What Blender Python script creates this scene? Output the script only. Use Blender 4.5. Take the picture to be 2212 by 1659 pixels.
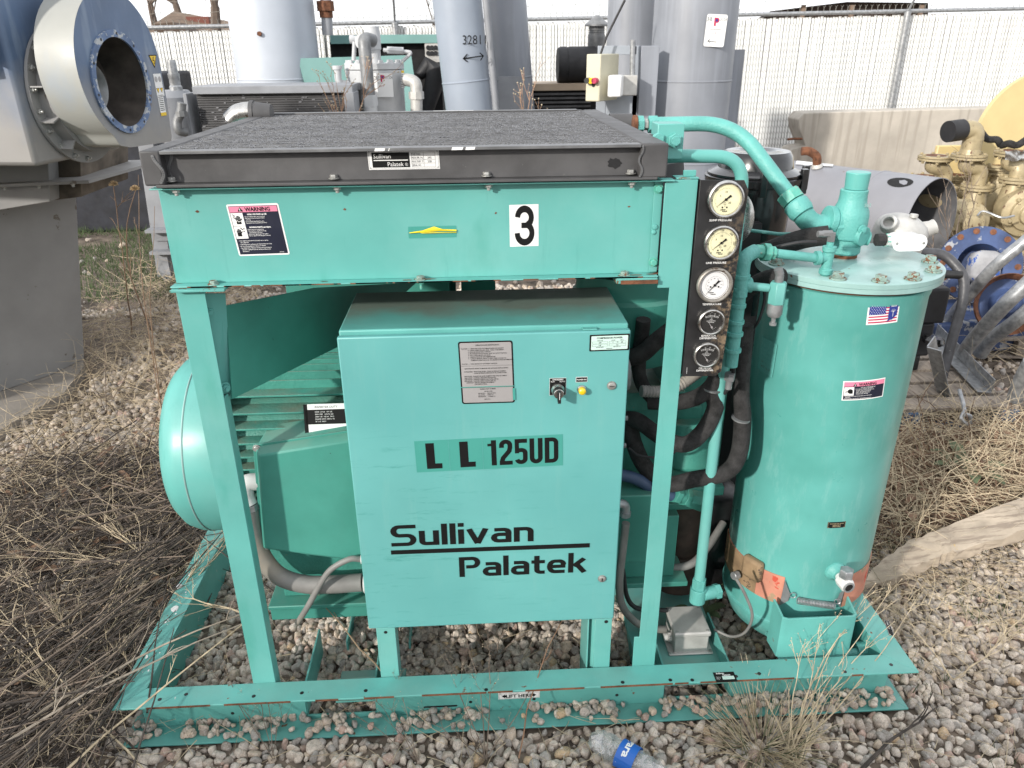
import bpy, bmesh, math, random
from mathutils import Vector, Matrix, noise
import numpy as np
random.seed(7)
R = math.radians
for o in list(bpy.data.objects): bpy.data.objects.remove(o)
S = bpy.context.scene
COL = S.collection

# ---------------------------------------------------------------- camera
CAM = Vector((1.0517, -1.6, 1.8253)); PIT, YAW, ROL, FPX = .4199, -.0484, -.0091, 1623.74
_c, _s = math.cos(YAW), math.sin(YAW)
_r = Vector((_c, _s, 0)); FW = Vector((-_s*math.cos(PIT), _c*math.cos(PIT), -math.sin(PIT))); _u = _r.cross(FW)
CR = _r*math.cos(ROL)+_u*math.sin(ROL); CU = _u*math.cos(ROL)-_r*math.sin(ROL)
cd = bpy.data.cameras.new('camera'); cam = bpy.data.objects.new('camera', cd); COL.objects.link(cam)
m3 = Matrix((CR, CU, -FW)).transposed()
cam.matrix_world = Matrix.Translation(CAM) @ m3.to_4x4()
cd.sensor_width = 36; cd.lens = FPX/2212*36; cd.clip_start = .05; cd.clip_end = 500
cd.dof.use_dof = True; cd.dof.focus_distance = 1.9; cd.dof.aperture_fstop = 11
S.camera = cam
# ---------------------------------------------------------------- light
w = bpy.data.worlds.new('World'); S.world = w; w.use_nodes = True
nt = w.node_tree; nt.nodes.clear()
SUNV = Vector((.70, .70, -.36)).normalized()      # direction the light travels
el = math.asin(-SUNV.z); az = math.atan2(-SUNV.x, -SUNV.y)
sky = nt.nodes.new('ShaderNodeTexSky'); sky.sky_type = 'NISHITA'; sky.sun_disc = False
sky.sun_elevation = el; sky.sun_rotation = az; sky.air_density = 1.0; sky.dust_density = 3.0; sky.altitude = 200
bg = nt.nodes.new('ShaderNodeBackground'); bg.inputs['Strength'].default_value = .15
# thin high cloud: pale, softly varying veil mixed over the blue
tc = nt.nodes.new('ShaderNodeTexCoord'); mp = nt.nodes.new('ShaderNodeMapping'); mp.inputs['Scale'].default_value = (1.5, 1.5, 6)
nz = nt.nodes.new('ShaderNodeTexNoise'); nz.inputs['Scale'].default_value = 2.2; nz.inputs['Detail'].default_value = 6
rp = nt.nodes.new('ShaderNodeValToRGB'); rp.color_ramp.elements[0].position = .3; rp.color_ramp.elements[1].position = .62
rp.color_ramp.elements[0].color = (.62, .62, .62, 1); rp.color_ramp.elements[1].color = (.97, .97, .97, 1)
mx = nt.nodes.new('ShaderNodeMix'); mx.data_type = 'RGBA'; mx.inputs['B'].default_value = (7.6, 7.7, 7.9, 1)
out = nt.nodes.new('ShaderNodeOutputWorld'); L = nt.links.new
L(tc.outputs['Generated'], mp.inputs[0]); L(mp.outputs[0], nz.inputs[0]); L(nz.outputs[0], rp.inputs[0])
L(rp.outputs[0], mx.inputs['Factor']); L(sky.outputs[0], mx.inputs['A']); L(mx.outputs['Result'], bg.inputs['Color']); L(bg.outputs[0], out.inputs[0])
sd = bpy.data.lights.new('sun', 'SUN'); sd.energy = 3.1; sd.angle = R(2.2); sd.color = (1, .95, .88)
so = bpy.data.objects.new('sun', sd); COL.objects.link(so); so.rotation_euler = SUNV.to_track_quat('-Z', 'Y').to_euler(); so.location = (-8, -8, 8)
vs = S.view_settings; vs.view_transform = 'Standard'; vs.look = 'None'; vs.exposure = .44; vs.gamma = 1; vs.use_curve_mapping = False
S.render.engine = 'CYCLES'
S.cycles.max_bounces = 6; S.cycles.diffuse_bounces = 3; S.cycles.transparent_max_bounces = 6; S.cycles.caustics_reflective = False; S.cycles.caustics_refractive = False

# ---------------------------------------------------------------- helpers
def ray(px, py): return CR*((px-1106)/FPX) - CU*((py-829.5)/FPX) + FW
def U(px, py, x=None, y=None, z=None):
    """where the line of sight through a point of the 2212x1659 photograph meets a plane of the yard"""
    v = ray(px, py)
    i, t = [(i, t) for i, t in enumerate((x, y, z)) if t is not None][0]
    return CAM + v*((t-CAM[i])/v[i])
def V(*a): return Vector(a)

class MB:
    def __init__(s): s.v = []; s.f = []; s.m = []; s.cm = 0
    def mat(s, i): s.cm = i; return s
    def add(s, vs, fs):
        b = len(s.v); s.v += [tuple(v) for v in vs]
        for f in fs: s.f.append([b+i for i in f]); s.m.append(s.cm)
        return s
    def hexa(s, P):
        return s.add(P, [(0,3,2,1),(4,5,6,7),(0,1,5,4),(1,2,6,5),(2,3,7,6),(3,0,4,7)])
    def box(s, x0, x1, y0, y1, z0, z1):
        return s.hexa([(x0,y0,z0),(x1,y0,z0),(x1,y1,z0),(x0,y1,z0),(x0,y0,z1),(x1,y0,z1),(x1,y1,z1),(x0,y1,z1)])
    def obox(s, c, ax, ay, az_):
        c = Vector(c)
        return s.hexa([c-ax-ay-az_, c+ax-ay-az_, c+ax+ay-az_, c-ax+ay-az_, c-ax-ay+az_, c+ax-ay+az_, c+ax+ay+az_, c-ax+ay+az_])
    def beam(s, p0, p1, w, h, up=Vector((0,0,1))):
        p0 = Vector(p0); p1 = Vector(p1); d = (p1-p0); a = d.cross(up).normalized()*w/2; b = a.cross(d).normalized()*h/2
        return s.obox((p0+p1)/2, a, d/2, b)
    def rings(s, rings, closed=False, cap0=True, cap1=True):
        n = len(rings[0]); vs = [p for r in rings for p in r]; fs = []
        k = len(rings)
        for i in range(k-1 if not closed else k):
            for j in range(n):
                a = i*n+j; b = i*n+(j+1) % n; c = ((i+1) % k)*n+(j+1) % n; d = ((i+1) % k)*n+j
                fs.append((a, b, c, d))
        if not closed:
            if cap0: fs.append(tuple(range(n-1, -1, -1)))
            if cap1: fs.append(tuple((k-1)*n+j for j in range(n)))
        return s.add(vs, fs)
    def lathe(s, prof, o, axis, seg=32, cap0=True, cap1=True, ref=None, sx=1.0):
        o = Vector(o); axis = Vector(axis).normalized()
        a = (Vector(ref) if ref else (Vector((0,0,1)) if abs(axis.z) < .9 else Vector((1,0,0))))
        a = (a - axis*a.dot(axis)).normalized(); b = axis.cross(a)
        rs = []
        for (t, r) in prof:
            rs.append([o+axis*t+(a*math.cos(2*math.pi*j/seg)*sx+b*math.sin(2*math.pi*j/seg))*r for j in range(seg)])
        return s.rings(rs, cap0=cap0, cap1=cap1)
    def cyl(s, p0, p1, r, seg=20, r1=None, cap=True):
        p0 = Vector(p0); p1 = Vector(p1); d = (p1-p0).length
        return s.lathe([(0, r), (d, r if r1 is None else r1)], p0, p1-p0, seg, cap, cap)
    def tube(s, pts, r, seg=12, cap=True):
        pts = [Vector(p) for p in pts]; n = len(pts); rs = []
        t = (pts[1]-pts[0]).normalized(); a = t.orthogonal().normalized()
        for i, p in enumerate(pts):
            t2 = (pts[min(i+1, n-1)]-pts[max(i-1, 0)]).normalized()
            a = (a - t2*a.dot(t2)).normalized(); b = t2.cross(a)
            rr = r[i] if isinstance(r, (list, tuple)) else r
            rs.append([p+(a*math.cos(2*math.pi*j/seg)+b*math.sin(2*math.pi*j/seg))*rr for j in range(seg)])
        return s.rings(rs, cap0=cap, cap1=cap)
    def prism(s, poly, o, eu, ev, depth):
        """poly in (u,v), extruded by vector depth"""
        o = Vector(o); eu = Vector(eu); ev = Vector(ev); d = Vector(depth)
        P = [o+eu*u+ev*v for u, v in poly]; n = len(P)
        s.add(P+[p+d for p in P], [tuple(range(n-1, -1, -1)), tuple(range(n, 2*n))]+[(i, (i+1) % n, n+(i+1) % n, n+i) for i in range(n)])
        return s
    def hexnut(s, p, axis, r, h, washer=0, stud=0):
        p = Vector(p); axis = Vector(axis).normalized()
        if washer: s.lathe([(0, r*1.35), (washer, r*1.35)], p, axis, 16); p = p+axis*washer
        s.lathe([(0, r*.98), (h*.8, r), (h, r*.86)], p, axis, 6)
        if stud: s.cyl(p+axis*h, p+axis*(h+stud), r*.5, 10)
        return s
    def build(s, name, mats, parent=None, bevel=0, smooth=38, props=None):
        me = bpy.data.meshes.new(name)
        me.from_pydata(s.v, [], s.f); me.update()
        if not isinstance(mats, (list, tuple)): mats = [mats]
        for m in mats: me.materials.append(m)
        if len(mats) > 1: me.polygons.foreach_set('material_index', [min(i, len(mats)-1) for i in s.m])
        if smooth:
            me.polygons.foreach_set('use_smooth', [True]*len(me.polygons)); me.set_sharp_from_angle(angle=R(smooth))
        o = bpy.data.objects.new(name, me); COL.objects.link(o)
        if parent: o.parent = parent; o.matrix_parent_inverse = inv(parent)
        if bevel:
            b = o.modifiers.new('bevel', 'BEVEL'); b.width = bevel; b.segments = 2; b.limit_method = 'ANGLE'; b.angle_limit = R(40); b.harden_normals = False
        for k, v in (props or {}).items(): o[k] = v
        return o
def world_of(o):
    m = o.matrix_basis.copy() if o.parent is None else world_of(o.parent) @ o.matrix_parent_inverse @ o.matrix_basis
    return m
def inv(p): return world_of(p).inverted()
def tag(o, label, cat, group=None, kind=None):
    o['label'] = label; o['category'] = cat
    if group: o['group'] = group
    if kind: o['kind'] = kind
    return o
def thing(name, label, cat, loc=(0,0,0), group=None):
    o = bpy.data.objects.new(name, None); COL.objects.link(o); o.location = loc; o.empty_display_size = .1
    return tag(o, label, cat, group)
def smoothpath(pts, n=6):
    P = [Vector(p) for p in pts]; Q = [P[0]*2-P[1]]+P+[P[-1]*2-P[-2]]; out = []
    for i in range(1, len(Q)-2):
        p0, p1, p2, p3 = Q[i-1:i+3]
        for k in range(n):
            t = k/n
            out.append(.5*((2*p1)+(p2-p0)*t+(2*p0-5*p1+4*p2-p3)*t*t+(3*p1-p0-3*p2+p3)*t**3))
    out.append(P[-1]); return out
def PP(l, n=6, sm=True):
    P = [U(a, b, y=c) for a, b, c in l]
    return smoothpath(P, n) if sm else P
def fillet(pts, r, n=6):
    P = [Vector(p) for p in pts]; out = [P[0]]
    for i in range(1, len(P)-1):
        a = (P[i-1]-P[i]); b = (P[i+1]-P[i]); rr = min(r, a.length*.48, b.length*.48)
        p0 = P[i]+a.normalized()*rr; p2 = P[i]+b.normalized()*rr
        for k in range(n+1):
            t = k/n; out.append(p0*(1-t)**2+P[i]*2*t*(1-t)+p2*t*t)
    out.append(P[-1]); return out

# ---------------------------------------------------------------- materials
def mat(name, col, rough=.5, metal=0, var=.08, scale=6, bump=0, bscale=60, spots=None, dust=None, streak=None, coat=0, spec=.5, extra=None):
    m = bpy.data.materials.new(name); m.use_nodes = True; n = m.node_tree.nodes; l = m.node_tree.links.new
    b = n['Principled BSDF']; b.inputs['Roughness'].default_value = rough; b.inputs['Metallic'].default_value = metal
    b.inputs['Specular IOR Level'].default_value = spec; b.inputs['Coat Weight'].default_value = coat; b.inputs['Coat Roughness'].default_value = .25
    tcn = n.new('ShaderNodeTexCoord'); geo = n.new('ShaderNodeNewGeometry')
    def noise_(sc, det=4, vec=None, rg=.55):
        x = n.new('ShaderNodeTexNoise'); x.inputs['Scale'].default_value = sc; x.inputs['Detail'].default_value = det; x.inputs['Roughness'].default_value = rg
        l(vec or geo.outputs['Position'], x.inputs['Vector']); return x.outputs[0]
    def mr(src, a, b_, c=0., d=1.):
        x = n.new('ShaderNodeMapRange'); x.inputs[1].default_value = a; x.inputs[2].default_value = b_; x.inputs[3].default_value = c; x.inputs[4].default_value = d
        l(src, x.inputs[0]); return x.outputs[0]
    def mix(f, a, b_):
        x = n.new('ShaderNodeMix'); x.data_type = 'RGBA'
        if isinstance(f, float): x.inputs['Factor'].default_value = f
        else: l(f, x.inputs['Factor'])
        for s_, v_ in (('A', a), ('B', b_)):
            if isinstance(v_, tuple): x.inputs[s_].default_value = (*v_[:3], 1)
            else: l(v_, x.inputs[s_])
        return x.outputs['Result']
    lo = tuple(c*(1-var*1.6) for c in col); hi = tuple(min(1, c*(1+var)+var*.02) for c in col)
    c = mix(mr(noise_(scale, 5), .3, .7), lo, hi)
    if streak:
        mp_ = n.new('ShaderNodeMapping'); mp_.inputs['Scale'].default_value = streak[2]; l(geo.outputs['Position'], mp_.inputs[0])
        c = mix(mr(noise_(streak[3], 5, mp_.outputs[0]), streak[4], streak[4]+.12, 0, streak[1]), c, streak[0])
    if dust:
        sx = n.new('ShaderNodeSeparateXYZ'); l(geo.outputs['Normal'], sx.inputs[0])
        mm = n.new('ShaderNodeMath'); mm.operation = 'MULTIPLY'; l(mr(sx.outputs[2], .6, .95, 0, dust[1]), mm.inputs[0]); l(mr(noise_(dust[2], 5), .35, .6), mm.inputs[1])
        c = mix(mm.outputs[0], c, dust[0])
    if spots:
        for sp in (spots if isinstance(spots, list) else [spots]):
            c = mix(mr(noise_(sp[2], 4, rg=.7), sp[1], sp[1]+.03), c, sp[0])
    if extra: c = extra(n, l, mix, mr, noise_, geo, tcn, c)
    l(c, b.inputs['Base Color'])
    l(mr(noise_(scale*3, 4), .2, .8, max(.03, rough-.1), min(1, rough+.12)), b.inputs['Roughness'])
    if bump:
        bn = n.new('ShaderNodeBump'); bn.inputs['Strength'].default_value = bump; bn.inputs['Distance'].default_value = .004
        l(noise_(bscale, 5), bn.inputs['Height']); l(bn.outputs[0], b.inputs['Normal'])
    return m
TEAL = (.112, .385, .35)
RUST = (.16, .062, .028); DUSTC = (.30, .235, .175)
M = {}
def chalk(n, l, mix, mr, noise_, geo, tcn, c):
    c = mix(mr(noise_(2.6, 5, rg=.65), .45, .72, 0, .45), c, (.21, .45, .42))
    mq = n.new('ShaderNodeMapping'); mq.inputs['Scale'].default_value = (1, 1, .1); l(geo.outputs['Position'], mq.inputs[0])
    c = mix(mr(noise_(34, 6, mq.outputs[0], .7), .6, .74, 0, .3), c, (.05, .24, .21))
    return mix(mr(noise_(11, 6, rg=.8), .70, .74, 0, .8), c, (.16, .12, .08))
M['teal'] = mat('teal_paint', TEAL, .45, extra=chalk, var=.07, scale=4, bump=.05, bscale=9, spots=[((.02,.10,.085), .73, 140)], streak=((.055,.30,.245), .5, (1, 1, .35), 9, .6), coat=.15)
M['teal_top'] = mat('teal_paint_dusty', TEAL, .5, var=.08, scale=5, bump=.05, dust=((.24,.225,.18), .55, 5), spots=[((.02,.12,.10), .72, 120)])
def cabdust(n, l, mix, mr, noise_, geo, tcn, c):
    sx = n.new('ShaderNodeSeparateXYZ'); l(geo.outputs['Position'], sx.inputs[0]); sn = n.new('ShaderNodeSeparateXYZ'); l(geo.outputs['Normal'], sn.inputs[0])
    a = n.new('ShaderNodeMath'); a.operation = 'ADD'; l(sx.outputs[1], a.inputs[0]); l(mr(noise_(9, 5), .2, .8, -.07, .07), a.inputs[1])
    f = mr(a.outputs[0], .13, .27, 0, .75); g = n.new('ShaderNodeMath'); g.operation = 'MULTIPLY'; l(f, g.inputs[0]); l(mr(sn.outputs[2], .7, .9), g.inputs[1])
    return mix(g.outputs[0], c, (.17, .15, .12))
M['teal_cabtop'] = mat('teal_paint_under_dust', TEAL, .5, var=.08, scale=5, spots=[((.3,.3,.25), .70, 90)], extra=cabdust)
M['teal_chip'] = mat('teal_paint_chipped', TEAL, .48, var=.09, scale=7, bump=.1, spots=[(RUST, .665, 28), ((.5,.52,.5), .69, 22)], dust=((.26,.25,.21), .15, 8))
M['teal_rust'] = mat('teal_paint_rusty_edge', TEAL, .55, var=.12, scale=12, bump=.2, spots=[((.14,.08,.04), .55, 30)])
M['teal_lid'] = mat('teal_paint_lid', (.27, .43, .41), .33, var=.16, scale=7, bump=.08, bscale=18, spots=[(RUST, .69, 26)], coat=.3)
M['teal_cast'] = mat('teal_cast_iron', TEAL, .45, var=.1, scale=14, bump=.5, bscale=160)
TEAL2 = (.052, .255, .205)  # motor's own deeper green; on inner parts the darkness stands in for shade
M['deep'] = mat('deeper_teal_motor_and_shade', TEAL2, .5, var=.1, scale=6, bump=.06, bscale=20, dust=((.20,.17,.13), .35, 6), spots=[((.02,.08,.065), .70, 60)])
M['deep_cast'] = mat('deeper_teal_casting_and_shade', TEAL2, .5, var=.14, scale=12, bump=.4, bscale=140, dust=((.22,.17,.12), .55, 7), spots=[((.25,.17,.11), .70, 24)])
def tankc(n, l, mix, mr, noise_, geo, tcn, c):
    mp_ = n.new('ShaderNodeMapping'); mp_.inputs['Rotation'].default_value = (0, .6, .5); mp_.inputs['Scale'].default_value = (1, 1, .25); l(geo.outputs['Position'], mp_.inputs[0])
    c = mix(mr(noise_(22, 6, mp_.outputs[0], .75), .52, .72, 0, .7), c, (.22, .46, .43))
    return mix(mr(noise_(3.2, 4), .48, .7, 0, .6), c, (.05, .25, .21))
M['teal_tank'] = mat('teal_paint_scuffed', TEAL, .33, var=.08, scale=4, coat=.2, extra=tankc, spots=[((.02,.09,.07), .74, 90)])
def doorc(n, l, mix, mr, noise_, geo, tcn, c):
    mp_ = n.new('ShaderNodeMapping'); mp_.inputs['Rotation'].default_value = (0, -.55, 0); mp_.inputs['Scale'].default_value = (.35, 1, 2.6); l(geo.outputs['Position'], mp_.inputs[0])
    sx = n.new('ShaderNodeSeparateXYZ'); l(geo.outputs['Position'], sx.inputs[0])
    band = n.new('ShaderNodeMath'); band.operation = 'MULTIPLY'; l(mr(sx.outputs[2], 1.02, .8), band.inputs[0]); l(mr(sx.outputs[0], 1.25, .8, .25, 1), band.inputs[1])
    g = n.new('ShaderNodeMath'); g.operation = 'MULTIPLY'; l(band.outputs[0], g.inputs[0]); l(mr(noise_(24, 6, mp_.outputs[0], .75), .56, .70, 0, .75), g.inputs[1])
    c = mix(g.outputs[0], c, (.035, .22, .19))
    mq = n.new('ShaderNodeMapping'); mq.inputs['Scale'].default_value = (1, 1, .12); l(geo.outputs['Position'], mq.inputs[0])
    c = mix(mr(noise_(30, 5, mq.outputs[0], .7), .55, .75, 0, .28), c, (.20, .42, .39))
    return mix(mr(noise_(2.4, 4), .42, .68, 0, .35), c, (.075, .30, .30))
M['teal_door'] = mat('teal_paint_door', (.125, .385, .37), .42, var=.06, scale=3, coat=.12, bump=.12, bscale=5, extra=doorc, spots=[((.02,.08,.07), .76, 150)])
M['dark_gray'] = mat('dark_gray_metal', (.082, .081, .083), .55, metal=.15, var=.2, scale=9, bump=.15, bscale=40, spots=((.12,.12,.12), .70, 60))
M['lip_gray'] = mat('worn_gray_lip', (.15, .152, .156), .45, metal=.3, var=.2, scale=20, spots=((.3,.3,.3), .74, 40))
M['fin'] = mat('aluminium_fins', (.215, .215, .228), .45, metal=.3, var=.15, scale=14, streak=((.33,.33,.345), .6, (.15, 3, 1), 5, .5))
M['black'] = mat('black_paint', (.012, .012, .013), .4, var=.3, scale=20)
def panelc(n, l, mix, mr, noise_, geo, tcn, c):
    sx = n.new('ShaderNodeSeparateXYZ'); l(geo.outputs['Position'], sx.inputs[0])
    g = n.new('ShaderNodeMath'); g.operation = 'MULTIPLY'; l(mr(sx.outputs[0], 1.60, 1.645), g.inputs[0]); l(mr(noise_(55, 6, rg=.8), .47, .56, 0, .75), g.inputs[1])
    h = n.new('ShaderNodeMath'); h.operation = 'MULTIPLY'; l(g.outputs[0], h.inputs[0]); l(mr(sx.outputs[2], 1.50, 1.35, .15, 1), h.inputs[1])
    return mix(h.outputs[0], c, (.26, .19, .12))
M['gpanel'] = mat('black_panel_worn', (.014, .014, .015), .42, var=.3, scale=15, extra=panelc)
M['gloss_black'] = mat('glossy_black_plastic', (.008, .008, .009), .12, var=.1, coat=.6)
M['foam'] = mat('black_foam', (.022, .021, .021), .9, var=.4, scale=30, bump=.8, bscale=220, spots=((.08,.07,.065), .68, 50))
M['rubber'] = mat('black_rubber', (.016, .016, .018), .6, var=.2)
M['chrome'] = mat('steel_bezel', (.52, .51, .49), .25, metal=.95, var=.2, scale=40, spots=((.16,.10,.06), .66, 90))
M['bolt'] = mat('weathered_zinc', (.42, .42, .40), .45, metal=.6, var=.2, scale=60, spots=((.18,.10,.06), .68, 90))
M['bolt_teal'] = mat('painted_rusty_bolt', (.24, .34, .30), .6, var=.2, scale=60, bump=.4, bscale=200, spots=[((.15,.065,.03), .53, 70)])
M['bolt_paint'] = mat('painted_bolt', (.10, .40, .32), .5, var=.1, scale=60, spots=((.30,.32,.26), .6, 90))
M['rust'] = mat('rust', RUST, .85, var=.35, scale=30, bump=.5, bscale=150)
M['cast_gray'] = mat('cast_gray', (.22, .225, .23), .5, metal=.35, var=.15, scale=20, bump=.15, bscale=150)
M['jb_gray'] = mat('cast_aluminium', (.50, .49, .465), .5, metal=.25, var=.12, scale=16, bump=.15, bscale=120)
M['galv'] = mat('galvanised', (.34, .35, .36), .38, metal=.5, var=.25, scale=35)
M['white_cast'] = mat('white_cast', (.60, .60, .59), .45, var=.06, scale=12, bump=.15, bscale=120)
M['conduit'] = mat('gray_conduit', (.20, .195, .185), .55, var=.15, scale=12, streak=((.34,.29,.22), .6, (1,1,1), 4, .5))
M['white'] = mat('white_vinyl', (.78, .78, .77), .4, var=.02); M['ink'] = mat('black_ink', (.008, .008, .008), .5, var=.05, spec=.2)
M['navy'] = mat('navy_ink', (.012, .014, .03), .35, var=.1); M['pink'] = mat('pink_ink', (.70, .22, .33), .4, var=.05)
M['silver'] = mat('silver_label', (.40, .385, .385), .4, metal=.25, var=.06); M['cream'] = mat('cream_dial', (.80, .77, .50), .45, var=.1, scale=30)
M['dial_white'] = mat('white_dial', (.74, .74, .74), .4, var=.04); M['dial_black'] = mat('black_dial', (.02, .02, .02), .35, var=.1)
M['lab_teal'] = mat('clear_teal_label', (.06, .30, .255), .35, var=.03); M['mint'] = mat('pale_mint_label', (.55, .72, .66), .35, var=.02)
M['yellow'] = mat('yellow_tape', (.80, .62, .02), .45, var=.08, scale=30); M['amber'] = mat('yellow_lens', (.75, .50, .01), .2, var=.03, coat=.5)
M['red'] = mat('red_ink', (.45, .02, .08), .4, var=.05); M['blue'] = mat('blue_ink', (.02, .035, .22), .4, var=.05)
M['salmon'] = mat('salmon_heater_pad', (.52, .22, .15), .75, var=.15, scale=14, spots=[((.50,.07,.04), .62, 12), ((.34,.24,.15), .56, 7)])
M['tan_pad'] = mat('dirty_tan_pad', (.27, .18, .10), .75, var=.25, scale=14, spots=((.10,.07,.05), .62, 20))
M['bluehose'] = mat('blue_gray_hose', (.05, .085, .16), .55, var=.15)
M['beige'] = mat('beige_plate', (.46, .38, .24), .5, var=.08)
def lensm():
    m = bpy.data.materials.new('lens_glass'); m.use_nodes = True; n = m.node_tree.nodes; l = m.node_tree.links.new; n.remove(n['Principled BSDF'])
    t = n.new('ShaderNodeBsdfTransparent'); g = n.new('ShaderNodeBsdfGlossy'); g.inputs['Roughness'].default_value = .06; f = n.new('ShaderNodeValue'); f.outputs[0].default_value = .05
    x = n.new('ShaderNodeMixShader'); l(f.outputs[0], x.inputs[0]); l(t.outputs[0], x.inputs[1]); l(g.outputs[0], x.inputs[2]); l(x.outputs[0], n['Material Output'].inputs[0]); return m
M['lens'] = lensm()

# ---------------------------------------------------------------- lettering
_tc = {}
def text_mesh(s, bold=0):
    k = (s, bold)
    if k not in _tc:
        cu = bpy.data.curves.new('t', 'FONT'); cu.body = s; cu.size = 1; cu.offset = bold; cu.resolution_u = 3 if len(s) < 4 else 2; cu.fill_mode = 'FRONT'
        ob = bpy.data.objects.new('t', cu); COL.objects.link(ob); bpy.context.view_layer.update()
        me = bpy.data.meshes.new_from_object(ob.evaluated_get(bpy.context.evaluated_depsgraph_get()))
        vs_ = [(v.co.x, v.co.y) for v in me.vertices]; fs = [tuple(p.vertices) for p in me.polygons]
        bpy.data.objects.remove(ob); bpy.data.curves.remove(cu); bpy.data.meshes.remove(me); _tc[k] = (vs_, fs)
    return _tc[k]
def ribbon(poly, w_, closed=False):
    P = [Vector((p[0], p[1])) for p in poly]; n = len(P); Lr = []
    for i in range(n):
        a = (P[i]-P[i-1]).normalized() if i > 0 else None; b = (P[i+1]-P[i]).normalized() if i < n-1 else None
        if a is None: a = b
        if b is None: b = a
        na = Vector((-a.y, a.x)); nb = Vector((-b.y, b.x)); m_ = (na+nb)
        m_ = m_.normalized() if m_.length > 1e-6 else na
        k = w_/2/max(.35, m_.dot(na)); Lr.append((P[i]+m_*k, P[i]-m_*k))
    vs_ = [tuple(q) for pr in Lr for q in pr]; fs = [(2*i, 2*i+1, 2*i+3, 2*i+2) for i in range(n-1)]
    return vs_, fs
def arc(cx, cy, rx, ry, a0, a1, n=10): return [(cx+rx*math.cos(R(a0+(a1-a0)*i/n)), cy+ry*math.sin(R(a0+(a1-a0)*i/n))) for i in range(n+1)]
class Decal:
    """flat print: local (u,v) in metres, laid on a surface by map(u,v,lift)"""
    def __init__(s, mp_, mats): s.mp = mp_; s.mats = mats; s.mb = MB(); s.layer = 0
    def put(s, vs_, fs, mi, lay):
        s.mb.mat(mi); s.mb.add([s.mp(u, v, .0005*(lay+1)) for u, v in vs_], fs)
    def rect(s, u0, u1, v0, v1, mi=0, lay=0, n=1, skew=0):
        vs_ = []; fs = []
        for i in range(n+1):
            u = u0+(u1-u0)*i/n; vs_ += [(u, v0), (u, v1)]
        fs = [(2*i, 2*i+2, 2*i+3, 2*i+1) for i in range(n)]
        s.put(vs_, fs, mi, lay)
    def rrect(s, u0, u1, v0, v1, r, mi=0, lay=0):
        P = arc(u1-r, v1-r, r, r, 0, 90, 4)+arc(u0+r, v1-r, r, r, 90, 180, 4)+arc(u0+r, v0+r, r, r, 180, 270, 4)+arc(u1-r, v0+r, r, r, 270, 360, 4)
        s.put(P, [tuple(range(len(P)))], mi, lay)
    def frame(s, u0, u1, v0, v1, t, mi, lay):
        s.rect(u0, u1, v0, v0+t, mi, lay); s.rect(u0, u1, v1-t, v1, mi, lay); s.rect(u0, u0+t, v0+t, v1-t, mi, lay); s.rect(u1-t, u1, v0+t, v1-t, mi, lay)
    def poly(s, P, mi=0, lay=0): s.put(P, [tuple(range(len(P)))], mi, lay)
    def disc(s, u, v, r, mi=0, lay=0, n=24, ry=None): s.poly(arc(u, v, r, ry or r, 0, 360-360/n, n-1), mi, lay)
    def text(s, t, u, v, h, mi=1, lay=1, width=None, align='L', bold=.0, sx=1, rot=0):
        vs_, fs = text_mesh(t, bold)
        if not vs_: return
        x0 = min(a for a, b in vs_); x1 = max(a for a, b in vs_); k = h/.73; kx = k*sx
        if width: kx = width/(x1-x0)
        off = {'L': -x0*kx, 'C': -(x0+x1)/2*kx, 'R': -x1*kx}[align]; c_, s_ = math.cos(R(rot)), math.sin(R(rot))
        s.put([(u+(a*kx+off)*c_-b*k*s_, v+(a*kx+off)*s_+b*k*c_) for a, b in vs_], fs, mi, lay)
    def strokes(s, lines, u, v, kx, ky, w_, mi=1, lay=1):
        for j, ln in enumerate(lines):
            vs_, fs = ribbon(ln, w_); s.put([(u+a*kx, v+b*ky) for a, b in vs_], fs, mi, lay+j*.06)
    def build(s, name, parent, label=None):
        o = s.mb.build(name, s.mats, parent, smooth=0)
        if label: o['label'] = label
        return o
def planar(o, eu, ev, n=None):
    o = Vector(o); eu = Vector(eu).normalized(); ev = Vector(ev).normalized(); n_ = Vector(n) if n else eu.cross(ev)
    return lambda u, v, l_: o+eu*u+ev*v+n_*l_
def cylmap(cx, cy, r, a0, z0, tilt=0):
    """a0: direction (degrees) of u=0 on the cylinder; u runs to the right as seen from outside"""
    def f(u, v, l_):
        u2 = u*math.cos(tilt)-v*math.sin(tilt); v2 = u*math.sin(tilt)+v*math.cos(tilt)
        a = R(a0)+u2/r; return Vector((cx+(r+l_)*math.cos(a), cy+(r+l_)*math.sin(a), z0+v2))
    return f

# ================================================================= GROUND
def gh(x, y):
    """height of the yard"""
    return .018*noise.noise(Vector((x*1.3, y*1.3, 0)))+.02*noise.noise(Vector((x*.4, y*.4, 3)))-.02
def ground():
    xs = np.concatenate([np.linspace(-60, -4, 18), np.linspace(-3.8, 8, 150), np.linspace(8.5, 60, 18)])
    ys = np.concatenate([np.linspace(-12, -1.7, 8), np.linspace(-1.6, 8.6, 140), np.linspace(9, 120, 24)])
    vs_ = [(x, y, gh(x, y)+.006*noise.noise(Vector((x*14, y*14, 1)))) for y in ys for x in xs]; nx = len(xs)
    fs = [(j*nx+i, j*nx+i+1, (j+1)*nx+i+1, (j+1)*nx+i) for j in range(len(ys)-1) for i in range(nx-1)]
    mb = MB(); mb.add(vs_, fs)
    m = mat('dirt', (.165, .13, .10), .95, var=.35, scale=9, bump=.6, bscale=60, spots=[((.045,.035,.028), .58, 16), ((.2,.18,.15), .62, 45)])
    o = mb.build('ground', m, smooth=180); o['kind'] = 'structure'
ground()
def in_skid(x, y, m=0.0): return -m < x < 2.313+m and -m < y < 1.25+m
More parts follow.
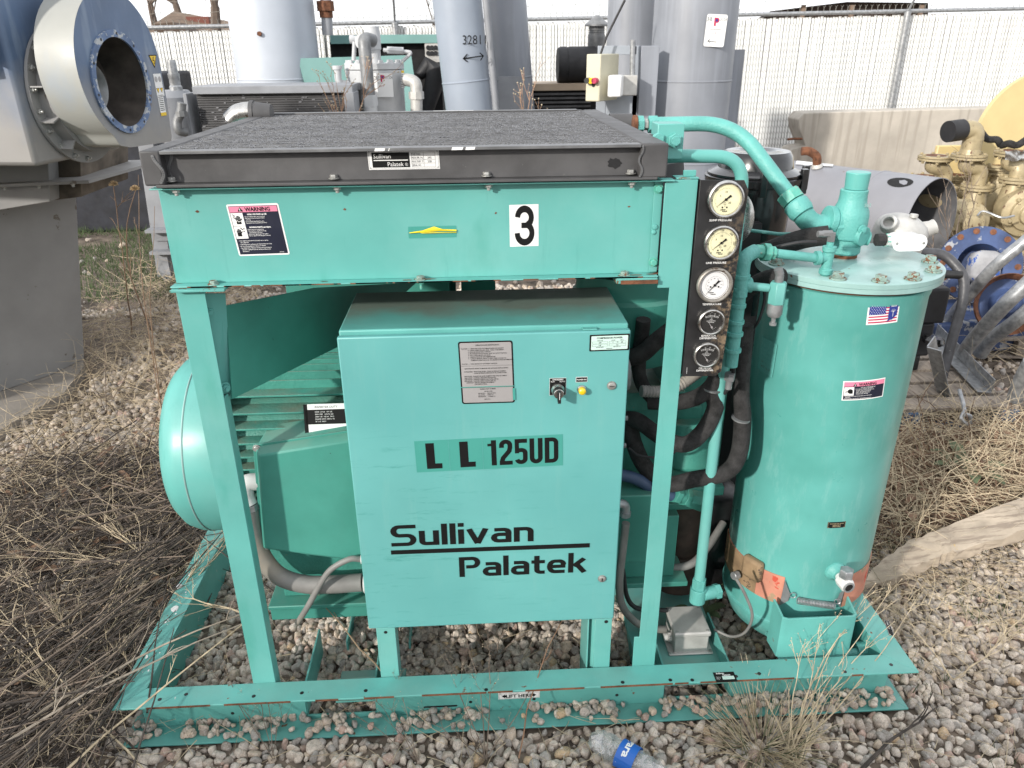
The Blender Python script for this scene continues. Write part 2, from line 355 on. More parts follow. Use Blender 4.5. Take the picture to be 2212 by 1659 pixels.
def gn_scatter(name, pts, scales, variants, material, seed=0, flat=.6):
    """points -> instanced pieces"""
    me = bpy.data.meshes.new(name); me.from_pydata(pts, [], []); a = me.attributes.new('sc', 'FLOAT', 'POINT'); a.data.foreach_set('value', scales)
    o = bpy.data.objects.new(name, me); COL.objects.link(o)
    c = bpy.data.collections.new(name+'_shapes')
    for vmesh in variants:
        ob = bpy.data.objects.new('shape', vmesh); c.objects.link(ob)
    g = bpy.data.node_groups.new(name, 'GeometryNodeTree')
    g.interface.new_socket('Geometry', in_out='INPUT', socket_type='NodeSocketGeometry'); g.interface.new_socket('Geometry', in_out='OUTPUT', socket_type='NodeSocketGeometry')
    N = g.nodes; K = g.links.new
    gi = N.new('NodeGroupInput'); go = N.new('NodeGroupOutput'); ip = N.new('GeometryNodeInstanceOnPoints'); ci = N.new('GeometryNodeCollectionInfo')
    ci.inputs['Collection'].default_value = c; ci.inputs['Separate Children'].default_value = True; ci.inputs['Reset Children'].default_value = True
    ri = N.new('FunctionNodeRandomValue'); ri.data_type = 'INT'; ri.inputs['Min'].default_value = 0 if False else 0
    for s_ in ri.inputs:
        if s_.type == 'INT' and s_.name == 'Max': s_.default_value = len(variants)-1
        if s_.type == 'INT' and s_.name == 'Min': s_.default_value = 0
    ri.inputs['Seed'].default_value = seed
    rv = N.new('FunctionNodeRandomValue'); rv.data_type = 'FLOAT_VECTOR'; rv.inputs[0].default_value = (-flat, -flat, 0); rv.inputs[1].default_value = (flat, flat, 6.283); rv.inputs['Seed'].default_value = seed+5
    na = N.new('GeometryNodeInputNamedAttribute'); na.data_type = 'FLOAT'; na.inputs['Name'].default_value = 'sc'
    m2p = N.new('GeometryNodeMeshToPoints')
    K(gi.outputs[0], m2p.inputs[0]); K(m2p.outputs[0], ip.inputs['Points']); K(ci.outputs[0], ip.inputs['Instance']); ip.inputs['Pick Instance'].default_value = True
    K(ri.outputs[2], ip.inputs['Instance Index']); K(rv.outputs[0], ip.inputs['Rotation']); K(na.outputs[0], ip.inputs['Scale']); K(ip.outputs[0], go.inputs[0])
    md = o.modifiers.new('scatter', 'NODES'); md.node_group = g
    o['kind'] = 'stuff'; return o
def stone_mesh(i):
    bm = bmesh.new(); bmesh.ops.create_icosphere(bm, subdivisions=3, radius=.5)
    rs = random.Random(i); off = Vector((i*7.3, i*3.1, 0)); sx, sy, sz = rs.uniform(.8, 1.25), rs.uniform(.7, 1.0), rs.uniform(.55, .85)
    planes = [(Vector((rs.gauss(0, 1), rs.gauss(0, 1), rs.gauss(0, 1))).normalized(), rs.uniform(.27, .43)) for _ in range(12)]
    for v in bm.verts:
        p = v.co.copy()
        for n_, d in planes:
            k = p.dot(n_)
            if k > d: p -= n_*(k-d)*.85
        p *= 1+.12*noise.noise(p*2.2+off)+.05*noise.noise(p*7+off)
        v.co = Vector((p.x*sx, p.y*sy, p.z*sz))
    me = bpy.data.meshes.new('stone'); bm.to_mesh(me); bm.free(); me.materials.append(M['stone'])
    me.polygons.foreach_set('use_smooth', [True]*len(me.polygons)); return me
def stonec(n, l, mix, mr, noise_, geo, tcn, c):
    oi = n.new('ShaderNodeObjectInfo'); cr = n.new('ShaderNodeValToRGB'); cr.color_ramp.interpolation = 'CONSTANT'; e = cr.color_ramp.elements
    cols = [(0, (.40,.37,.335)), (.16, (.31,.285,.26)), (.32, (.47,.44,.40)), (.48, (.36,.325,.29)), (.60, (.52,.49,.45)), (.72, (.26,.24,.22)), (.82, (.42,.37,.31)), (.93, (.37,.28,.245)), (.98, (.42,.33,.22))]
    e[0].position = 0; e[0].color = (.54,.48,.42, 1); e[1].position = cols[1][0]; e[1].color = (.38,.35,.32, 1)
    for p_, q in cols[2:]: x = e.new(p_); x.color = (min(.7, q[0]*1.36), min(.7, q[1]*1.26), min(.7, q[2]*1.17), 1)
    l(oi.outputs['Random'], cr.inputs[0])
    a = mix(mr(noise_(60, 6, rg=.7), .42, .66, 0, .6), cr.outputs[0], (.17, .145, .12))
    a = mix(mr(noise_(260, 3), .58, .66, 0, .65), a, (.13, .115, .10))
    return mix(mr(noise_(190, 4), .56, .66, 0, .5), a, (.60, .57, .53))
M['stone'] = mat('river_stone', (.3, .28, .25), .85, extra=stonec, bump=.3, bscale=170)
variants = [stone_mesh(i) for i in range(12)]
def gravel():
    pts = []; sc = []; rg = random.Random(3)
    def region(x0, x1, y0, y1, step, s0, s1, keep):
        y = y0
        while y < y1:
            x = x0
            while x < x1:
                px, py = x+rg.uniform(-.45, .45)*step, y+rg.uniform(-.45, .45)*step
                if rg.random() < keep(px, py):
                    s_ = rg.uniform(s0, s1)*(1.35 if rg.random() < .1 else 1)
                    pts.append((px, py, gh(px, py)+s_*rg.uniform(.05, .34))); sc.append(s_)
                x += step
            y += step
    def k1(x, y):
        if 0 < x < 2.32 and -.005 < y < .08: return 0
        if x < -1.3 and 2.2 < y < 4: return 0
        if x < .0 and y < 1.6: return .45 if noise.noise(Vector((x*2, y*2, 9))) > -.1 else .15
        if y > 4.2 and x < -1: return .05
        if x > 2.5 and y > .75: return .35
        return .97
    region(-1.3, 4.2, -.75, 1.5, .0245, .024, .045, k1)
    region(-2.6, 5.2, 1.5, 4.5, .033, .03, .05, lambda x, y: k1(x, y)*(.9 if noise.noise(Vector((x*1.5, y*1.5, 2))) > -.25 else .35))
    region(-6, 9, 4.5, 8.6, .07, .04, .07, lambda x, y: .5 if x > -1 else .03)
    # stones lying on the lower flange of the skid
    for i in range(420):
        x = rg.uniform(.0, 2.28); t = rg.random(); dn = noise.noise(Vector((x*5, 0, 4)))
        if dn < -.18 and rg.random() < .8: continue
        y = .068-.066*t**1.5; s_ = rg.uniform(.02, .036); pts.append((x, y, .008+s_*.33+0)); sc.append(s_)
    # heaps inside the skid
    for i in range(2600):
        cx, cy, rr, hh = rg.choice([(.72, .36, .22, .06), (.62, .5, .2, .05), (1.5, .42, .14, .05), (1.1, .5, .3, .03), (.78, .16, .1, .05)])
        a = rg.uniform(0, 6.28); d = rr*math.sqrt(rg.random()); s_ = rg.uniform(.024, .042)
        x, y = cx+d*math.cos(a), cy+d*math.sin(a)
        if y < .1: continue
        pts.append((x, y, gh(x, y)+hh*(1-(d/rr)**2)+s_*.2)); sc.append(s_)
    for i in range(15000):
        x, y = rg.uniform(-1.2, 3.8), rg.uniform(-.7, 1.6)
        if 0 < x < 2.32 and -.005 < y < .08: continue
        s_ = rg.uniform(.006, .017); pts.append((x, y, gh(x, y)+rg.uniform(.0, .012))); sc.append(s_)
    gn_scatter('gravel', pts, sc, variants, M['stone'], 1, 3.1)
gravel()

# added block, unseen behind the camera, sized to shade the ground and lower skid
t0 = MB(); t0.box(-14, 1.2, -6.8, -4.25, -.05, 2.30)
for k in range(76): t0.box(-13.95+k*.2, -13.85+k*.2, -4.249, -4.215, .1, 2.15)
o = t0.build('added_shade_block', mat('shade_block_gray', (.22,.22,.21), .6, var=.1), smooth=0); tag(o, 'added gray corrugated block, unseen behind the viewpoint, shading the ground', 'container')
# ================================================================= THE COMPRESSOR
AC = thing('air_compressor', 'teal skid-mounted air compressor with cabinet, gauges, cooler and upright tank', 'air compressor', (1.15, .6, 0))
def part(mb, name, m, bevel=0, parent=None, label=None, smooth=38, kind=None):
    o = mb.build(name, m, parent or AC, bevel, smooth)
    if label: o['label'] = label
    if kind or name in ('rust_chip', 'paint_chip', 'bolt_hole', 'weld_bead', 'weld_blob', 'cover_screw', 'gland', 'slot', 'rust_streak', 'rust_patch', 'torn_white_label', 'yellow_tape', 'pipe_collar', 'spring_plate'): o['kind'] = kind or 'stuff'
    return o
W, D, HT = 2.313, .073, .152
# ---- skid
fr = MB(); T = .006
fr.prism([(0,0),(W,0),(W-D,D),(D,D)], (0,0,HT-T), (1,0,0), (0,1,0), (0,0,T)); fr.prism([(0,0),(W,0),(W-D,D),(D,D)], (0,0,0), (1,0,0), (0,1,0), (0,0,T))
for a, b, z0, z1 in ((.0, .515, T, HT-T), (.515, .72, T, .022), (.72, 1.583, T, HT-T), (1.583, 1.785, T, .024), (1.785, W-D+.03, T, HT-T), (.515, .72, .118, HT-T), (1.583, 1.785, .118, HT-T)):
    fr.box(max(a, .045) if a == 0 else a, b, D-.006, D, z0, z1)
for x in (.515, .72, 1.583, 1.785): fr.box(x-.003, x+.003, D+.001, D+.25, .02, .12)
rail = part(fr, 'front_rail', M['teal_chip'], .0012)
e = MB()
for i in range(46):
    x = random.uniform(.05, W-.15); l_ = random.uniform(.015, .10); e.box(x, x+l_, -.0006-i*.00002, .0004, HT-T*.98+i*.00003, HT+.0002+i*.00001)
part(e, 'rust_chip', M['rust'], parent=rail, smooth=0)
BY = 1.25
for sgn, x0 in ((1, 0), (-1, W)):
    s_ = MB()
    for z in (0, HT-T): s_.prism([(x0, 0.001), (x0+sgn*D, D+.001), (x0+sgn*D, BY-D), (x0, BY)], (0,0,z), (1,0,0), (0,1,0), (0,0,T))
    s_.box(*sorted((x0+sgn*(D-.006), x0+sgn*D)), D+.002, BY-D, T, HT-T)
    part(s_, 'side_rail', M['teal_chip'], .0012)
s_ = MB(); s_.box(0, W, BY-D, BY, HT-T, HT); s_.box(0, W, BY-D, BY, 0, T); s_.box(D, W-D, BY-D, BY-D+.006, T, HT-T); part(s_, 'rear_rail', M['teal_chip'])
h = MB()
for px_, py_ in ((345,1511),(548,1504),(652,1497),(790,1492),(1345,1474),(1448,1469),(1496,1471),(1590,1461),(1640,1455),(1825,1451),(1925,1436),(402,1500),(1050,1490)):
    p = U(px_, py_, z=HT); h.lathe([(0, .0055), (.0006, .0055)], (p.x, max(.008, min(p.y, .065)), HT), (0,0,1), 14, sx=1)
for x in (1.0, 1.19, 1.44, 1.62, .3): h.cyl((x, D-.0068, .045), (x, D-.006, .045), .005, 12)
part(h, 'bolt_hole', M['black'], smooth=0)
s_ = MB(); s_.box(.86, .96, D-.0069, D-.006, .03, .036); s_.box(1.66, 1.70, D-.0069, D-.006, .03, .036); part(s_, 'slot', M['black'], smooth=0)
# cross members and plates
s_ = MB(); s_.box(1.52, 1.80, .08, 1.1, .058, .064); s_.box(1.52, 1.526, .08, 1.1, 0, .058); s_.box(1.794, 1.80, .08, 1.1, 0, .058); part(s_, 'cross_member', M['teal_top'], .001)
s_ = MB(); s_.box(.60, .80, .08, .20, .052, .058); s_.box(.60, .606, .30, 1.1, 0, .085); s_.box(.80, .806, .30, 1.1, 0, .07); part(s_, 'cross_member', M['teal_top'], .001)
# paint loss on left rail
s_ = MB()
for i in range(26):
    px_, py_ = random.uniform(0, 1), random.random(); y = .05+py_*.65; x = .006+px_*.055; r_ = random.uniform(.0015, .006)*(3.2 if i in (3, 9, 15) else 1)
    s_.add([(x+r_*math.cos(a)*random.uniform(.5, 1), y+r_*1.3*math.sin(a)*random.uniform(.5, 1), HT+.0007) for a in [k*.785 for k in range(8)]], [tuple(range(8))])
part(s_, 'paint_chip', M['white'], smooth=0)

# ---- posts
p_ = MB(); p_.box(.374, .438, D, D+.005, .03, 1.333); p_.box(.433, .438, D+.0055, .115, .03, 1.06); part(p_, 'post', M['teal'], .001)
p_ = MB(); p_.box(.37, .49, .05, .13, 1.334, 1.3395); part(p_, 'post_cap', M['teal_rust'], .0008)
p_ = MB()
poly = [(1.492,.03),(1.548,.03),(1.548,1.558),(1.475,1.558),(1.475,1.312),(1.503,1.312),(1.497,.26),(1.482,.26),(1.482,.03)]
p_.prism(poly, (0, D, 0), (1,0,0), (0,0,1), (0,.005,0)); p_.box(1.543, 1.548, D+.0055, .115, .03, 1.558); part(p_, 'post', M['teal'], .001)
p_ = MB(); p_.box(1.5, 1.55, D+.001, .115, 1.559, 1.562); p_.box(1.52, 1.548, D+.02, .10, 1.562, 1.575); part(p_, 'post_cap', M['teal_rust'], .0008)
# bracket strip with nuts, shroud behind
b_ = MB(); P4 = [U(430,634,y=.083), U(487,634,y=.125), U(502,862,y=.125), U(470,866,y=.083)]
nn = (P4[1]-P4[0]).cross(P4[3]-P4[0]).normalized(); nn = nn if nn.y > 0 else -nn
b_.add(P4+[p+nn*.004 for p in P4], [(0,1,2,3),(7,6,5,4),(0,4,5,1),(1,5,6,2),(2,6,7,3),(3,7,4,0)])
br = part(b_, 'bracket', M['teal'])
for q in ((447, 671), (483, 836)): b_ = MB(); b_.hexnut(U(*q, y=.108)-nn*.006, -nn, .011, .009, .002, .004); part(b_, 'nut', M['teal_cast'], parent=br)
b_ = MB()
for q in ((452, 690), (488, 852)): b_.cyl(U(*q, y=.108)-nn*.005, U(*q, y=.108)-nn*.0045, .007, 14)
part(b_, 'bolt_hole', M['black'], parent=br)
def onpl(px, py, o=Vector((.452, .115, 0)), n_=Vector((1.75, -1.0, 0))):
    v = ray(px, py); return CAM+v*((o-CAM).dot(n_)/v.dot(n_))
sh = MB(); Q = [onpl(502,862), onpl(745,742), onpl(800,700), onpl(900,610), onpl(680,622), onpl(488,660)]
n_ = Vector((-1.75, 1.0, 0)).normalized()*.003; k = len(Q)
sh.add(Q+[q+n_ for q in Q], [tuple(range(k)), tuple(range(2*k-1, k-1, -1))]+[(i, k+i, k+(i+1) % k, (i+1) % k) for i in range(k)])
part(sh, 'fan_shroud', M['deep'])

# ---- header panel under the cooler
X0, X1, Z0, Z1 = .371, 1.474, 1.3405, 1.5594; HY = .093
hd = MB(); hd.box(X0, X1, HY, HY+.003, Z0+.003, Z1-.003)
hd.box(X0-.006, X1+.02, .062, HY+.003, Z1-.003, Z1); hd.box(X0-.004, X1-.002, .064, HY+.003, Z0, Z0+.003)
hd.box(X0, X0+.003, HY+.0035, 1.02, Z0, Z1-.004); hd.box(X1-.003, X1, HY+.0035, 1.02, Z0, Z1-.004); hd.box(X0+.004, X1-.004, 1.02, 1.023, Z0, Z1-.004)
hdo = part(hd, 'header_panel', M['teal'], .001)
hf = MB(); hf.box(1.455, 1.474, HY-.005, HY-.001, Z0+.006, Z1-.006); part(hf, 'panel_flange', M['teal'], .001, hdo)
e = MB()
for i in range(46):
    x = random.uniform(X0, X1-.05); l_ = random.uniform(.01, .07); e.box(x, x+l_, .0632, .065, Z0+.0002, Z0+.0028)
e.box(1.385, 1.471, .058, .062, 1.327, 1.3355); part(e, 'rust_streak', M['rust'], parent=hdo, smooth=0)
e = MB(); e.box(1.375, 1.471, .063, .125, 1.327, 1.3395); part(e, 'support_tab', M['teal_rust'], .001, hdo)
for (px_, py_, r_) in ((426,457,.005),(745,452,.004),(1071,460,.0035),(1359,446,.0035)):
    e = MB(); p = U(px_, py_, y=HY-.0006)
    e.add([(p.x+r_*math.cos(a)*random.uniform(.5,1.1), HY-.0006, p.z+r_*.7*math.sin(a)*random.uniform(.5,1.1)) for a in [k*.63 for k in range(10)]], [tuple(range(10))]); part(e, 'paint_chip', M['rust'], parent=hdo, smooth=0)
def bolt_obj(p, axis, r, h_, wsh, m, name='bolt', stud=0, parent=None):
    b_ = MB(); b_.hexnut(p, axis, r, h_, wsh, stud); return part(b_, name, m, .0004, parent)
for px_ in (404, 731, 1051, 1365):
    p = U(px_, 384, z=1.566); bolt_obj((p.x, .075, 1.5725), (0,0,1), .0085, .0075, .0018, M['bolt'])
    bolt_obj((p.x+.004, .078, 1.5560), (0,0,-1), .0085, .0065, .0018, M['bolt'], 'nut', .006)
for px_, py_, m_ in ((461, 611, 'bolt_teal'), (909, 606, 'bolt_teal'), (1349, 598, 'bolt_teal')):
    p = U(px_, py_, y=.078); bolt_obj((p.x, .078, Z0+.003), (0,0,1), .0095, .007, .002, M[m_]); bolt_obj((p.x, .078, Z0-.001), (0,0,-1), .007, .005, .0015, M['bolt_paint'], 'nut', .012 if px_ == 909 else .003)
e = MB()
for a, b_, r_ in ((461, 605, .016), (475, 604, .012), (440, 607, .009), (505, 604, .008)):
    p = U(a, b_, z=Z0+.0033); e.add([(p.x+r_*1.4*math.cos(t)*random.uniform(.6,1), min(.090, p.y+r_*.7*math.sin(t)*random.uniform(.6,1)), Z0+.0036) for t in [k*.57 for k in range(11)]], [tuple(range(11))])
for a, b_, r_ in ((905, 603, .010), (922, 603, .012), (880, 605, .008), (1345, 596, .010), (1375, 594, .009), (1410, 592, .010), (700, 608, .006), (1425, 590, .009), (384, 612, .008)):
    p = U(a, b_, z=Z0+.0033); e.add([(p.x+r_*2.0*math.cos(t)*random.uniform(.5,1), min(.090, max(.0655, p.y+r_*.6*math.sin(t)*random.uniform(.5,1))), Z0+.0037) for t in [k*.57 for k in range(11)]], [tuple(range(11))])
part(e, 'rust_patch', M['rust'], parent=hdo, smooth=0)
for z in (1.537, 1.37): bolt_obj((1.464, HY-.005, z), (0,-1,0), .0085, .007, .0015, M['bolt_paint'])
bl = MB(); bl.lathe([(0,.007),(.003,.006),(.004,.003)], (1.462, HY-.005, 1.452), (0,-1,0), 10); bl.lathe([(0,.006),(.003,.005),(.004,.003)], (1.460, HY-.005, 1.440), (0,-1,0), 10); part(bl, 'weld_blob', M['teal_cast'])

# ---- labels on the header
wl = Decal(planar(U(519,553,y=HY)+Vector((-.002,0,0)), (1,0,.012), (-.10,0,1), (0,-1,0)), [M['white'], M['navy'], M['pink'], M['ink']])
w_, h_ = .113, .1155
wl.rrect(0, w_, 0, h_, .004, 0, 0); wl.rect(.0035, w_-.0035, .0035, h_-.004, 1, 1); wl.rect(.0045, w_-.0045, h_-.0175, h_-.005, 2, 2)
wl.poly([(.022,h_-.0158),(.034,h_-.0158),(.028,h_-.0062)], 3, 3); wl.text('!', .0268, h_-.0150, .006, 0, 4, bold=.04); wl.text('WARNING', .038, h_-.0156, .0088, 3, 3, width=.055, bold=.03)
wl.rect(.0048, .031, .068, .0965, 0, 2); wl.rect(.0048, .031, .0395, .0672, 0, 2)
def hand(u, v, s):   # pictogram: hand with lightning
    wl.rect(u-.005*s, u+.005*s, v-.009*s, v, 3, 3)
    for i, (dx, hh) in enumerate(((-.0045,.006),(-.0018,.009),(.001,.0095),(.0038,.0075))): wl.rect(u+dx*s-.001*s, u+dx*s+.001*s, v, v+hh*s, 3, 3)
    vs_, fs = ribbon([(u+.004*s, v-.001*s), (u+.008*s, v+.003*s)], .002*s); wl.put(vs_, fs, 3, 3)
hand(.019, .081, 1); vs_, fs = ribbon([(.008,.0935),(.012,.091),(.010,.086),(.014,.083)], .0014); wl.put(vs_, fs, 3, 3); vs_, fs = ribbon([(.013,.078),(.017,.080),(.019,.077),(.024,.079)], .001); wl.put(vs_, fs, 0, 4)
hand(.014, .053, .9)
for a, b_ in ((.022,.060),(.025,.056),(.020,.063),(.026,.0615)): wl.disc(a, b_, .0016, 3, 3, 6)
tl = [('HIGH VOLTAGE can kill.', .041, .0915, .0032, .03), ('• Do not operate with covers removed.', .033, .0870, .0022, 0), ('• Disconnect & lock out power before', .033, .0835, .0022, 0), ('servicing.', .036, .0800, .0022, 0), ('• Do not touch electrically live parts.', .033, .0765, .0022, 0), ('• Equipment must be properly grounded.', .033, .0730, .0022, 0),
      ('MOVING PARTS can injure.', .039, .0628, .0032, .03), ('• Keep away from moving parts.', .033, .0585, .0022, 0), ('• This machine is capable of starting', .033, .0550, .0022, 0), ('automatically at any time.', .036, .0515, .0022, 0), ('• Keep loose rags & paper off machine.', .033, .0480, .0022, 0), ('• Do not operate with fan guard removed.', .033, .0445, .0022, 0),
      ('• Only qualified personnel should install, use or service', .008, .0335, .0023, 0), ('this equipment.', .011, .0297, .0023, 0), ('• Install and ground equipment per National Electrical Code.', .008, .0255, .0023, 0), ('• Be sure all nameplates and decals are readable.', .008, .0213, .0023, 0), ('• See NEMA MG2, "Safety for Construction and Guide for', .008, .0171, .0023, 0), ('Selection, Installation and Use of Electric Motors and', .011, .0133, .0023, 0), ('Generators."', .011, .0095, .0023, 0), ('08377-043', .092, .0060, .0018, 0)]
for t, u, v, h2, b2 in tl: wl.text(t, u, v, h2, 0, 3, bold=b2+.012, sx=.93)
wl.build('warning_label', AC)
n3 = Decal(planar(U(1101.5,533,y=HY), (1,0,.012), (-.008,0,1), (0,-1,0)), [M['white'], M['ink']])
n3.rect(0, .0655, 0, .0945, 0, 0)
t3 = [arc(.5, .735, .265, .245, 178, -72, 18), arc(.5, .285, .285, .265, 78, -182, 20), [(.38, .51), (.60, .51)]]
vs_ = None
for j, ln in enumerate(t3):
    vv, ff = ribbon(ln, .195 if j < 2 else .16); n3.put([(.0045+a*.0585, .008+b*.0785) for a, b in vv], ff, 1, 1+.1*j)
n3.build('number_sticker', AC)
tp = Decal(planar(U(883,515,y=HY), (1,0,.006), (0,0,1), (0,-1,0)), [M['lab_teal'], M['yellow']]); tp.rrect(0, .108, 0, .0265, .002, 0, 0); tp.build('tape_residue', AC)
ty = MB(); o0 = U(884,502,y=HY-.002)
def yq(P): ty.add([o0+Vector((a, -.001-.002*(k % 2), b)) for k, (a, b) in enumerate(P)], [tuple(range(len(P)))])
yq([(0,0),(.03,.0045),(.056,.0125),(.075,.0065),(.106,.0045),(.106,.0015),(.07,.002),(.03,.0005)]); yq([(.02,-.0005),(.106,-.0005),(.106,-.003),(.03,-.002)]); yq([(0,0),(.03,.0015),(.03,-.001),(0,-.0012)])
part(ty, 'yellow_tape', M['yellow'], smooth=0)

# ---- cooler
CZ0, CZ1 = 1.5625, 1.638
ck = MB(); ck.box(.385, 1.452, .052, .10, CZ0, CZ0+.006); ck.box(.40, 1.43, .078, .084, CZ0+.0062, CZ1-.008)
ck.box(.386, 1.425, 1.0, 1.03, CZ0, CZ1); ck.box(.40, 1.43, .0845, 1.0, CZ0, CZ0+.01)
clo = part(ck, 'cooler_core', M['dark_gray'], .001)
lp = MB(); lp.box(.405, 1.412, .050, .082, CZ1-.0075, CZ1-.001); part(lp, 'cooler_lip', M['lip_gray'], .0008, clo); lp = MB(); lp.box(.405, 1.40, 1.0, 1.03, CZ1, CZ1+.003); part(lp, 'cooler_lip', M['lip_gray'], .0008, clo)
for x0, x1 in ((.362, .404), (1.413, 1.472)):
    tk = MB(); tk.box(x0, x1, .052, 1.035, CZ0+.004, CZ1); part(tk, 'header_tank', M['dark_gray'], .004)
rb = MB()
for x, dx in ((.398, .008), (.414, -.006)):
    for k in range(14): rb.lathe([(0,.004),(.002,.003)], (x+dx*math.sin(k*.35), .0515 if x < .404 else .077, CZ0+.012+k*.004), (0,-1,0), 8)
for k in range(18): rb.lathe([(0,.0028),(.0025,.0018)], (1.4125+.004*math.sin(k*.5), .0505, CZ0+.008+k*.0036), (0,-1,0), 7)
part(rb, 'weld_bead', M['lip_gray'])
NB = 66; pitch = (1.0-.085)/NB
bar = None
for i in range(NB+1):
    if bar is None:
        b_ = MB(); b_.box(-.505, .505, -.0013, .0013, -.006, -.0015); bar = part(b_, 'tube_bar', M['lip_gray'], parent=clo)
        bar.matrix_parent_inverse = inv(clo); bar.location = (.909, .085, CZ1-.0005)
    else:
        c = bar.copy(); COL.objects.link(c); c.parent = clo; c.matrix_parent_inverse = inv(clo); c.location = (.909, .085+i*pitch, CZ1-.0005+random.uniform(-.0006, .0006))
fv = []; ff = []; tops = []
for i in range(NB):
    ya = .085+i*pitch+.0018; yb = ya+pitch-.0036; x = .406; up = 0; b0 = len(fv); k = 0
    while x < 1.411:
        zt = CZ1-.0022+random.uniform(-.0012, .0008); fv += [(x, (ya if k % 2 == 0 else yb), zt), (x, (ya if k % 2 == 0 else yb), zt-.01)]; x += .0048+random.uniform(-.0006, .0006); k += 1
    nb_ = b0
    for j in range(k-1):
        ff.append((b0+2*j, b0+2*j+2, b0+2*j+3, b0+2*j+1))
        if random.random() < .93:
            p1, p2 = fv[b0+2*j], fv[b0+2*j+2]; n0_ = len(fv); dx_ = .0017; fv += [(p1[0], p1[1], p1[2]+.0003), (p1[0]+dx_, p1[1], p1[2]+.0001), (p2[0]+dx_, p2[1], p2[2]+.0001), (p2[0], p2[1], p2[2]+.0003)]; tops.append((n0_, n0_+1, n0_+2, n0_+3))
fb = MB(); fb.add(fv, ff+tops); fo = part(fb, 'cooling_fins', M['fin'], smooth=0, kind='stuff', parent=clo)
wt = MB()
for a, b_ in ((808, 832), (838, 842), (975, 1001), (1005, 1027)):
    p, q = U(a, 319, y=.0495), U(b_, 319, y=.0495); wt.add([(p.x, .0493, CZ1-.0072), (q.x-.002, .0493, CZ1-.0068), (q.x, .0493, CZ1-.0012), (p.x+.002, .0493, CZ1-.0012)], [(0,1,2,3)])
wt.add([(.93,.999,CZ1+.0035),(1.06,.999,CZ1+.0035),(1.06,1.015,CZ1+.0035),(.93,1.015,CZ1+.0035)], [(0,1,2,3)])
part(wt, 'torn_white_label', M['white'], smooth=0)
st = MB(); p = U(1327, 353, y=.0772); st.add([(p.x+.017*math.cos(a)*random.uniform(.7,1.15), .0772, p.z+.012*math.sin(a)*random.uniform(.7,1.15)) for a in [k*.35 for k in range(18)]], [tuple(range(18))]); part(st, 'oil_stain', M['black'], smooth=0)
npo = U(797.5, 367, y=.0775)
npl = Decal(planar(npo, (1,0,.0), (-.03,0,1), (0,-1,0)), [M['white'], M['ink'], M['silver']])
npl.rect(0, .152, 0, .041, 0, 0); npl.frame(.002, .150, .002, .039, .0004, 1, 1); npl.rect(.0085, .0885, .0045, .0355, 1, 1)
npl.text('Sullivan', .0118, .0235, .0092, 0, 2, width=.037); npl.rect(.0118, .085, .0185, .0205, 0, 2); npl.text('Palatek', .041, .0070, .0092, 0, 2, width=.034)
vv, ff2 = ribbon(arc(.0812, .0105, .0029, .0029, 0, 360, 14), .0005); npl.put(vv, ff2, 0, 2); npl.text('R', .0812, .009, .003, 0, 2, align='C')
npl.frame(.0925, .1435, .0045, .0355, .0004, 1, 1)
for k in (1, 2, 3): npl.rect(.0925, .1435, .0045+k*.00775, .0049+k*.00775, 1, 1)
npl.rect(.1185, .1189, .0045, .0355, 1, 1)
for k, (a, b_) in enumerate((('SERIAL NO.', ''), ('MAX.TEMP. °F', '230'), ('MAX.PR. Psi', '245'), ('PARTNO.', ''))):
    npl.text(a, .0935, .0063+k*.00775, .0043, 1, 1, width=.0235 if k in (1, 2) else .0195)
    if b_: npl.text(b_, .131, .0063+k*.00775, .0043, 1, 1, align='C')
for a, b_ in ((.004, .037), (.148, .037), (.004, .004), (.148, .004)): vv, ff2 = ribbon(arc(a, b_, .0011, .0011, 0, 360, 10), .0004); npl.put(vv, ff2, 1, 2)
npl.build('nameplate', clo)
# cooler outlet stubs, manifold block
cs = MB(); cs.cyl((1.472, .80, 1.612), (1.54, .80, 1.612), .030, 24); cs.cyl((1.472, .24, 1.612), (1.50, .24, 1.612), .026, 20); cs.lathe([(0,.03),(.045,.022)], (.398,.62,1.60), (-1,0,0), 20); part(cs, 'cooler_port', M['dark_gray'])
mbx = MB(); a = U(1405, 268, y=.19); b_ = U(1474, 340, y=.19); mbx.box(1.478, b_.x, .19, .255, b_.z-.004, a.z); blk = part(mbx, 'manifold_block', M['teal'], .002)
q = U(1456, 303, y=.19); bolt_obj((q.x, .19, q.z), (0,-1,0), .017, .011, 0, M['teal_cast'], 'plug', 0, blk); 
pl = MB(); pl.cyl((q.x, .179, q.z), (q.x, .172, q.z), .011, 20); part(pl, 'plug_cap', M['teal_cast'], .001, blk)
q = U(1418, 298, y=.205); bolt_obj((q.x, .19, q.z), (0,-1,0), .015, .009, 0, M['teal_cast'], 'plug', 0, blk)
for a, b_, r_, m_ in ((1368, 1376, .036, 'rust'), (1376, 1390, .034, 'teal_cast'), (1391, 1400, .023, 'bolt'), (1401, 1420, .034, 'teal_cast')):
    p, q = U(a, 256, y=.62), U(b_, 256, y=.62); f_ = MB(); f_.lathe([(0,r_*.7),((q-p).length, r_*.7)], p+Vector((0,0,-.016)), (1,0,0), 6 if m_ != 'rust' else 20); part(f_, 'pipe_fitting', M[m_], .001)

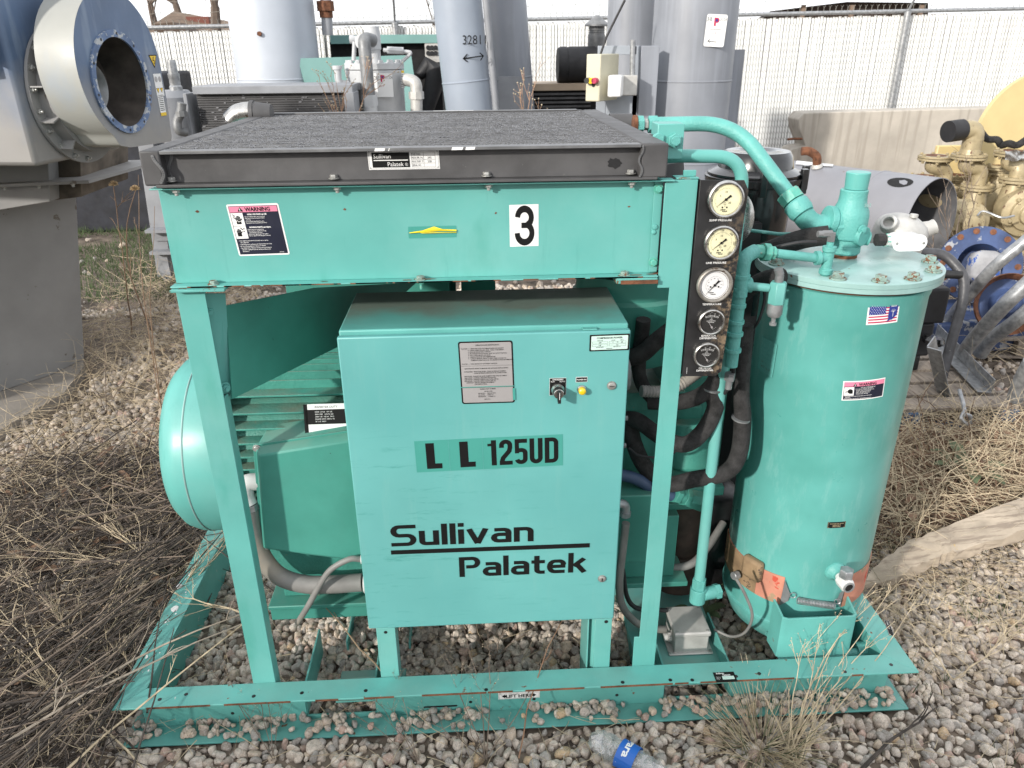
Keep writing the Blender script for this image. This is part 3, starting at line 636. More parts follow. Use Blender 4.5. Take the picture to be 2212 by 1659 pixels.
# ---- big pipes
def pipe(name, pts, r, m, seg=18, parent=None, label=None): b2 = MB(); b2.tube(pts, r, seg); return part(b2, name, m, parent=parent, label=label)
P1 = [U(1408,269,y=.62), U(1588,266,y=.58), U(1727,452,y=.40)]
pipe('discharge_pipe', fillet(P1, .10, 10), .0205, M['teal_cast'])
P2 = [U(1470,362,y=.24), U(1560,383,y=.22), U(1626,385,y=.20), U(1628,470,y=.20), U(1618,600,y=.20), U(1560,1100,y=.22)]
P2 = [V(1.52,.24,1.588), V(1.70,.225,1.585), V(1.70,.215,1.2), V(1.70,.20,.34)]
pipe('return_pipe', fillet(P2, .07, 10), .0155, M['teal'])
nutb = MB(); nutb.lathe([(0,.021),(.03,.021)], V(1.478,.24,1.588), (1,0,0), 6); nutb.lathe([(0,.017),(.03,.017)], V(1.51,.24,1.588), (1,0,0), 16); part(nutb, 'union_nut', M['teal_cast'], .001)
# lower end of the long pipe
b2 = MB(); b2.lathe([(0,.021),(.035,.021)], (1.70,.20,.325), (0,0,1), 6); b2.lathe([(0,.024),(.05,.024)], (1.70,.20,.275), (0,0,1), 20); b2.lathe([(0,.02),(.05,.02)], (1.715,.20,.30), (1,0.25,0), 16); b2.lathe([(0,.024),(.016,.024)], (1.755,.21,.30), (1,.25,0), 6); part(b2, 'pipe_elbow', M['teal_cast'], .001)

# ---- gauge panel
gp = MB(); gp.prism([(1.551,1.088),(1.632,1.086),(1.646,1.098),(1.661,1.534),(1.649,1.556),(1.551,1.558)], (0,.066,0), (1,0,0), (0,0,1), (0,.003,0)); gp.box(1.551,1.554,.0695,.12,1.088,1.558)
gpo = part(gp, 'gauge_panel', M['gpanel'], .0006)
GY = .066
def gauge(z, x, r, kind):
    face = 'cream' if kind in ('sump', 'line') else ('dial_white' if kind == 'temp' else 'dial_black')
    b2 = MB(); b2.lathe([(0,r*.93),(.004,r*.98),(.010,r),(.013,r*.97),(.0145,r*.90),(.0138,r*.83),(.008,r*.80),(.0075,r*.80)], (x,GY-.0003,z), (0,-1,0), 48, True, False)
    g = part(b2, 'gauge', M['chrome'] if kind != 'temp' else M['bezel2'])
    fy = GY-.0078
    d2 = MB(); d2.lathe([(0,r*.82),(.0004,r*.82)], (x,fy,z), (0,-1,0), 40); part(d2, 'dial', M[face], parent=g)
    D2 = Decal(planar((x,fy-.0006,z), (1,0,0), (0,0,1), (0,-1,0)), [M['ink'], M['white']]); k = r/.0415; ink = 0
    if kind in ('sump', 'line'):
        for j in range(61):
            a = R(225-j*4.5); l_ = .0035 if j % 5 == 0 else .0018
            if kind == 'sump' and j > 34 : continue
            D2.put(*[[(math.cos(a)*.0255*k, math.sin(a)*.0255*k), (math.cos(a)*(.0255-l_)*k, math.sin(a)*(.0255-l_)*k), (math.cos(a+.012)*(.0255-l_)*k, math.sin(a+.012)*(.0255-l_)*k), (math.cos(a+.012)*.0255*k, math.sin(a+.012)*.0255*k)], [(0,1,2,3)]], 0, 0)
        for j, t in enumerate(('0','50','100','150','200','250','300')):
            if kind == 'sump' and t not in ('50', '100'): continue
            a = R(225-j*45); D2.text(t, math.cos(a)*.0288*k, (math.sin(a)*.0288-.002)*k, .0045*k, 0, 0, align='C', rot=math.degrees(a)-90)
        D2.text('5', -.0125*k, .006*k, .0045*k, 0, 0, align='C')
        D2.text('10', 0, .0145*k, .0042*k, 0, 0, align='C'); D2.text('20', .0095*k, -.0095*k, .0045*k, 0, 0, align='C'); D2.text('BAR', -.001*k, -.0085*k, .0022*k, 0, 0, align='C'); D2.text('100kPa', -.001*k, -.0118*k, .0018*k, 0, 0, align='C'); D2.text('psi', 0, -.0150*k, .002*k, 0, 0, align='C')
        D2.disc(-.006*k, -.0175*k, .0019*k, 0, 0, 12); D2.disc(.004*k, -.0175*k, .0019*k, 0, 0, 12)
        D2.text('Sullivan', -.004*k, -.0235*k, .0028*k, 0, 0, align='C', bold=.02); D2.rect(-.011*k, .006*k, -.0245*k, -.0242*k, 0, 0); D2.text('Palatek', .0005*k, -.0275*k, .0028*k, 0, 0, align='C', bold=.02)
        na = 218
    elif kind == 'temp':
        for j in range(41):
            a = R(232-j*5.9); l_ = .003 if j % 5 == 0 else .0016
            D2.put([(math.cos(a)*.021*k, math.sin(a)*.021*k), (math.cos(a)*(.021-l_)*k, math.sin(a)*(.021-l_)*k), (math.cos(a+.015)*(.021-l_)*k, math.sin(a+.015)*(.021-l_)*k), (math.cos(a+.015)*.021*k, math.sin(a+.015)*.021*k)], [(0,1,2,3)], 0, 0)
        for j, t in enumerate(('40','50','60','70','80','90','100','110','120')):
            a = R(215-j*30); D2.text(t, math.cos(a)*.0155*k, (math.sin(a)*.0155-.001)*k, .0024*k, 0, 0, align='C')
        vv, f2 = ribbon(arc(0,0,.0305*k,.0305*k,0,360,40), .0005); D2.put(vv, f2, 0, 0)
        D2.disc(-.0088*k, -.004*k, .0021*k, 0, 0, 12); D2.disc(.0095*k, -.004*k, .0021*k, 0, 0, 12)
        D2.text('Sullivan', -.006*k, -.0185*k, .0030*k, 0, 0, align='C', bold=.02); D2.text('Palatek', -.001*k, -.0225*k, .0030*k, 0, 0, align='C', bold=.02)
        na = 228
    else:
        vv, f2 = ribbon(arc(0,-.028*k,.048*k,.048*k,112,64,16), .0006); D2.put(vv, f2, 1, 0); vv, f2 = ribbon(arc(0,-.028*k,.0445*k,.0445*k,112,64,16), .0005); D2.put(vv, f2, 1, 0)
        for j, t in enumerate(('0', '5' if kind == 'sep' else '10', '10' if kind == 'sep' else '20', '15' if kind == 'sep' else '30')):
            a = R(112-j*16); D2.text(t, math.cos(a)*.052*k, (-.028+math.sin(a)*.052)*k, .0034*k, 1, 0, align='C')
            vv, f2 = ribbon([(math.cos(a)*.044*k, (-.028+math.sin(a)*.044)*k), (math.cos(a)*.050*k, (-.028+math.sin(a)*.050)*k)], .0007); D2.put(vv, f2, 1, 0)
        for t, dv in (('50' if kind == 'sep' else '100', .011), ('kPaD', .006), ('DIFFERENTIAL', .0015), ('PRESSURE', -.003)): D2.text(t, 0, dv*k, .0032*k, 1, 0, align='C')
        D2.text('PSID', 0, .029*k, .0022*k, 1, 0, align='C')
        for j in range(3): D2.rect((.006+j*.004)*k, (.009+j*.004)*k, (-.024+j*.003)*k, (-.0235+j*.003)*k, 1, 0)
        na = 118
    D2.build('dial_print', g)
    nd = MB(); a = R(na); d3 = Vector((math.cos(a), 0, math.sin(a))); pr = Vector((-d3.z, 0, d3.x)); o = Vector((x, fy-.0022, z))
    ln = .026*k if kind != 'temp' else .029*k; bk = .014*k
    if kind in ('sep', 'oil'): o = Vector((x+.002, fy-.0022, z-.016*k)); d3 = Vector((math.cos(R(125)),0,math.sin(R(125)))); pr = Vector((-d3.z,0,d3.x)); bk = .004
    for P in ([o+d3*ln, o+pr*.0009, o-pr*.0009], [o+pr*.001, o-d3*bk+pr*.0028*k*.9, o-d3*bk-pr*.0028*k*.9, o-pr*.001]):
        nn_ = len(P); nd.add(P+[p+Vector((0,-.0006,0)) for p in P], [tuple(range(nn_)), tuple(range(2*nn_-1, nn_-1, -1))]+[(i, (i+1) % nn_, nn_+(i+1) % nn_, nn_+i) for i in range(nn_)])
    nd.lathe([(0,.003*k),(.0015,.003*k)], o, (0,-1,0), 16); part(nd, 'needle', M['ink'] if kind in ('sump', 'line', 'temp') else M['silver'], parent=g)
    ls = MB(); ls.add([(x+r*.81*math.cos(R(q*10)), GY-.0118, z+r*.81*math.sin(R(q*10))) for q in range(36)], [tuple(range(36))]); part(ls, 'lens', M['lens'], parent=g)
    return g
M['bezel2'] = mat('dirty_bezel', (.30, .28, .25), .45, metal=.6, var=.25, scale=30, spots=((.10,.07,.05), .6, 60))
for z, x, r_, kd in ((1.518,1.609,.0415,'sump'), (1.421,1.609,.0405,'line'), (1.322,1.604,.0425,'temp'), (1.232,1.605,.0325,'sep'), (1.148,1.602,.0325,'oil')):
    gauge(z-.0015, x, r_, kd)
gt = Decal(planar((1.606,GY,0), (1,0,0), (0,0,1), (0,-1,0)), [M['ink'], M['white']])
for t, z, wd in (('SUMP PRESSURE',1.4668,.051),('LINE PRESSURE',1.3690,.047),('TEMPERATURE',1.2694,.045),('SEPARATOR',1.1905,.036),('DIFFERENTIAL',1.1842,.042),('OIL FILTER',1.1065,.032),('DIFFERENTIAL',1.1002,.042)):
    gt.text(t, -.001, z, .0048, 1, 0, width=wd, align='C', bold=.02)
gt.text('P/N 08378-003', -.045, 1.095, .002, 1, 0, rot=90)
gt.build('panel_lettering', gpo)

# ---- control cabinet
cb = MB(); cx0, cx1, cz0, cz1 = .7217, 1.418, .3335, 1.209
cb.box(cx0+.002, cx1-.002, D+.022, .399, cz0+.004, cz1+.010); cab = part(cb, 'control_cabinet', M['teal_cabtop'], .004)
dr = MB(); dr.box(cx0, cx1, D, D+.0195, cz0, cz1); door = part(dr, 'door', M['teal_door'], .0035, cab)
c2 = MB(); c2.box(1.303, 1.338, D+.004, D+.03, cz1+.0005, cz1+.0035); part(c2, 'latch_clip', M['teal'], .001, cab)
c2 = MB()
for a, b2 in ((.744, .838), (1.372, 1.408)):
    pass
c2.box(.742, .795, D+.002, D+.006, .03, cz0-.0005); c2.box(.791, .795, D+.0065, .13, .03, cz0-.0005); part(c2, 'cabinet_leg', M['teal'], .001, cab)
c2 = MB(); c2.box(1.366, 1.414, D+.002, D+.006, .03, cz0-.0005); c2.box(1.345, 1.349, D+.0065, .20, .03, cz0-.0005); c2.add([(1.349,D+.03,.03),(1.366,D+.006,.03),(1.366,D+.006,cz0-.001),(1.349,D+.03,cz0-.001)], [(0,1,2,3)]); part(c2, 'cabinet_leg', M['teal'], .001, cab)
c2 = MB(); c2.cyl((.768,D+.0012,.318),(.768,D+.0018,.318),.005,12); c2.cyl((1.397,D+.0012,.322),(1.397,D+.0018,.322),.0055,12); part(c2, 'bolt_hole', M['black'], parent=cab)
DY = D-.0002
dl = planar((0,DY,0), (1,0,0), (0,0,1), (0,-1,0))
# operation label
ol = Decal(planar((1.0095,DY,1.0275), (1,0,.0), (-.028,0,1), (0,-1,0)), [M['silver'], M['ink'], M['lab_teal']])
ol.rrect(0, .130, 0, .164, .006, 1, 0); ol.rrect(.0035, .1265, .0035, .1605, .004, 0, 1); ol.rect(.0035, .1265, .101, .1015, 1, 2); ol.rect(-.001, .131, .0445, .0465, 2, 2); ol.rect(.004, .1265, .0435, .0442, 1, 2)
L1 = [('OPERATION AND MAINTENANCE',.041,.153,.0033), ('TO START:  1.  OPEN AND LOCK OUT MAIN POWER DISCONNECT.',.006,.1445,.003), ('2.  CHECK LUBRICOOLANT LEVEL.  REFILL IF NECESSARY.',.0225,.1402,.003), ('3.  RECLOSE DISCONNECT SWITCH.',.0225,.1359,.003), ('4.  MOVE SELECTOR TO EITHER "RUN" OR "AUTO" POSITION.',.0225,.1316,.003), ('5.  FULLY OPEN SERVICE AIR VALVE.',.0225,.1273,.003), ('6.  OBSERVE PRESSURE AND TEMPERATURE.',.0225,.1230,.003), ('7.  CONSULT MANUAL PRIOR TO FIRST START-UP AND FOR',.0225,.1187,.003), ('COMPLETE OPERATION AND TROUBLESHOOTING INFORMATION.',.028,.1144,.003), ('TO STOP:  1.  TURN SWITCH TO "OFF-RESET" POSITION.',.006,.1052,.003),
      ('MAINTENANCE (REFER TO MANUAL FOR DETAILED INSTRUCTIONS.)',.012,.0930,.003), ('AS REQUIRED:  SERVICE AIR FILTER.  CLEAN OR REPLACE ELEMENT.',.010,.0850,.003), ('CLEAN EXTERIOR SURFACES OF OIL AFTERCOOLER.',.034,.0808,.003), ('1000 HOURS:  CHANGE OIL FILTER ELEMENT AND TAKE OIL SAMPLE.',.010,.0728,.003), ('4000 HOURS:  CHANGE LUBRICANT (PALASYN 45).',.010,.0686,.003), ('6000 HOURS:  CHANGE LUBRICOOLANT (PALLUBE 32).',.010,.0644,.003), ('10000 HOURS:  CHANGE LUBRICOOLANT (AFK 32).',.009,.0602,.003), ('ANNUALLY:  REPLACE SEPARATOR ELEMENT.',.014,.0560,.003), ('(OR ONCE A YEAR)',.034,.0518,.003),
      ('ELEMENT PART NUMBERS',.046,.0385,.003), ('100 DD LT500',.056,.0320,.003), ('AIR FILTER ...... 0029-025 0753',.041,.0270,.003), ('OIL FILTER ...... 00520-010',.041,.0225,.003), ('SEPARATOR ...... K00008-110',.041,.0180,.003), ('08379-016',.055,.0110,.003)]
for t, u, v, h2 in L1: ol.text(t, u, v, h2*.93, 1, 3, sx=.88, bold=.012)
ol.rect(.1255, .132, .008, .040, 2, 4); ol.build('operation_label', cab)
pw = Decal(planar((1.3195,DY,1.1575), (1,0,.012), (.0,0,1), (0,-1,0)), [M['mint'], M['ink']])
pw.rrect(0, .0965, 0, .0425, .002, 1, 0); pw.rrect(.004, .0925, .0035, .039, .002, 0, 1); pw.text('COMPRESSOR POWER', .048, .0315, .0045, 1, 2, width=.062, align='C', bold=.02)
for u0, u1, v0 in ((.007,.044,.0195),(.047,.067,.0195),(.068,.088,.0195),(.007,.044,.0125),(.047,.088,.0125)): pw.frame(u0, u1, v0, v0+.0052, .0004, 1, 2)
for t, u, v, h2 in (('VOLTAGE',.025,.0262,.0023),('PHASE',.057,.0262,.0023),('FREQ.',.078,.0262,.0023),('460',.025,.0205,.003),('3',.056,.0205,.003),('60',.078,.0205,.003),('138',.025,.0135,.003),('125',.067,.0135,.003),('RATED AMPS',.025,.0092,.0023),('MOTOR H.P.',.067,.0092,.0023),('93832-001',.048,.0052,.0025)): pw.text(t, u, v, h2, 1, 2, align='C', bold=.01)
pw.build('power_label', cab)
# selector switch, lamp, locks
sw = Decal(dl, [M['ink'], M['white']]); sw.rect(1.2245, 1.2655, 1.044, 1.0905, 1, 0); sw.rect(1.2252, 1.2648, 1.0447, 1.0898, 0, 1); sw.text('OFF/RESET', 1.245, 1.0845, .0036, 1, 2, width=.027, align='C', bold=.02); sw.text('RUN', 1.228, 1.0795, .0036, 1, 2, width=.009); sw.text('AUTO', 1.262, 1.0795, .0036, 1, 2, width=.013, align='R')
swo = sw.build('selector_switch', cab)
k_ = MB(); k_.lathe([(0,.0165),(.006,.0165),(.010,.0135),(.012,.0135)], (1.245,DY-.001,1.0595), (0,-1,0), 32); k_.lathe([(0,.0125),(.016,.0125),(.017,.0115)], (1.245,DY-.013,1.0595), (0,-1,0), 28)
kk = part(k_, 'switch_bezel', M['chrome'], parent=cab)
k_ = MB(); k_.lathe([(0,.0128),(.012,.0128),(.013,.0118)], (1.245,DY-.0125,1.0595), (0,-1,0), 28); k_.box(1.2412, 1.2488, DY-.044, DY-.024, 1.041, 1.071); knob = part(k_, 'knob', M['black'], .0015, cab)
k_ = MB(); k_.box(1.2444, 1.2456, DY-.0447, DY-.0441, 1.052, 1.070); part(k_, 'knob_mark', M['white'], parent=cab)
k_ = Decal(dl, [M['ink'], M['white']]); k_.rect(1.289, 1.3175, 1.0775, 1.0915, 1, 0); k_.rect(1.2900, 1.3165, 1.0785, 1.0905, 0, 1); k_.text('POWER ON', 1.3032, 1.0828, .0036, 1, 2, width=.023, align='C', bold=.02); k_.build('power_on_plate', cab)
k_ = MB(); k_.lathe([(0,.0112),(.004,.0112),(.006,.0095)], (1.304,DY,1.0585), (0,-1,0), 28); part(k_, 'lamp_ring', M['chrome'], parent=cab)
k_ = MB(); k_.lathe([(0,.009),(.010,.009),(.013,.0065),(.014,.003)], (1.304,DY-.0062,1.0585), (0,-1,0), 28); part(k_, 'lamp_lens', M['amber'], parent=cab)
for x, z in ((1.378, 1.066), (1.378, .478)):
    k_ = MB(); k_.lathe([(0,.0115),(.001,.0115)], (x,DY,z), (0,-1,0), 24); k_.lathe([(0,.0095),(.004,.0095),(.005,.008)], (x,DY-.001,z), (0,-1,0), 24); lk = part(k_, 'lock', M['bolt'], parent=cab)
    k_ = MB(); k_.box(x-.006, x+.006, DY-.0066, DY-.0061, z-.0008, z+.0008) if z > 1 else k_.box(x-.0015, x+.0015, DY-.0066, DY-.0061, z-.005, z+.005); part(k_, 'lock_slot', M['black'], parent=cab)
# model number strip
ms = Decal(planar((.8875,DY,.838), (1,0,.0175), (-.02,0,1), (0,-1,0)), [M['lab_teal'], M['ink'], M['teal_door']])
SW = .3745; SH = .0905
ms.rect(0, SW, 0, SH, 0, 0)
for u in (.085, .170): ms.rect(u, u+.0006, 0, SH, 2, 1)
def glyph(D_, g, u, v, w_, h_, sw_=None):
    GL = {
     'L': [[(.3, 1), (.3, .0)], [(.3, .11), (1, .11)]],
    }
    return
bw = .0215
def bar_(u0, u1, v0, v1, lay=1): ms.rect(u0, u1, v0, v1, 1, lay)
for u in (.027, .112):
    bar_(u, u+bw, .009, .083); bar_(u+bw, u+.039, .009, .024); 
def loop(D_, u0, u1, v0, v1, t, tz, mi, lay, a0, a1):
    pass
def rr_path(u0, u1, v0, v1, r): return arc(u1-r, v1-r, r, r, 0, 90, 5)+arc(u0+r, v1-r, r, r, 90, 180, 5)+arc(u0+r, v0+r, r, r, 180, 270, 5)+arc(u1-r, v0+r, r, r, 270, 360, 5)
T2 = .0118; b0, t0 = .010, .083
u = .183; bar_(u+.009, u+.009+T2+.001, b0, t0); ms.poly([(u,.066),(u+.009,.066),(u+.009,.074),(u+.004,.073),(u,.0735)], 1, 1)
def stk(P, lay=1, t=T2): vv, f2 = ribbon(P, t); ms.put(vv, f2, 1, lay)
u = .2125; h2 = T2/2   # 2
stk([(u+h2,.060)]+arc(u+.0165,.067,.0165-h2,.0155-h2+.0005,180,0,10)+[(u+.033-h2,.060),(u+.031-h2,.050),(u+h2+.003,.030),(u+h2,.019)]); bar_(u, u+.033, b0, b0+.0115, 1.2)
u = .2510  # 5
stk(arc(u+.0165,.0255,.0165-h2,.0155-h2,190,360,10)+arc(u+.0165,.043,.0165-h2,.014-h2,0,125,8), 1); bar_(u+.001, u+.0115, .042, t0, 1.2); bar_(u+.001, u+.032, t0-.0115, t0, 1.3)
u = .2895  # U
stk([(u+h2,t0)]+arc(u+.0165,.0265,.0165-h2,.0165-h2,180,360,12)+[(u+.033-h2,t0)])
u = .3280  # D
bar_(u, u+T2, b0, t0, 1.1); stk([(u+.002,t0-.0055),(u+.012,t0-.0055)]+arc(u+.0195,t0-.0155,.0095,.010,90,0,5)+arc(u+.0195,b0+.0155,.0095,.010,0,-90,5)+[(u+.002,b0+.0055)], 1.2, .0112)
ms.build('model_number', cab)
# logotype
lg = Decal(planar((0,DY,0), (1,0,0), (0,0,1), (0,-1,0)), [M['ink'], M['ink']])
def glyphs(word, u, v, s, kx, gap, t, slope):
    """square extended letters drawn with the pen t; s = cap height"""
    xh = .70
    def bowl(x0, x1, y0, y1, r, a0, a1): return arc(x1-r, y1-r, r, r, 0, 90, 4)+arc(x0+r, y1-r, r, r, 90, 180, 4)
    for ch in word:
        h = t/2; Lc = []; wd = 1
        if ch == 'S': wd = .72; Lc = [[(wd-.01, 1-h), (.24, 1-h)]+arc(.24, .75-h/2, .24-h, .25-h/2, 90, 270, 8)[1:]+[(.44, .5)]+arc(.46, .25+h/2, .25-h, .25-h/2, 90, -90, 8)+[(.0, h)]]
        elif ch == 'u': wd = .56; Lc = [[(h, xh), (h, .20)]+arc(.20, .20, .20-h, .20-h, 180, 270, 5)[1:]+[(wd-h*1.5, h)], [(wd-h, xh), (wd-h, 0)]]
        elif ch == 'l': wd = t; Lc = [[(h, 1), (h, 0)]]
        elif ch == 'i': wd = t; Lc = [[(h, xh), (h, 0)], [(h, 1), (h, .82)]]
        elif ch == 'v': wd = .62; Lc = [[(h*.9, xh), (wd/2, .0)], [(wd-h*.9, xh), (wd/2, .0)]]
        elif ch == 'a': wd = .58; Lc = [[(.10, xh-h), (wd-.22, xh-h)]+arc(wd-.22, xh-.22, .22-h, .22-h, 90, 0, 5)[1:]+[(wd-h, 0)], [(wd-h*1.5, .39), (.22, .39)]+arc(.22, .235, .22-h, .155, 90, 270, 6)[1:]+[(wd-h*1.5, .08)]]
        elif ch == 'n': wd = .56; Lc = [[(h, xh), (h, 0)], [(h*1.5, xh-h), (wd-.22, xh-h)]+arc(wd-.22, xh-.22, .22-h, .22-h, 90, 0, 5)[1:]+[(wd-h, 0)]]
        elif ch == 'P': wd = .66; Lc = [[(h, 1), (h, 0)], [(h*1.5, 1-h), (.42, 1-h)]+arc(.42, .71, .24-h, .29-h, 90, -90, 8)[1:]+[(.22, .42+h)]]
        elif ch == 't': wd = .42; Lc = [[(.17, .92), (.17, .22)]+arc(.30, .21, .13, .13, 180, 270, 4)[1:]+[(wd, h)], [(.0, xh-h), (.09, xh-h)], [(.25, xh-h), (wd, xh-h)]]
        elif ch == 'e': wd = .60; Lc = [[(.17, .35), (wd-.02, .35)], [(wd-h, .43), (wd-h, .46)]+arc(wd-.22, .46, .22-h, xh-.46-h, 0, 90, 5)[1:]+[(.24, xh-h)]+arc(.24, xh/2, .24-h, xh/2-h, 90, 270, 8)[1:]+[(wd-.04, h)]]
        elif ch == 'k': wd = .60; Lc = [[(h, 1), (h, 0)], [(.17, .33), (wd-.10, xh-.0)], [(.29, .38), (wd-.08, .0)]]
        for j, ln in enumerate(Lc):
            vv, f2 = ribbon(ln, t if not (ch == 'k' and j) else t*1.05)
            lg.put([(u+a*s*kx, v+b2*s+slope*a*s*kx) for a, b2 in vv], f2, 1, 1+j*.1)
        u += (wd+gap)*s*kx; v += slope*(wd+gap)*s*kx
    return u, v
e1 = glyphs('Sullivan', .8065, .6125, .067, 1.41, .07, .165, .0)
e2 = glyphs('Palatek', .984, .503, .066, 1.32, .07, .165, .0)
print('logo ends', e1, e2)
lg.put([(.8035, .5865), (1.340, .5850), (1.340, .5990), (.8035, .6000)], [(0,1,2,3)], 1, 1)
lg.build('logo_lettering', cab)

# ---- sump tank
TX, TY, TR = 2.067, .3638, .2138
tb = MB(); prof = [(.035,.01),(.042,.09),(.07,.15),(.11,.19),(.16,TR-.004),(.20,TR),(1.222,TR),(1.235,TR+.004),(1.25,TR+.004),(1.255,TR-.006)]
tb.lathe(prof, (TX,TY,0), (0,0,1), 96); tank = part(tb, 'sump_tank', M['teal_tank'])
ws = MB(); ws.lathe([(.176,TR-.002),(.178,TR+.003),(.186,TR+.0035),(.189,TR-.001)], (TX,TY,0), (0,0,1), 96, False, False); part(ws, 'weld_seam', M['teal_cast'], parent=tank)
gk = MB(); gk.lathe([(1.2555,TR+.006),(1.263,TR+.006)], (TX,TY,0), (0,0,1), 96); part(gk, 'gasket', M['rust'], parent=tank)
ld = MB(); ld.lathe([(1.2632,.236),(1.2645,.239),(1.276,.239),(1.2765,.2375),(1.2775,.239),(1.289,.239),(1.291,.236)], (TX,TY,0), (0,0,1), 96); lid = part(ld, 'tank_lid', M['teal_lid'])
for px_, py_ in ((1713,563),(1814,590),(1895,597),(1975,598),(2010,580),(2008,560),(1784,1)):
    if py_ < 10: continue
    p = U(px_, py_, z=1.298); d_ = Vector((p.x-TX, p.y-TY)); d_ = d_.normalized()*.212 if True else d_
    bolt_obj((TX+d_.x, TY+d_.y, 1.2912), (0,0,1), .0155, .013, .004, M['bolt_teal'], parent=lid)
for a in (75, 105, 135, 160): bolt_obj((TX+.212*math.cos(R(a)), TY+.212*math.sin(R(a)), 1.2912), (0,0,1), .0155, .013, .004, M['bolt_teal'], parent=lid)
# saddle bracket
sb = MB(); zt = .288; pts = [(1.922,.165),(1.925,.098),(1.94,.090),(2.135,.090),(2.150,.098),(2.153,.165)]; pin = [(1.928,.165),(1.931,.102),(1.943,.096),(2.132,.096),(2.144,.102),(2.147,.165)]
n = len(pts); vs_ = [(x, y, .14) for x, y in pts]+[(x, y, zt if 0 < i < n-1 else zt+.012) for i, (x, y) in enumerate(pts)]+[(x, y, .14) for x, y in pin]+[(x, y, zt if 0 < i < n-1 else zt+.012) for i, (x, y) in enumerate(pin)]
fs = []
for i in range(n-1): fs += [(i, i+1, n+i+1, n+i), (2*n+i+1, 2*n+i, 3*n+i, 3*n+i+1), (n+i, n+i+1, 3*n+i+1, 3*n+i)]
sb.add(vs_, fs); sb.box(1.93, 2.145, .088, .20, .135, .139); part(sb, 'tank_saddle', M['teal_chip'], .001)
# drain boss + valve at the front
vp = U(1805, 1244, y=.145); n0 = Vector((vp.x-TX, vp.y-TY, 0)).normalized(); bp = Vector((TX, TY, vp.z+.012))+n0*TR
vb = MB(); vb.lathe([(-.01,.032),(.004,.030),(.012,.020),(.022,.017)], bp, n0, 32); part(vb, 'drain_boss', M['teal_cast'], parent=tank)
vb = MB(); vb.lathe([(0,.012),(.02,.012)], bp+n0*.020, n0, 16); c_ = bp+n0*.050
vb.lathe([(0,.014),(.006,.0215),(.038,.0215),(.042,.0185)], bp+n0*.030, n0, 8)
vb.lathe([(0,.018),(.024,.018)], c_+Vector((0,0,-.002)), (0,0,1), 8); part(vb, 'drain_valve', M['white_cast'], .001)
vb = MB(); vb.lathe([(0,.0205),(.022,.0205),(.026,.018)], c_+Vector((0,0,.020)), (0,0,1), 6); part(vb, 'hex_plug', M['galv'], .0008)
dd = (Vector((.18,-1,-.25))).normalized(); vb = MB(); vb.lathe([(0,.012),(.0005,.012)], bp+n0*.073+Vector((0,0,-.001)), n0, 20); part(vb, 'valve_mouth', M['black'])
vb = MB(); vb.lathe([(0,.0165),(.004,.0165),(.0045,.0125),(.001,.0125)], bp+n0*.0715+Vector((0,0,-.001)), n0, 24, True, False); part(vb, 'valve_rim', M['galv'])
# heater band
def band(name, a0, a1, zf, m, off=.003, n_=30):
    b2 = MB(); vs_ = []; 
    for i in range(n_+1):
        a = R(a0+(a1-a0)*i/n_); z0, z1 = zf(i/n_)
        for r_, z in ((TR+off, z0), (TR+off, z1), (TR+off-.0025, z1), (TR+off-.0025, z0)): vs_.append((TX+r_*math.cos(a), TY+r_*math.sin(a), z))
    fs = []
    for i in range(n_):
        for j in range(4): fs.append((4*i+j, 4*i+(j+1) % 4, 4*i+4+(j+1) % 4, 4*i+4+j))
    fs += [(3,2,1,0), tuple(4*n_+j for j in range(4))]
    b2.add(vs_, fs); return part(b2, name, m)
def angof(px, py):
    v = ray(px, py); a = v.x**2+v.y**2; dx, dy = CAM.x-TX, CAM.y-TY; b2 = 2*(v.x*dx+v.y*dy); c2 = dx*dx+dy*dy-(TR+.003)**2; dsc = max(0, b2*b2-4*a*c2)
    k = (-b2-math.sqrt(dsc))/(2*a); p = CAM+v*k; return math.degrees(math.atan2(p.y-TY, p.x-TX)), p.z
aL = [angof(1570,1165), angof(1580,1290), angof(1696,1248), angof(1682,1305), angof(1845,1240), angof(1815,1312), angof(1866,1180)]
print('band', aL)
ez0, ez1 = aL[3][1], aL[2][1]; ae = aL[2][0]
aA, zA1 = aL[0]; zA0 = aL[1][1]-.012
def bz(ang):   # lower and upper edge of the band by direction round the tank
    f = max(0, min(1, (ae-ang)/(ae-aA))); return ez0+(zA0-ez0)*f, ez1+(zA1+.015-ez1)*f
band('heater_band', -200, ae, lambda t: bz(-200+(ae+200)*t), M['salmon'])
band('heater_band_dirty', -200, ae-22, lambda t: (bz(-200+(ae-22+200)*t)[0]+.001, bz(-200+(ae-22+200)*t)[1]-.001), M['tan_pad'], .0042)
ag, zg = aL[4]; zg0 = aL[5][1]
band('heater_band_end', aL[5][0]+1, 20, lambda t: (zg0, zg), M['salmon'])
# heater terminal bump
hp, hz = angof(1630,1225); hn = Vector((math.cos(R(hp)), math.sin(R(hp)), 0)); ht_ = Vector((-hn.y, hn.x, 0)); hc = Vector((TX,TY,hz))+hn*(TR+.012)
hb = MB(); hb.obox(hc, hn*.014, ht_*.034, Vector((0,0,.036))); part(hb, 'heater_terminal', M['tan_pad'], .010)
hb = MB(); q = Vector((TX,TY,angof(1600,1237)[1]))+Vector((math.cos(R(angof(1602,1237)[0])), math.sin(R(angof(1602,1237)[0])), 0))*(TR+.018); hb.lathe([(0,.013),(.018,.013),(.020,.011)], q, hn+Vector((-.3,0,.1)), 20); part(hb, 'thermostat_knob', M['galv'])
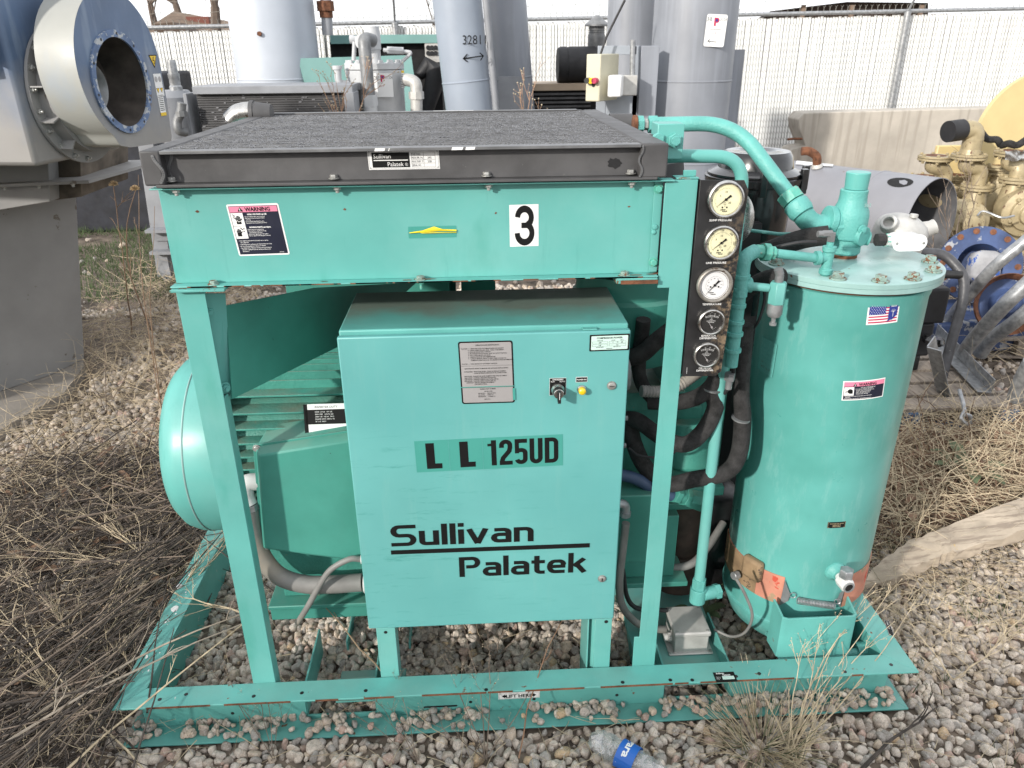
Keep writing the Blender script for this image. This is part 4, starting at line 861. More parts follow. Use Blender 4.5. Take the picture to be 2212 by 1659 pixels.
# spring with end plates
def tp(px, py, off=.006): a, z = angof(px, py); return Vector((TX+(TR+off)*math.cos(R(a)), TY+(TR+off)*math.sin(R(a)), z))
sp = MB(); A_, B_ = tp(1722,1292,.014), tp(1799,1304,.014); hx = []; nt_ = 26; d_ = B_-A_; t_ = d_.normalized(); a_ = Vector((0,0,1)); a_ = (a_-t_*a_.dot(t_)).normalized(); b3 = t_.cross(a_)
for i in range(nt_*10+1):
    an = i/10*2*math.pi; hx.append(A_+d_*(i/(nt_*10))+(a_*math.cos(an)+b3*math.sin(an))*.0098)
sp.tube(hx, .0013, 6)
for c_, sg in ((tp(1713,1283,.010), -1), (tp(1806,1296,.010), 1)):
    sp.tube([c_+(t_*math.cos(k*.524)*.0095+a_*math.sin(k*.524)*.0095) for k in range(13)], .0013, 6)
part(sp, 'spring', M['galv'])
for P in ([(1696,1252),(1707,1282),(1702,1296),(1684,1306)], [(1812,1310),(1806,1296),(1812,1280),(1822,1272)]):
    b2 = MB(); q = [tp(a, c, .0065) for a, c in P]; b2.add(q+[p+Vector((0,-.0015,0)) for p in q], [(3,2,1,0),(4,5,6,7),(0,1,5,4),(1,2,6,5),(2,3,7,6),(3,0,4,7)]); part(b2, 'spring_plate', M['cast_gray'])
# labels on the tank
def tankdecal(px, py, tilt=0, lift=.0): a, z = angof(px, py); return cylmap(TX, TY, TR+lift, a, z, tilt)
fl = Decal(tankdecal(1871, 703, .06), [M['white'], M['red'], M['blue'], M['white']]); FW_, FH = .083, .056; N_ = 8
fl.rect(0, FW_, 0, FH, 0, 0, N_)
for i in range(7): y0 = .004+i*.0074; fl.rect(.004, FW_-.004, y0, y0+.0037, 1, 1, N_)
fl.rect(.004, .046, .0262, .0525, 2, 2, 5)
for r_ in range(6):
    for c in range(7): fl.disc(.007+c*.0058+(.0029 if r_ % 2 else 0), .0290+r_*.0042, .00095, 3, 3, 6)
fl.poly([(.054,.0525),(.0775,.0525),(.0765,.022),(.071,.0165),(.065,.010),(.058,.0095),(.052,.006),(.050,.0045),(.054,.012),(.053,.020)], 2, 3)
fl.text('INDIANA', .0655, .0445, .0028, 0, 4, align='C', bold=.02); fl.text('PROUDLY MADE IN', .0655, .0482, .0014, 0, 4, align='C')
fl.rect(.0645, .0655, .018, .030, 0, 4); fl.disc(.065, .0312, .0016, 0, 4, 8)
for k in range(9): a = R(20+k*17.5); fl.disc(.065+.0072*math.cos(a), .0305+.0072*math.sin(a), .0006, 0, 4, 5); fl.put(*ribbon([(.065+.003*math.cos(a), .0305+.003*math.sin(a)), (.065+.0055*math.cos(a), .0305+.0055*math.sin(a))], .0005), 0, 4)
fl.build('flag_sticker', tank)
w2 = Decal(tankdecal(1818, 866, .075), [M['white'], M['navy'], M['pink'], M['ink']]); a, h3 = .112, .056
w2.rect(0, a, 0, h3, 0, 0, 10); w2.rect(.003, a-.003, .003, h3-.003, 1, 1, 10); w2.rect(.003, a-.003, h3-.0155, h3-.003, 2, 2, 10)
w2.poly([(.025,h3-.0145),(.035,h3-.0145),(.030,h3-.0055)], 3, 3); w2.text('!', .0290, h3-.0140, .0055, 0, 4, bold=.04); w2.text('WARNING', .039, h3-.0140, .0078, 3, 3, width=.047, bold=.03)
w2.rect(.004, .0285, .0145, .0385, 0, 2); w2.disc(.019, .027, .0065, 3, 3, 16); w2.rect(.018, .0255, .020, .026, 3, 3)
for k in range(4): w2.put(*ribbon([(.0055, .030-k*.003), (.012, .0275-k*.0008)], .0006), 3, 3)
for t, u, v, h4 in (('HOT OIL & PRESSURIZED AIR',.045,.0355,.0023),('• Turn selector switch to "OFF-RESET"',.031,.0318,.0023),('position, open and lock-out disconnect',.034,.0283,.0023),('switch, and release all pressure',.034,.0248,.0023),('before opening oil filler cap or',.034,.0213,.0023),('doing any other servicing.',.034,.0178,.0023),('• Only qualified personnel should install, use or service this',.005,.0117,.0023),('equipment.',.008,.0084,.0023),('• Read operators manual before operating this equipment.',.005,.0051,.0023)): w2.text(t, u, v, h4, 0, 3, bold=.012, sx=.95)
w2.build('warning_label', tank)
w3 = Decal(tankdecal(1787, 1142, .03), [M['ink'], M['beige']]); w3.rect(0, .052, 0, .0205, 0, 0, 5); w3.frame(.001, .051, .001, .0195, .0006, 1, 1)
for t, v in (('FACTORY FILL WITH',.0133),('PALASYN 45',.0083),('690051-005A',.0035)): w3.text(t, .026, v, .0031, 1, 1, align='C', bold=.02)
w3.build('oil_label', tank)
w4 = Decal(tankdecal(1637, 795, -.02, .003), [M['teal_cast'], M['teal_rust']]); w4.rect(0, .07, 0, .10, 0, 0, 8)
for k, t in enumerate(('NATL BD', 'MAWP 250 PSI', 'AT 300 F', 'SERIAL NO.', 'YEAR BUILT', 'CERTIFIED BY')): w4.text(t, .035, .083-k*.014, .007, 1, .8, align='C')
w4.build('vessel_plate', tank)

# ---- valve on the lid (minimum pressure valve)
VX, VY = 2.072, .40
def bpt(dx, dy, z): return Vector((VX+dx, VY+dy, z))
vv_ = MB(); vv_.lathe([(1.291,.036),(1.300,.036)], (VX,VY,0), (0,0,1), 32); part(vv_, 'pipe_thread', M['rust'])
vv_ = MB(); vv_.lathe([(1.300,.037),(1.305,.041),(1.322,.041),(1.326,.037),(1.340,.037),(1.344,.046),(1.350,.048),(1.405,.048),(1.418,.046),(1.438,.037),(1.456,.035),(1.472,.0355),(1.474,.033)], (VX,VY,0), (0,0,1), 40)
vv_.lathe([(-.01,.034),(.045,.034),(.050,.039),(.066,.039),(.067,.030)], bpt(0,0,1.385), (-1,-.05,.12), 32)
vv_.lathe([(.0,.030),(.052,.026)], bpt(.0,0,1.36), (.5,-.8,-.1), 20); vv_.lathe([(0,.02),(.060,.019)], bpt(0,0,1.350), (1,-.2,-.15), 20); vva = part(vv_, 'check_valve', M['teal_cast'], .001)
vv_ = MB(); q = bpt(.0,0,1.36)+Vector((.5,-.8,-.1)).normalized()*.052; q = bpt(.015,-.048,1.375); vv_.lathe([(0,.013),(.004,.012)], q, (.25,-1,0), 20); vv_.lathe([(.004,.0065),(.009,.0065),(.0095,.004)], q, (.25,-1,0), 16); part(vv_, 'valve_boss', M['teal'], parent=vva)
vv_ = MB(); vv_.lathe([(1.4745,.029),(1.517,.031),(1.519,.029)], (VX+.003,VY,0), (0.0,0,1), 36); part(vv_, 'pipe_stub', M['teal'], .001)
# elbow between valve and discharge pipe
E0 = U(1800, 487, y=.395); E1 = U(1727, 452, y=.40); Em = U(1752, 487, y=.398)
ev = MB(); ev.tube(fillet([E1+(E1-P1[1]).normalized()*-.005, Em, E0], .03, 6), .029, 24); dp = (P1[1]-P1[2]).normalized()
ev.lathe([(-.012,.030),(.0,.034),(.024,.034),(.030,.029)], P1[2]-dp*.006, dp, 32); ev.lathe([(0,.033),(.018,.033)], E0, (E0-Em).normalized(), 8); part(ev, 'pipe_elbow', M['teal_cast'], .001)
vv_ = MB(); vv_.lathe([(0,.0325),(.028,.0325),(.031,.029)], P1[2]+dp*.026, dp, 8); part(vv_, 'union_nut', M['bolt_paint'], .001)
tx = Decal(planar(U(1867,447,y=VY-.0365), (1,0,.02), (0,0,1), (0,-1,0)), [M['teal'], M['mintp'] if 'mintp' in M else M['teal_lid']]); tx.text('S62', 0, 0, .009, 1, 0, bold=.03); tx.build('cast_number', vva)
# white conduit body
wb = MB(); c0 = U(1940, 523, y=.365)
wb.lathe([(0,.018),(.05,.017),(.055,.016)], U(1912,519,y=.365), (1,-.02,-.02), 24)
ovl = arc(.050,0,.020,.020,-90,90,8)+arc(.0,0,.020,.020,90,270,8); wb.prism(ovl, U(1945,525,y=.350), (1,0,0), (0,0,1), (0,.045,0)); wbo = part(wb, 'conduit_body', M['white_cast'], .002)
wb = MB(); ovl = arc(.050,0,.0225,.0225,-90,90,10)+arc(.0,0,.0225,.0225,90,270,10); o_ = U(1945,525,y=.3495); wb.prism(ovl, o_, (1,0,0), (0,0,1), (0,-.0045,0)); part(wb, 'cover', M['white'], .001, wbo)
wb = MB(); wb.hexnut(o_+V(-.012,-.0045,0), (0,-1,0), .004, .0015); wb.hexnut(o_+V(.062,-.0045,0), (0,-1,0), .004, .0015); part(wb, 'cover_screw', M['bolt'], parent=wbo)
ct = Decal(planar(o_+V(0,-.0046,0), (1,0,0), (0,0,1), (0,-1,0)), [M['white_cast'], M['white_cast']]); ct.frame(.004,.046,-.009,.009,.0006,0,0); ct.build('cover_emboss', wbo)
wb = MB(); wb.lathe([(0,.017),(.022,.017)], U(1893,518,y=.365), (1,0,-.02), 8); part(wb, 'conduit_nut', M['foam'])
wb = MB(); wb.lathe([(0,.0185),(.008,.0185)], U(1912,519,y=.365), (1,0,-.02), 8); part(wb, 'lock_ring', M['bolt_paint'])
cg = MB(); q = U(1945,500,y=.62); cg.lathe([(-.07,.06),(-.05,.078),(.01,.078),(.03,.066),(.045,.04),(.05,.02)], q, (.1,-.2,1), 28); cg.lathe([(0,.026),(.03,.024),(.031,.015),(.01,.014)], q+V(-.055,-.03,.025), (-.5,-.6,.5), 18); cg.lathe([(0,.03),(.035,.022),(.045,.024)], q+V(.055,-.01,.0), (1,-.1,.4), 14); cg.lathe([(0,.012),(.012,.012)], q+V(.02,-.02,.045), (.1,0,1), 10); part(cg, 'regulator_casting', M['jb_gray'], .002)
# small line: tee on lid, nipple, union, elbow, tees down
LZ = U(1790,548,y=.215)
tt = MB(); bx = LZ.x; by = .215
tt.lathe([(1.291,.010),(1.297,.017),(1.308,.017),(1.311,.013),(1.328,.013),(1.352,.014),(1.355,.017),(1.366,.017),(1.368,.009),(1.378,.009)], (bx,by,0), (0,0,1), 20); tt.lathe([(0,.012),(.018,.014),(.021,.018),(.032,.018)], (bx,by,1.338), (-1,0,-.03), 20); part(tt, 'pipe_tee', M['teal_cast'])
tt = MB(); tt.lathe([(0,.010),(.022,.010)], (bx,by,1.379), (0,0,1), 6); tt.lathe([(0,.009),(.024,.009)], (bx-.0,by,1.398), (-1,0,0), 6); tt.lathe([(0,.008),(.012,.008)], (bx-.024,by,1.398), (-1,0,0), 12); part(tt, 'hose_fitting', M['cast_gray'])
g0 = Vector((bx-.03,by,1.337)); g1 = U(1672,547,y=.20)
pipe('nipple', [g0, g1], .0115, M['teal_cast'])
tt = MB(); dd = (g1-g0).normalized(); tt.lathe([(0,.017),(.014,.017)], g1, dd, 8); tt.lathe([(.0145,.0225),(.032,.0225)], g1, dd, 8); tt.lathe([(.0325,.017),(.052,.017)], g1, dd, 8); part(tt, 'union', M['bolt_paint'], .001)
g2 = g1+dd*.052; g3 = U(1607,556,y=.17); g4 = U(1598,640,y=.165); g5 = U(1580,760,y=.16)
pipe('pipe_elbow', fillet([g2, g3, g4], .028, 8), .0175, M['teal_cast'], 20)
dz = Vector((0,0,-1)); tt = MB()
for k, (o1, r_) in enumerate(((.0,.021),(.032,.021),(.075,.0195),(.118,.020),(.150,.021),(.195,.021))): tt.lathe([(0,r_),(.010,r_)], Vector((g3.x,g3.y,g4.z+.055-o1)), dz, 18)
part(tt, 'pipe_collar', M['teal_cast'], .001)
pipe('nipple', [Vector((g3.x,g3.y,g4.z+.06)), Vector((g3.x,g3.y,g4.z-.19))], .0165, M['teal_cast'])
tt = MB(); tt.lathe([(0,.014),(.02,.014)], Vector((g3.x,g3.y,g4.z-.21)), dz, 6); tt.lathe([(.02,.009),(.045,.009)], Vector((g3.x,g3.y,g4.z-.21)), dz, 12); part(tt, 'hose_fitting', M['cast_gray'])
h0 = U(1612,616,y=.17); h1 = U(1660,622,y=.165); pipe('nipple', [Vector((g3.x,g3.y,h0.z)), h1], .0105, M['teal'])
tt = MB(); tt.lathe([(0,.017),(.014,.019)], Vector((g3.x+.012,g3.y,h0.z)), (1,0,0), 16); part(tt, 'pipe_collar', M['teal_cast'])
hx_ = U(1679,632,y=.16); tt = MB(); tt.lathe([(-.028,.0215),(.024,.0215),(.028,.018)], hx_, (0,0,1), 6); strn = part(tt, 'strainer_body', M['teal'], .001)
tt = MB(); tt.lathe([(0,.0185),(.025,.0195),(.034,.015),(.035,.006),(.050,.0055),(.051,.009),(.057,.009),(.058,.004)], hx_+V(0,0,-.028), dz, 24); part(tt, 'strainer_bowl', M['galv'], parent=strn)
tt = MB(); tt.lathe([(0,.0105),(.018,.0105)], hx_+V(0,0,.028), (0,0,1), 16); tt.lathe([(.0,.011),(.016,.011)], hx_+V(0,0,.046), (-.4,0,1), 12); part(tt, 'hose_fitting', M['cast_gray'], parent=strn)
# hoses
def hose(pts, r, m='foam', name='hose', seg=12, label=None): return pipe(name, pts, r, M[m], seg, label=label)
hose(PP([(1764,523,.215),(1720,525,.22),(1660,540,.25),(1620,565,.30)]), .0045, 'rubber', 'thin_hose')
hose(PP([(1790,508,.34),(1740,515,.36),(1690,530,.40),(1640,548,.50)]), .026, 'foam', 'insulated_hose')
hose(PP([(1690,598,.20),(1665,600,.23),(1635,612,.28),(1600,640,.33)]), .022, 'foam', 'insulated_hose')
hose(PP([(1608,700,.25),(1600,840,.25),(1604,905,.24),(1596,980,.22),(1568,1020,.21),(1500,1035,.22),(1440,1045,.24),(1395,1010,.26),(1370,960,.28),(1360,915,.30)]), .024, 'foam', 'insulated_hose')
hose(PP([(1355,905,.30),(1380,910,.27),(1430,945,.22),(1480,960,.20),(1520,930,.20),(1545,880,.21),(1535,840,.22)]), .023, 'foam', 'insulated_hose')
hose(PP([(1400,868,.27),(1470,868,.24),(1520,850,.22),(1548,815,.22),(1545,780,.24)]), .022, 'foam', 'insulated_hose')
hose(PP([(1345,775,.33),(1385,765,.30),(1420,735,.30),(1480,690,.32)]), .024, 'foam', 'insulated_hose')
hose(PP([(1390,690,.32),(1380,800,.34),(1400,850,.32),(1440,880,.30)]), .020, 'foam', 'insulated_hose')
hose(PP([(1585,780,.16),(1582,820,.18),(1565,850,.2)]), .0055, 'rubber', 'thin_hose')
hose(PP([(1358,968,.22),(1385,985,.2),(1440,985,.2),(1485,955,.22)]), .0035, 'rubber', 'thin_hose')
hose(PP([(1640,590,.3),(1652,640,.28),(1640,690,.27),(1620,720,.3)]), .004, 'rubber', 'thin_hose')
hose(PP([(1340,1025,.25),(1375,1035,.24),(1420,1060,.24),(1470,1075,.26)]), .018, 'bluehose', 'coolant_hose', label='blue-gray hose')
for px_, py_, c in ((1600,905,.235),(1537,840,.215),(1420,1048,.225)):
    t3_ = MB(); t3_.lathe([(0,.026),(.004,.026)], U(px_,py_,y=c), (.1,-.1,1) if py_ < 1000 else (1,0,.1), 20); part(t3_, 'zip_tie', M['cast_gray'])
# gray fitting and corrugated conduit on the right of cabinet
cf = MB(); q = U(1362,810,y=.20); cf.lathe([(0,.045),(.026,.045),(.030,.041)], V(1.4185,.21,q.z), (1,0,0), 10); part(cf, 'conduit_hub', M['cast_gray'], .002)
cf = MB(); pts = PP([(1385,845,.21),(1430,845,.22),(1470,830,.24),(1515,800,.27)], 14); cf.tube(pts, [.015+.0018*(k % 2) for k in range(len(pts))], 14); part(cf, 'corrugated_conduit', M['conduit'])
for px_, py_ in ((1362, 903), (1362, 962)):
    cf = MB(); q = U(px_, py_, y=.15); cf.lathe([(0,.007),(.022,.007)], V(1.418,.15,q.z), (1,0,0), 6); part(cf, 'conduit_fitting', M['cast_gray'])
# airend behind the post
ae_ = MB(); ae_.lathe([(0,.155),(.02,.165),(.19,.165),(.20,.155),(.26,.15)], (1.50,.52,.98), (0,0,1), 40); part(ae_, 'intake_housing', M['deep'])
ae_ = MB(); ae_.lathe([(0,.145),(.03,.16),(.12,.165),(.16,.15),(.30,.13)], (1.50,.52,1.245), (0,0,1), 40); part(ae_, 'intake_boot', M['rubber'])
ae_ = MB(); ae_.lathe([(0,.167),(.012,.167)], (1.50,.52,1.275), (0,0,1), 48, False, False); part(ae_, 'hose_clamp', M['galv'])
ae_ = MB(); ae_.box(1.30,1.72,.40,.80,.52,.84); ae_.lathe([(-.02,.17),(.22,.17),(.25,.14)], (1.42,.58,.72), (1,0,0), 36); ae_.box(1.28,1.74,.36,.84,.50,.525); ae_.box(1.42,1.66,.38,.80,.84,.90); ae_.lathe([(0,.19),(.025,.19)], (1.36,.58,.72), (1,0,0), 40); part(ae_, 'airend', M['deep_cast'], .004)
ae_ = MB(); ae_.lathe([(0,.215),(.012,.215)], (1.30,.58,.76), (1,0,0), 48); part(ae_, 'flange_plate', M['beige'])
ae_ = MB(); pts = [U(1385,1095,y=.30), U(1500,1115,y=.32), U(1495,1180,y=.40), U(1390,1210,y=.40)]; ae_.box(1.46,1.66,.33,.62,.27,.50); ae_.box(1.44,1.70,.30,.66,.25,.268); part(ae_, 'airend_foot', M['deep'], .003)
bolt_obj((1.60,.36,.268), (0,0,1), .018, .012, .003, M['teal_cast'])
fi = MB(); a, b2 = U(1455,1065,y=.25), U(1520,1085,y=.27); dd = (b2-a).normalized(); fi.lathe([(0,.030),(.018,.030)], a, dd, 6); fi.lathe([(.02,.024),(.035,.024)], a, dd, 20); fi.lathe([(.036,.030),(.052,.030)], a, dd, 6); fi.lathe([(.053,.028),(.11,.032),(.12,.022)], a, dd, 8); part(fi, 'hose_coupling', M['deep_cast'], .001)
tb2 = MB(); a, b2 = U(1343,1085,y=.20), U(1402,1220,y=.20); tb2.box(1.405, b2.x+.012, .20, .34, b2.z+.01, a.z+.02); part(tb2, 'terminal_box', M['deep'], .004)
el2 = MB(); pe = U(1350,1100,y=.14); el2.tube(fillet([V(1.414,.15,pe.z+.012), V(pe.x+.004,.15,pe.z+.012), V(pe.x+.004,.15,pe.z-.03)], .016, 6), .0125, 16); el2.lathe([(0,.016),(.014,.016)], V(pe.x+.004,.15,pe.z-.014), dz, 8); part(el2, 'conduit_elbow', M['galv'])
hose(PP([(1352,1130,.145),(1345,1190,.148),(1338,1260,.15),(1345,1310,.16),(1375,1345,.20),(1410,1358,.225),(1436,1360,.24)], 8), .0115, 'conduit', 'conduit')
hose(PP([(1345,1230,.22),(1355,1290,.24),(1380,1315,.26),(1440,1318,.30)]), .0075, 'rubber', 'thin_hose')
hose(PP([(1395,1200,.40),(1430,1225,.38),(1490,1220,.37),(1530,1180,.42),(1562,1130,.5)]), .013, 'conduit', 'conduit')
# junction box on the plate
jx0, jx1 = 1.625, 1.755; JZ = .066
jb = MB(); P8 = []
for (x0, x1, y0, y1, z) in ((1.600,1.722,.118,.205,JZ), (1.606,1.715,.121,.20,JZ+.075)): pass
jb.box(1.645,1.752,.200,.318,JZ,JZ+.068); jb.box(1.628,1.770,.192,.326,JZ,JZ+.006); jbo = part(jb, 'junction_box', M['jb_gray'], .004)
jb = MB(); jb.box(1.640,1.757,.195,.323,JZ+.0685,JZ+.086); part(jb, 'box_cover', M['jb_gray'], .005, jbo)
jb = MB()
for x in (1.650,1.747):
    for y in (.206,.312): jb.lathe([(0,.005),(.0012,.0045)], (x,y,JZ+.086), (0,0,1), 12)
for x in (1.636,1.762): jb.lathe([(0,.006),(.004,.0055)], (x,.200,JZ+.006), (0,0,1), 12)
part(jb, 'cover_screw', M['bolt'], parent=jbo)
jb = MB(); jb.lathe([(0,.016),(.012,.016)], (1.644,.24,JZ+.035), (-1,0,0), 8); jb.lathe([(.013,.013),(.024,.013)], (1.644,.24,JZ+.035), (-1,0,0), 16); jb.lathe([(0,.009),(.012,.009)], (1.7525,.24,JZ+.04), (1,0,0), 8); part(jb, 'gland', M['jb_gray'], parent=jbo)
hose(PP([(1543,1360,.24),(1580,1375,.20),(1610,1365,.15),(1625,1330,.12),(1610,1285,.125),(1590,1250,.135)], 8), .0045, 'conduit', 'heater_cable')
# serial plate on the rail, small rail plate, lift label
sp_ = Decal(planar(U(1546,1470,z=HT+.0002), (1,0,0), (0,1,0), (0,0,1)), [M['ink'], M['white'], M['mint']])
sp_.rect(0,.062,-.008,.030,0,0); sp_.text('Sullivan', .008, .0225, .0058, 1, 1, bold=.02); sp_.text('Palatek', .026, .0155, .0058, 1, 1, bold=.02)
for k in range(3): sp_.text(('MODEL NO.','SERIAL NO.','HOURS')[k], .004, .0105-k*.0042, .002, 1, 1); sp_.rect(.022,.057,.0100-k*.0042,.0135-k*.0042,2,1)
sp_.build('serial_plate', AC)
sp_ = Decal(planar(U(1931,1374,z=HT+.0002), (-.25,-.97,0), (.97,-.25,0), (0,0,1)), [M['ink'], M['white']]); sp_.rect(-.07,.0,-.014,.002,0,0); sp_.frame(-.069,-.001,-.013,.001,.0005,1,1); sp_.text('MODEL  LL125', -.064,-.008,.004,1,1); sp_.build('rail_plate', AC)
lf = Decal(planar((1.083,D-.0064,.050), (1,0,.006), (0,0,1), (0,-1,0)), [M['white'], M['ink']])
lf.rect(0,.124,0,.026,0,0); lf.frame(.002,.122,.0015,.0225,.0005,1,1); lf.text('LIFT HERE', .062, .0055, .0125, 1, 1, width=.078, align='C', bold=.025)
for sx_, u0 in ((-1, .020), (1, .104)): lf.poly([(u0+sx_*a, b2) for a, b2 in ((0,.0045),(.0095,.012),(0,.0195))][::(-1 if sx_ < 0 else 1)], 1, 1); lf.rect(min(u0-sx_*.006, u0), max(u0-sx_*.006, u0), .008, .016, 1, 1)
lf.build('lift_label', AC)

# ---- motor
MY, MZ = .46, .745
mo = MB(); mo.lathe([(0,.03),(.003,.12),(.010,.185),(.026,.232),(.05,.256),(.08,.267),(.21,.272),(.21,.265),(.18,.255),(.10,.22)], (.150,MY,MZ), (1,0,0), 72, True, False); cow = part(mo, 'fan_cowl', M['teal'])
mo = MB(); mo.lathe([(.098,.2685),(.1005,.2700),(.103,.2687)], (.150,MY,MZ), (1,0,0), 72, False, False); part(mo, 'cowl_seam', M['teal_lid'], parent=cow)
mo = MB(); mo.lathe([(0,.22),(.62,.22),(.66,.18)], (.30,MY,MZ), (1,0,0), 60); mo.box(.42,.98,.24,.68,.40,.50); mo.box(.44,.96,.27,.34,.30,.42); mo.box(.44,.96,.58,.65,.30,.42); mot = part(mo, 'motor', M['deep_cast'], .003)
mo = MB(); mo.box(.40,1.20,.225,.70,.285,.299); mo.box(.40,1.20,.240,.25,.235,.284); mo.box(.42,.50,.50,.66,.06,.284); mo.box(1.1,1.18,.50,.66,.06,.284); part(mo, 'motor_base', M['deep'], .003)
for k in range(-6, 7):
    dz_ = k*.034+.006
    for sg in (-1, 1):
        yo, yi = math.sqrt(max(0, .258**2-dz_**2)), math.sqrt(max(0, .212**2-dz_**2)); L0 = .31 if k % 4 else .35
        f_ = MB(); f_.box(L0, .92, min(MY+sg*yo, MY+sg*yi), max(MY+sg*yo, MY+sg*yi), MZ+dz_-.0028, MZ+dz_+.0028); part(f_, 'cooling_fin', M['deep_cast'], .001, mot)
for k in range(-3, 4):
    dy_ = k*.034; zo, zi = math.sqrt(.258**2-dy_**2), math.sqrt(.212**2-dy_**2)
    f_ = MB(); f_.box(.32, .92, MY+dy_-.0028, MY+dy_+.0028, MZ+zi, MZ+zo); part(f_, 'cooling_fin', M['deep_cast'], .001, mot)
# conduit box on motor
jf = [U(560,985,y=.155), U(790,948,y=.155), U(800,1215,y=.145), U(572,1185,y=.150)]
mo = MB(); back = [Vector((p.x, .27, p.z)) for p in jf]; back[0].z += .03; back[1].z += .03
mid = [p+Vector((dx, .02, dz_)) for p, dx, dz_ in zip(jf, (-.014,.0,.0,-.012), (.014,.014,-.012,-.012))]
mo.add([*jf, *mid, *back], [(3,2,1,0),(0,1,5,4),(1,2,6,5),(2,3,7,6),(3,0,4,7),(4,5,9,8),(5,6,10,9),(6,7,11,10),(7,4,8,11)]); part(mo, 'conduit_box', M['deep'], .004)
mo = MB(); fl_ = [p+Vector((dx*.5, .004, dz_*.5)) for p, dx, dz_ in zip(mid, (-.012,0,0,-.012), (.012,.012,-.012,-.012))]; mo.add([*fl_, *[p+V(0,.008,0) for p in fl_]], [(3,2,1,0),(4,5,6,7),(0,1,5,4),(1,2,6,5),(2,3,7,6),(3,0,4,7)]); part(mo, 'cover_flange', M['deep'], .001)
for p in (mid[0]+V(.004,0,-.002), mid[3]+V(.006,0,.002)): bolt_obj(p, (0,-1,0), .008, .004, .001, M['bolt'], 'screw')
mn = Decal(planar(V(.585,.205,.885), (1,0,0), (0,.25,1), (0,-1,.25)), [M['white'], M['ink']]); mn.rect(0,.14,0,.085,0,0); mn.rect(.004,.14,.030,.070,1,1); mn.rect(0,.010,0,.085,1,1)
for k in range(5): mn.text(('MOD  L7125   HP 125', 'RPM 1785   VOLTS 460', 'AMP 138   HZ 60   PH 3', 'FRAME 444TS  ENCL TE', 'SF 1.15  INS F')[k], .03, .062-k*.0065, .0036, 0, 2)
mn.text('INVERTER DUTY', .03, .074, .006, 1, 1); mn.build('motor_nameplate', mot)
eb = MB(); eb.tube(PP([(556,1040,.20),(532,1045,.19),(530,1070,.185),(538,1090,.18)], 5), .024, 20); part(eb, 'conduit_elbow', M['white_cast'])
eb = MB(); q = U(538,1088,y=.18); eb.lathe([(0,.026),(.018,.026)], q, (.12,0,-1), 8); part(eb, 'conduit_nut', M['galv'], .001)
pts = PP([(538,1100,.18),(548,1150,.18),(568,1205,.175),(605,1245,.17),(660,1262,.165),(720,1262,.16),(782,1258,.16)], 12)
pipe('motor_conduit', pts, .026, M['conduit'], 20)
eb = MB(); q = V(.7225,.16,pts[-1].z); eb.lathe([(0,.031),(.016,.031)], q, (-1,0,0), 10); part(eb, 'conduit_nut', M['white_cast'], .001)
hose(PP([(780,1208,.13),(755,1208,.125),(715,1230,.12),(690,1265,.12),(665,1310,.13),(643,1345,.15)], 8), .0085, 'conduit', 'cable')
eb = MB(); q = U(780,1208,y=.13); eb.lathe([(0,.013),(.012,.013)], V(.7225,.13,q.z), (-1,0,0), 8); part(eb, 'gland', M['white_cast'])
t_ = MB(); t_.lathe([(.05,.10),(.06,.115),(.40,.115),(.42,.10),(.44,.06)], (1.84,.62,0), (0,0,1), 28); part(t_, 'oil_filter', M['black'])
t_ = MB(); t_.lathe([(.10,.085),(.11,.095),(.60,.095),(.64,.08)], (1.80,.86,0), (0,0,1), 28); part(t_, 'oil_filter', M['black'])
t_ = MB(); t_.box(1.70, 1.95, .70, .74, .45, 1.32); t_.box(1.72, 2.2, .95, .97, .2, 1.1); part(t_, 'rear_bulkhead', M['rubber'])
t_ = MB(); t_.box(1.60, 1.80, .42, .66, .56, .98); t_.lathe([(0,.075),(.14,.075),(.15,.06)], (1.68,.40,.80), (0,-.2,-1), 24); t_.box(1.56,1.82,.40,.70,.52,.555); part(t_, 'thermal_valve_body', M['deep_cast'], .006)
t_ = MB(); t_.box(.38, .98, 1.005, 1.012, .62, 1.335); part(t_, 'added_light_stop', M['deep'], .001)  # added sheet blocking light that enters from behind the shroud
t_ = MB(); t_.lathe([(0,.09),(.12,.10),(.14,.08)], (1.72,.50,.12), (0,0,1), 24); t_.lathe([(.141,.07),(.36,.07)], (1.72,.50,.12), (0,0,1), 24); part(t_, 'drain_pot', mat('rusty_black', (.045,.028,.02), .7, var=.4, scale=14))
# air cleaner behind (black canister)
AX, AYY = 1.965, .86
af = MB(); af.lathe([(1.0,.115),(1.20,.118),(1.415,.125),(1.425,.155),(1.445,.158),(1.448,.15)], (AX,AYY,0), (0,0,1), 48); af.lathe([(1.449,.150),(1.455,.15),(1.470,.118),(1.505,.112),(1.520,.102),(1.522,.06),(1.516,.05)], (AX,AYY,0), (0,0,1), 48); ac_ = part(af, 'air_cleaner', M['gloss_black'])
af = MB()
for a in (-100, -40, -10): af = MB(); c2_, s2_ = math.cos(R(a)), math.sin(R(a)); af.box(AX+.158*c2_-.010, AX+.158*c2_+.010, AYY+.158*s2_-.010, AYY+.158*s2_+.010, 1.40, 1.475); part(af, 'clip', M['gloss_black'], .002, ac_)
hose([V(1.70,.7,1.345), V(1.78,.55,1.345), V(1.9,.45,1.345), V(1.97,.42,1.35)], .005, 'teal', 'control_line')
mf = MB(); mf.lathe([(0,.05),(.01,.07),(.02,.07),(.03,.04)], (1.75,.42,1.40), (.5,-.9,.2), 30); part(mf, 'rear_gauge', M['chrome'])
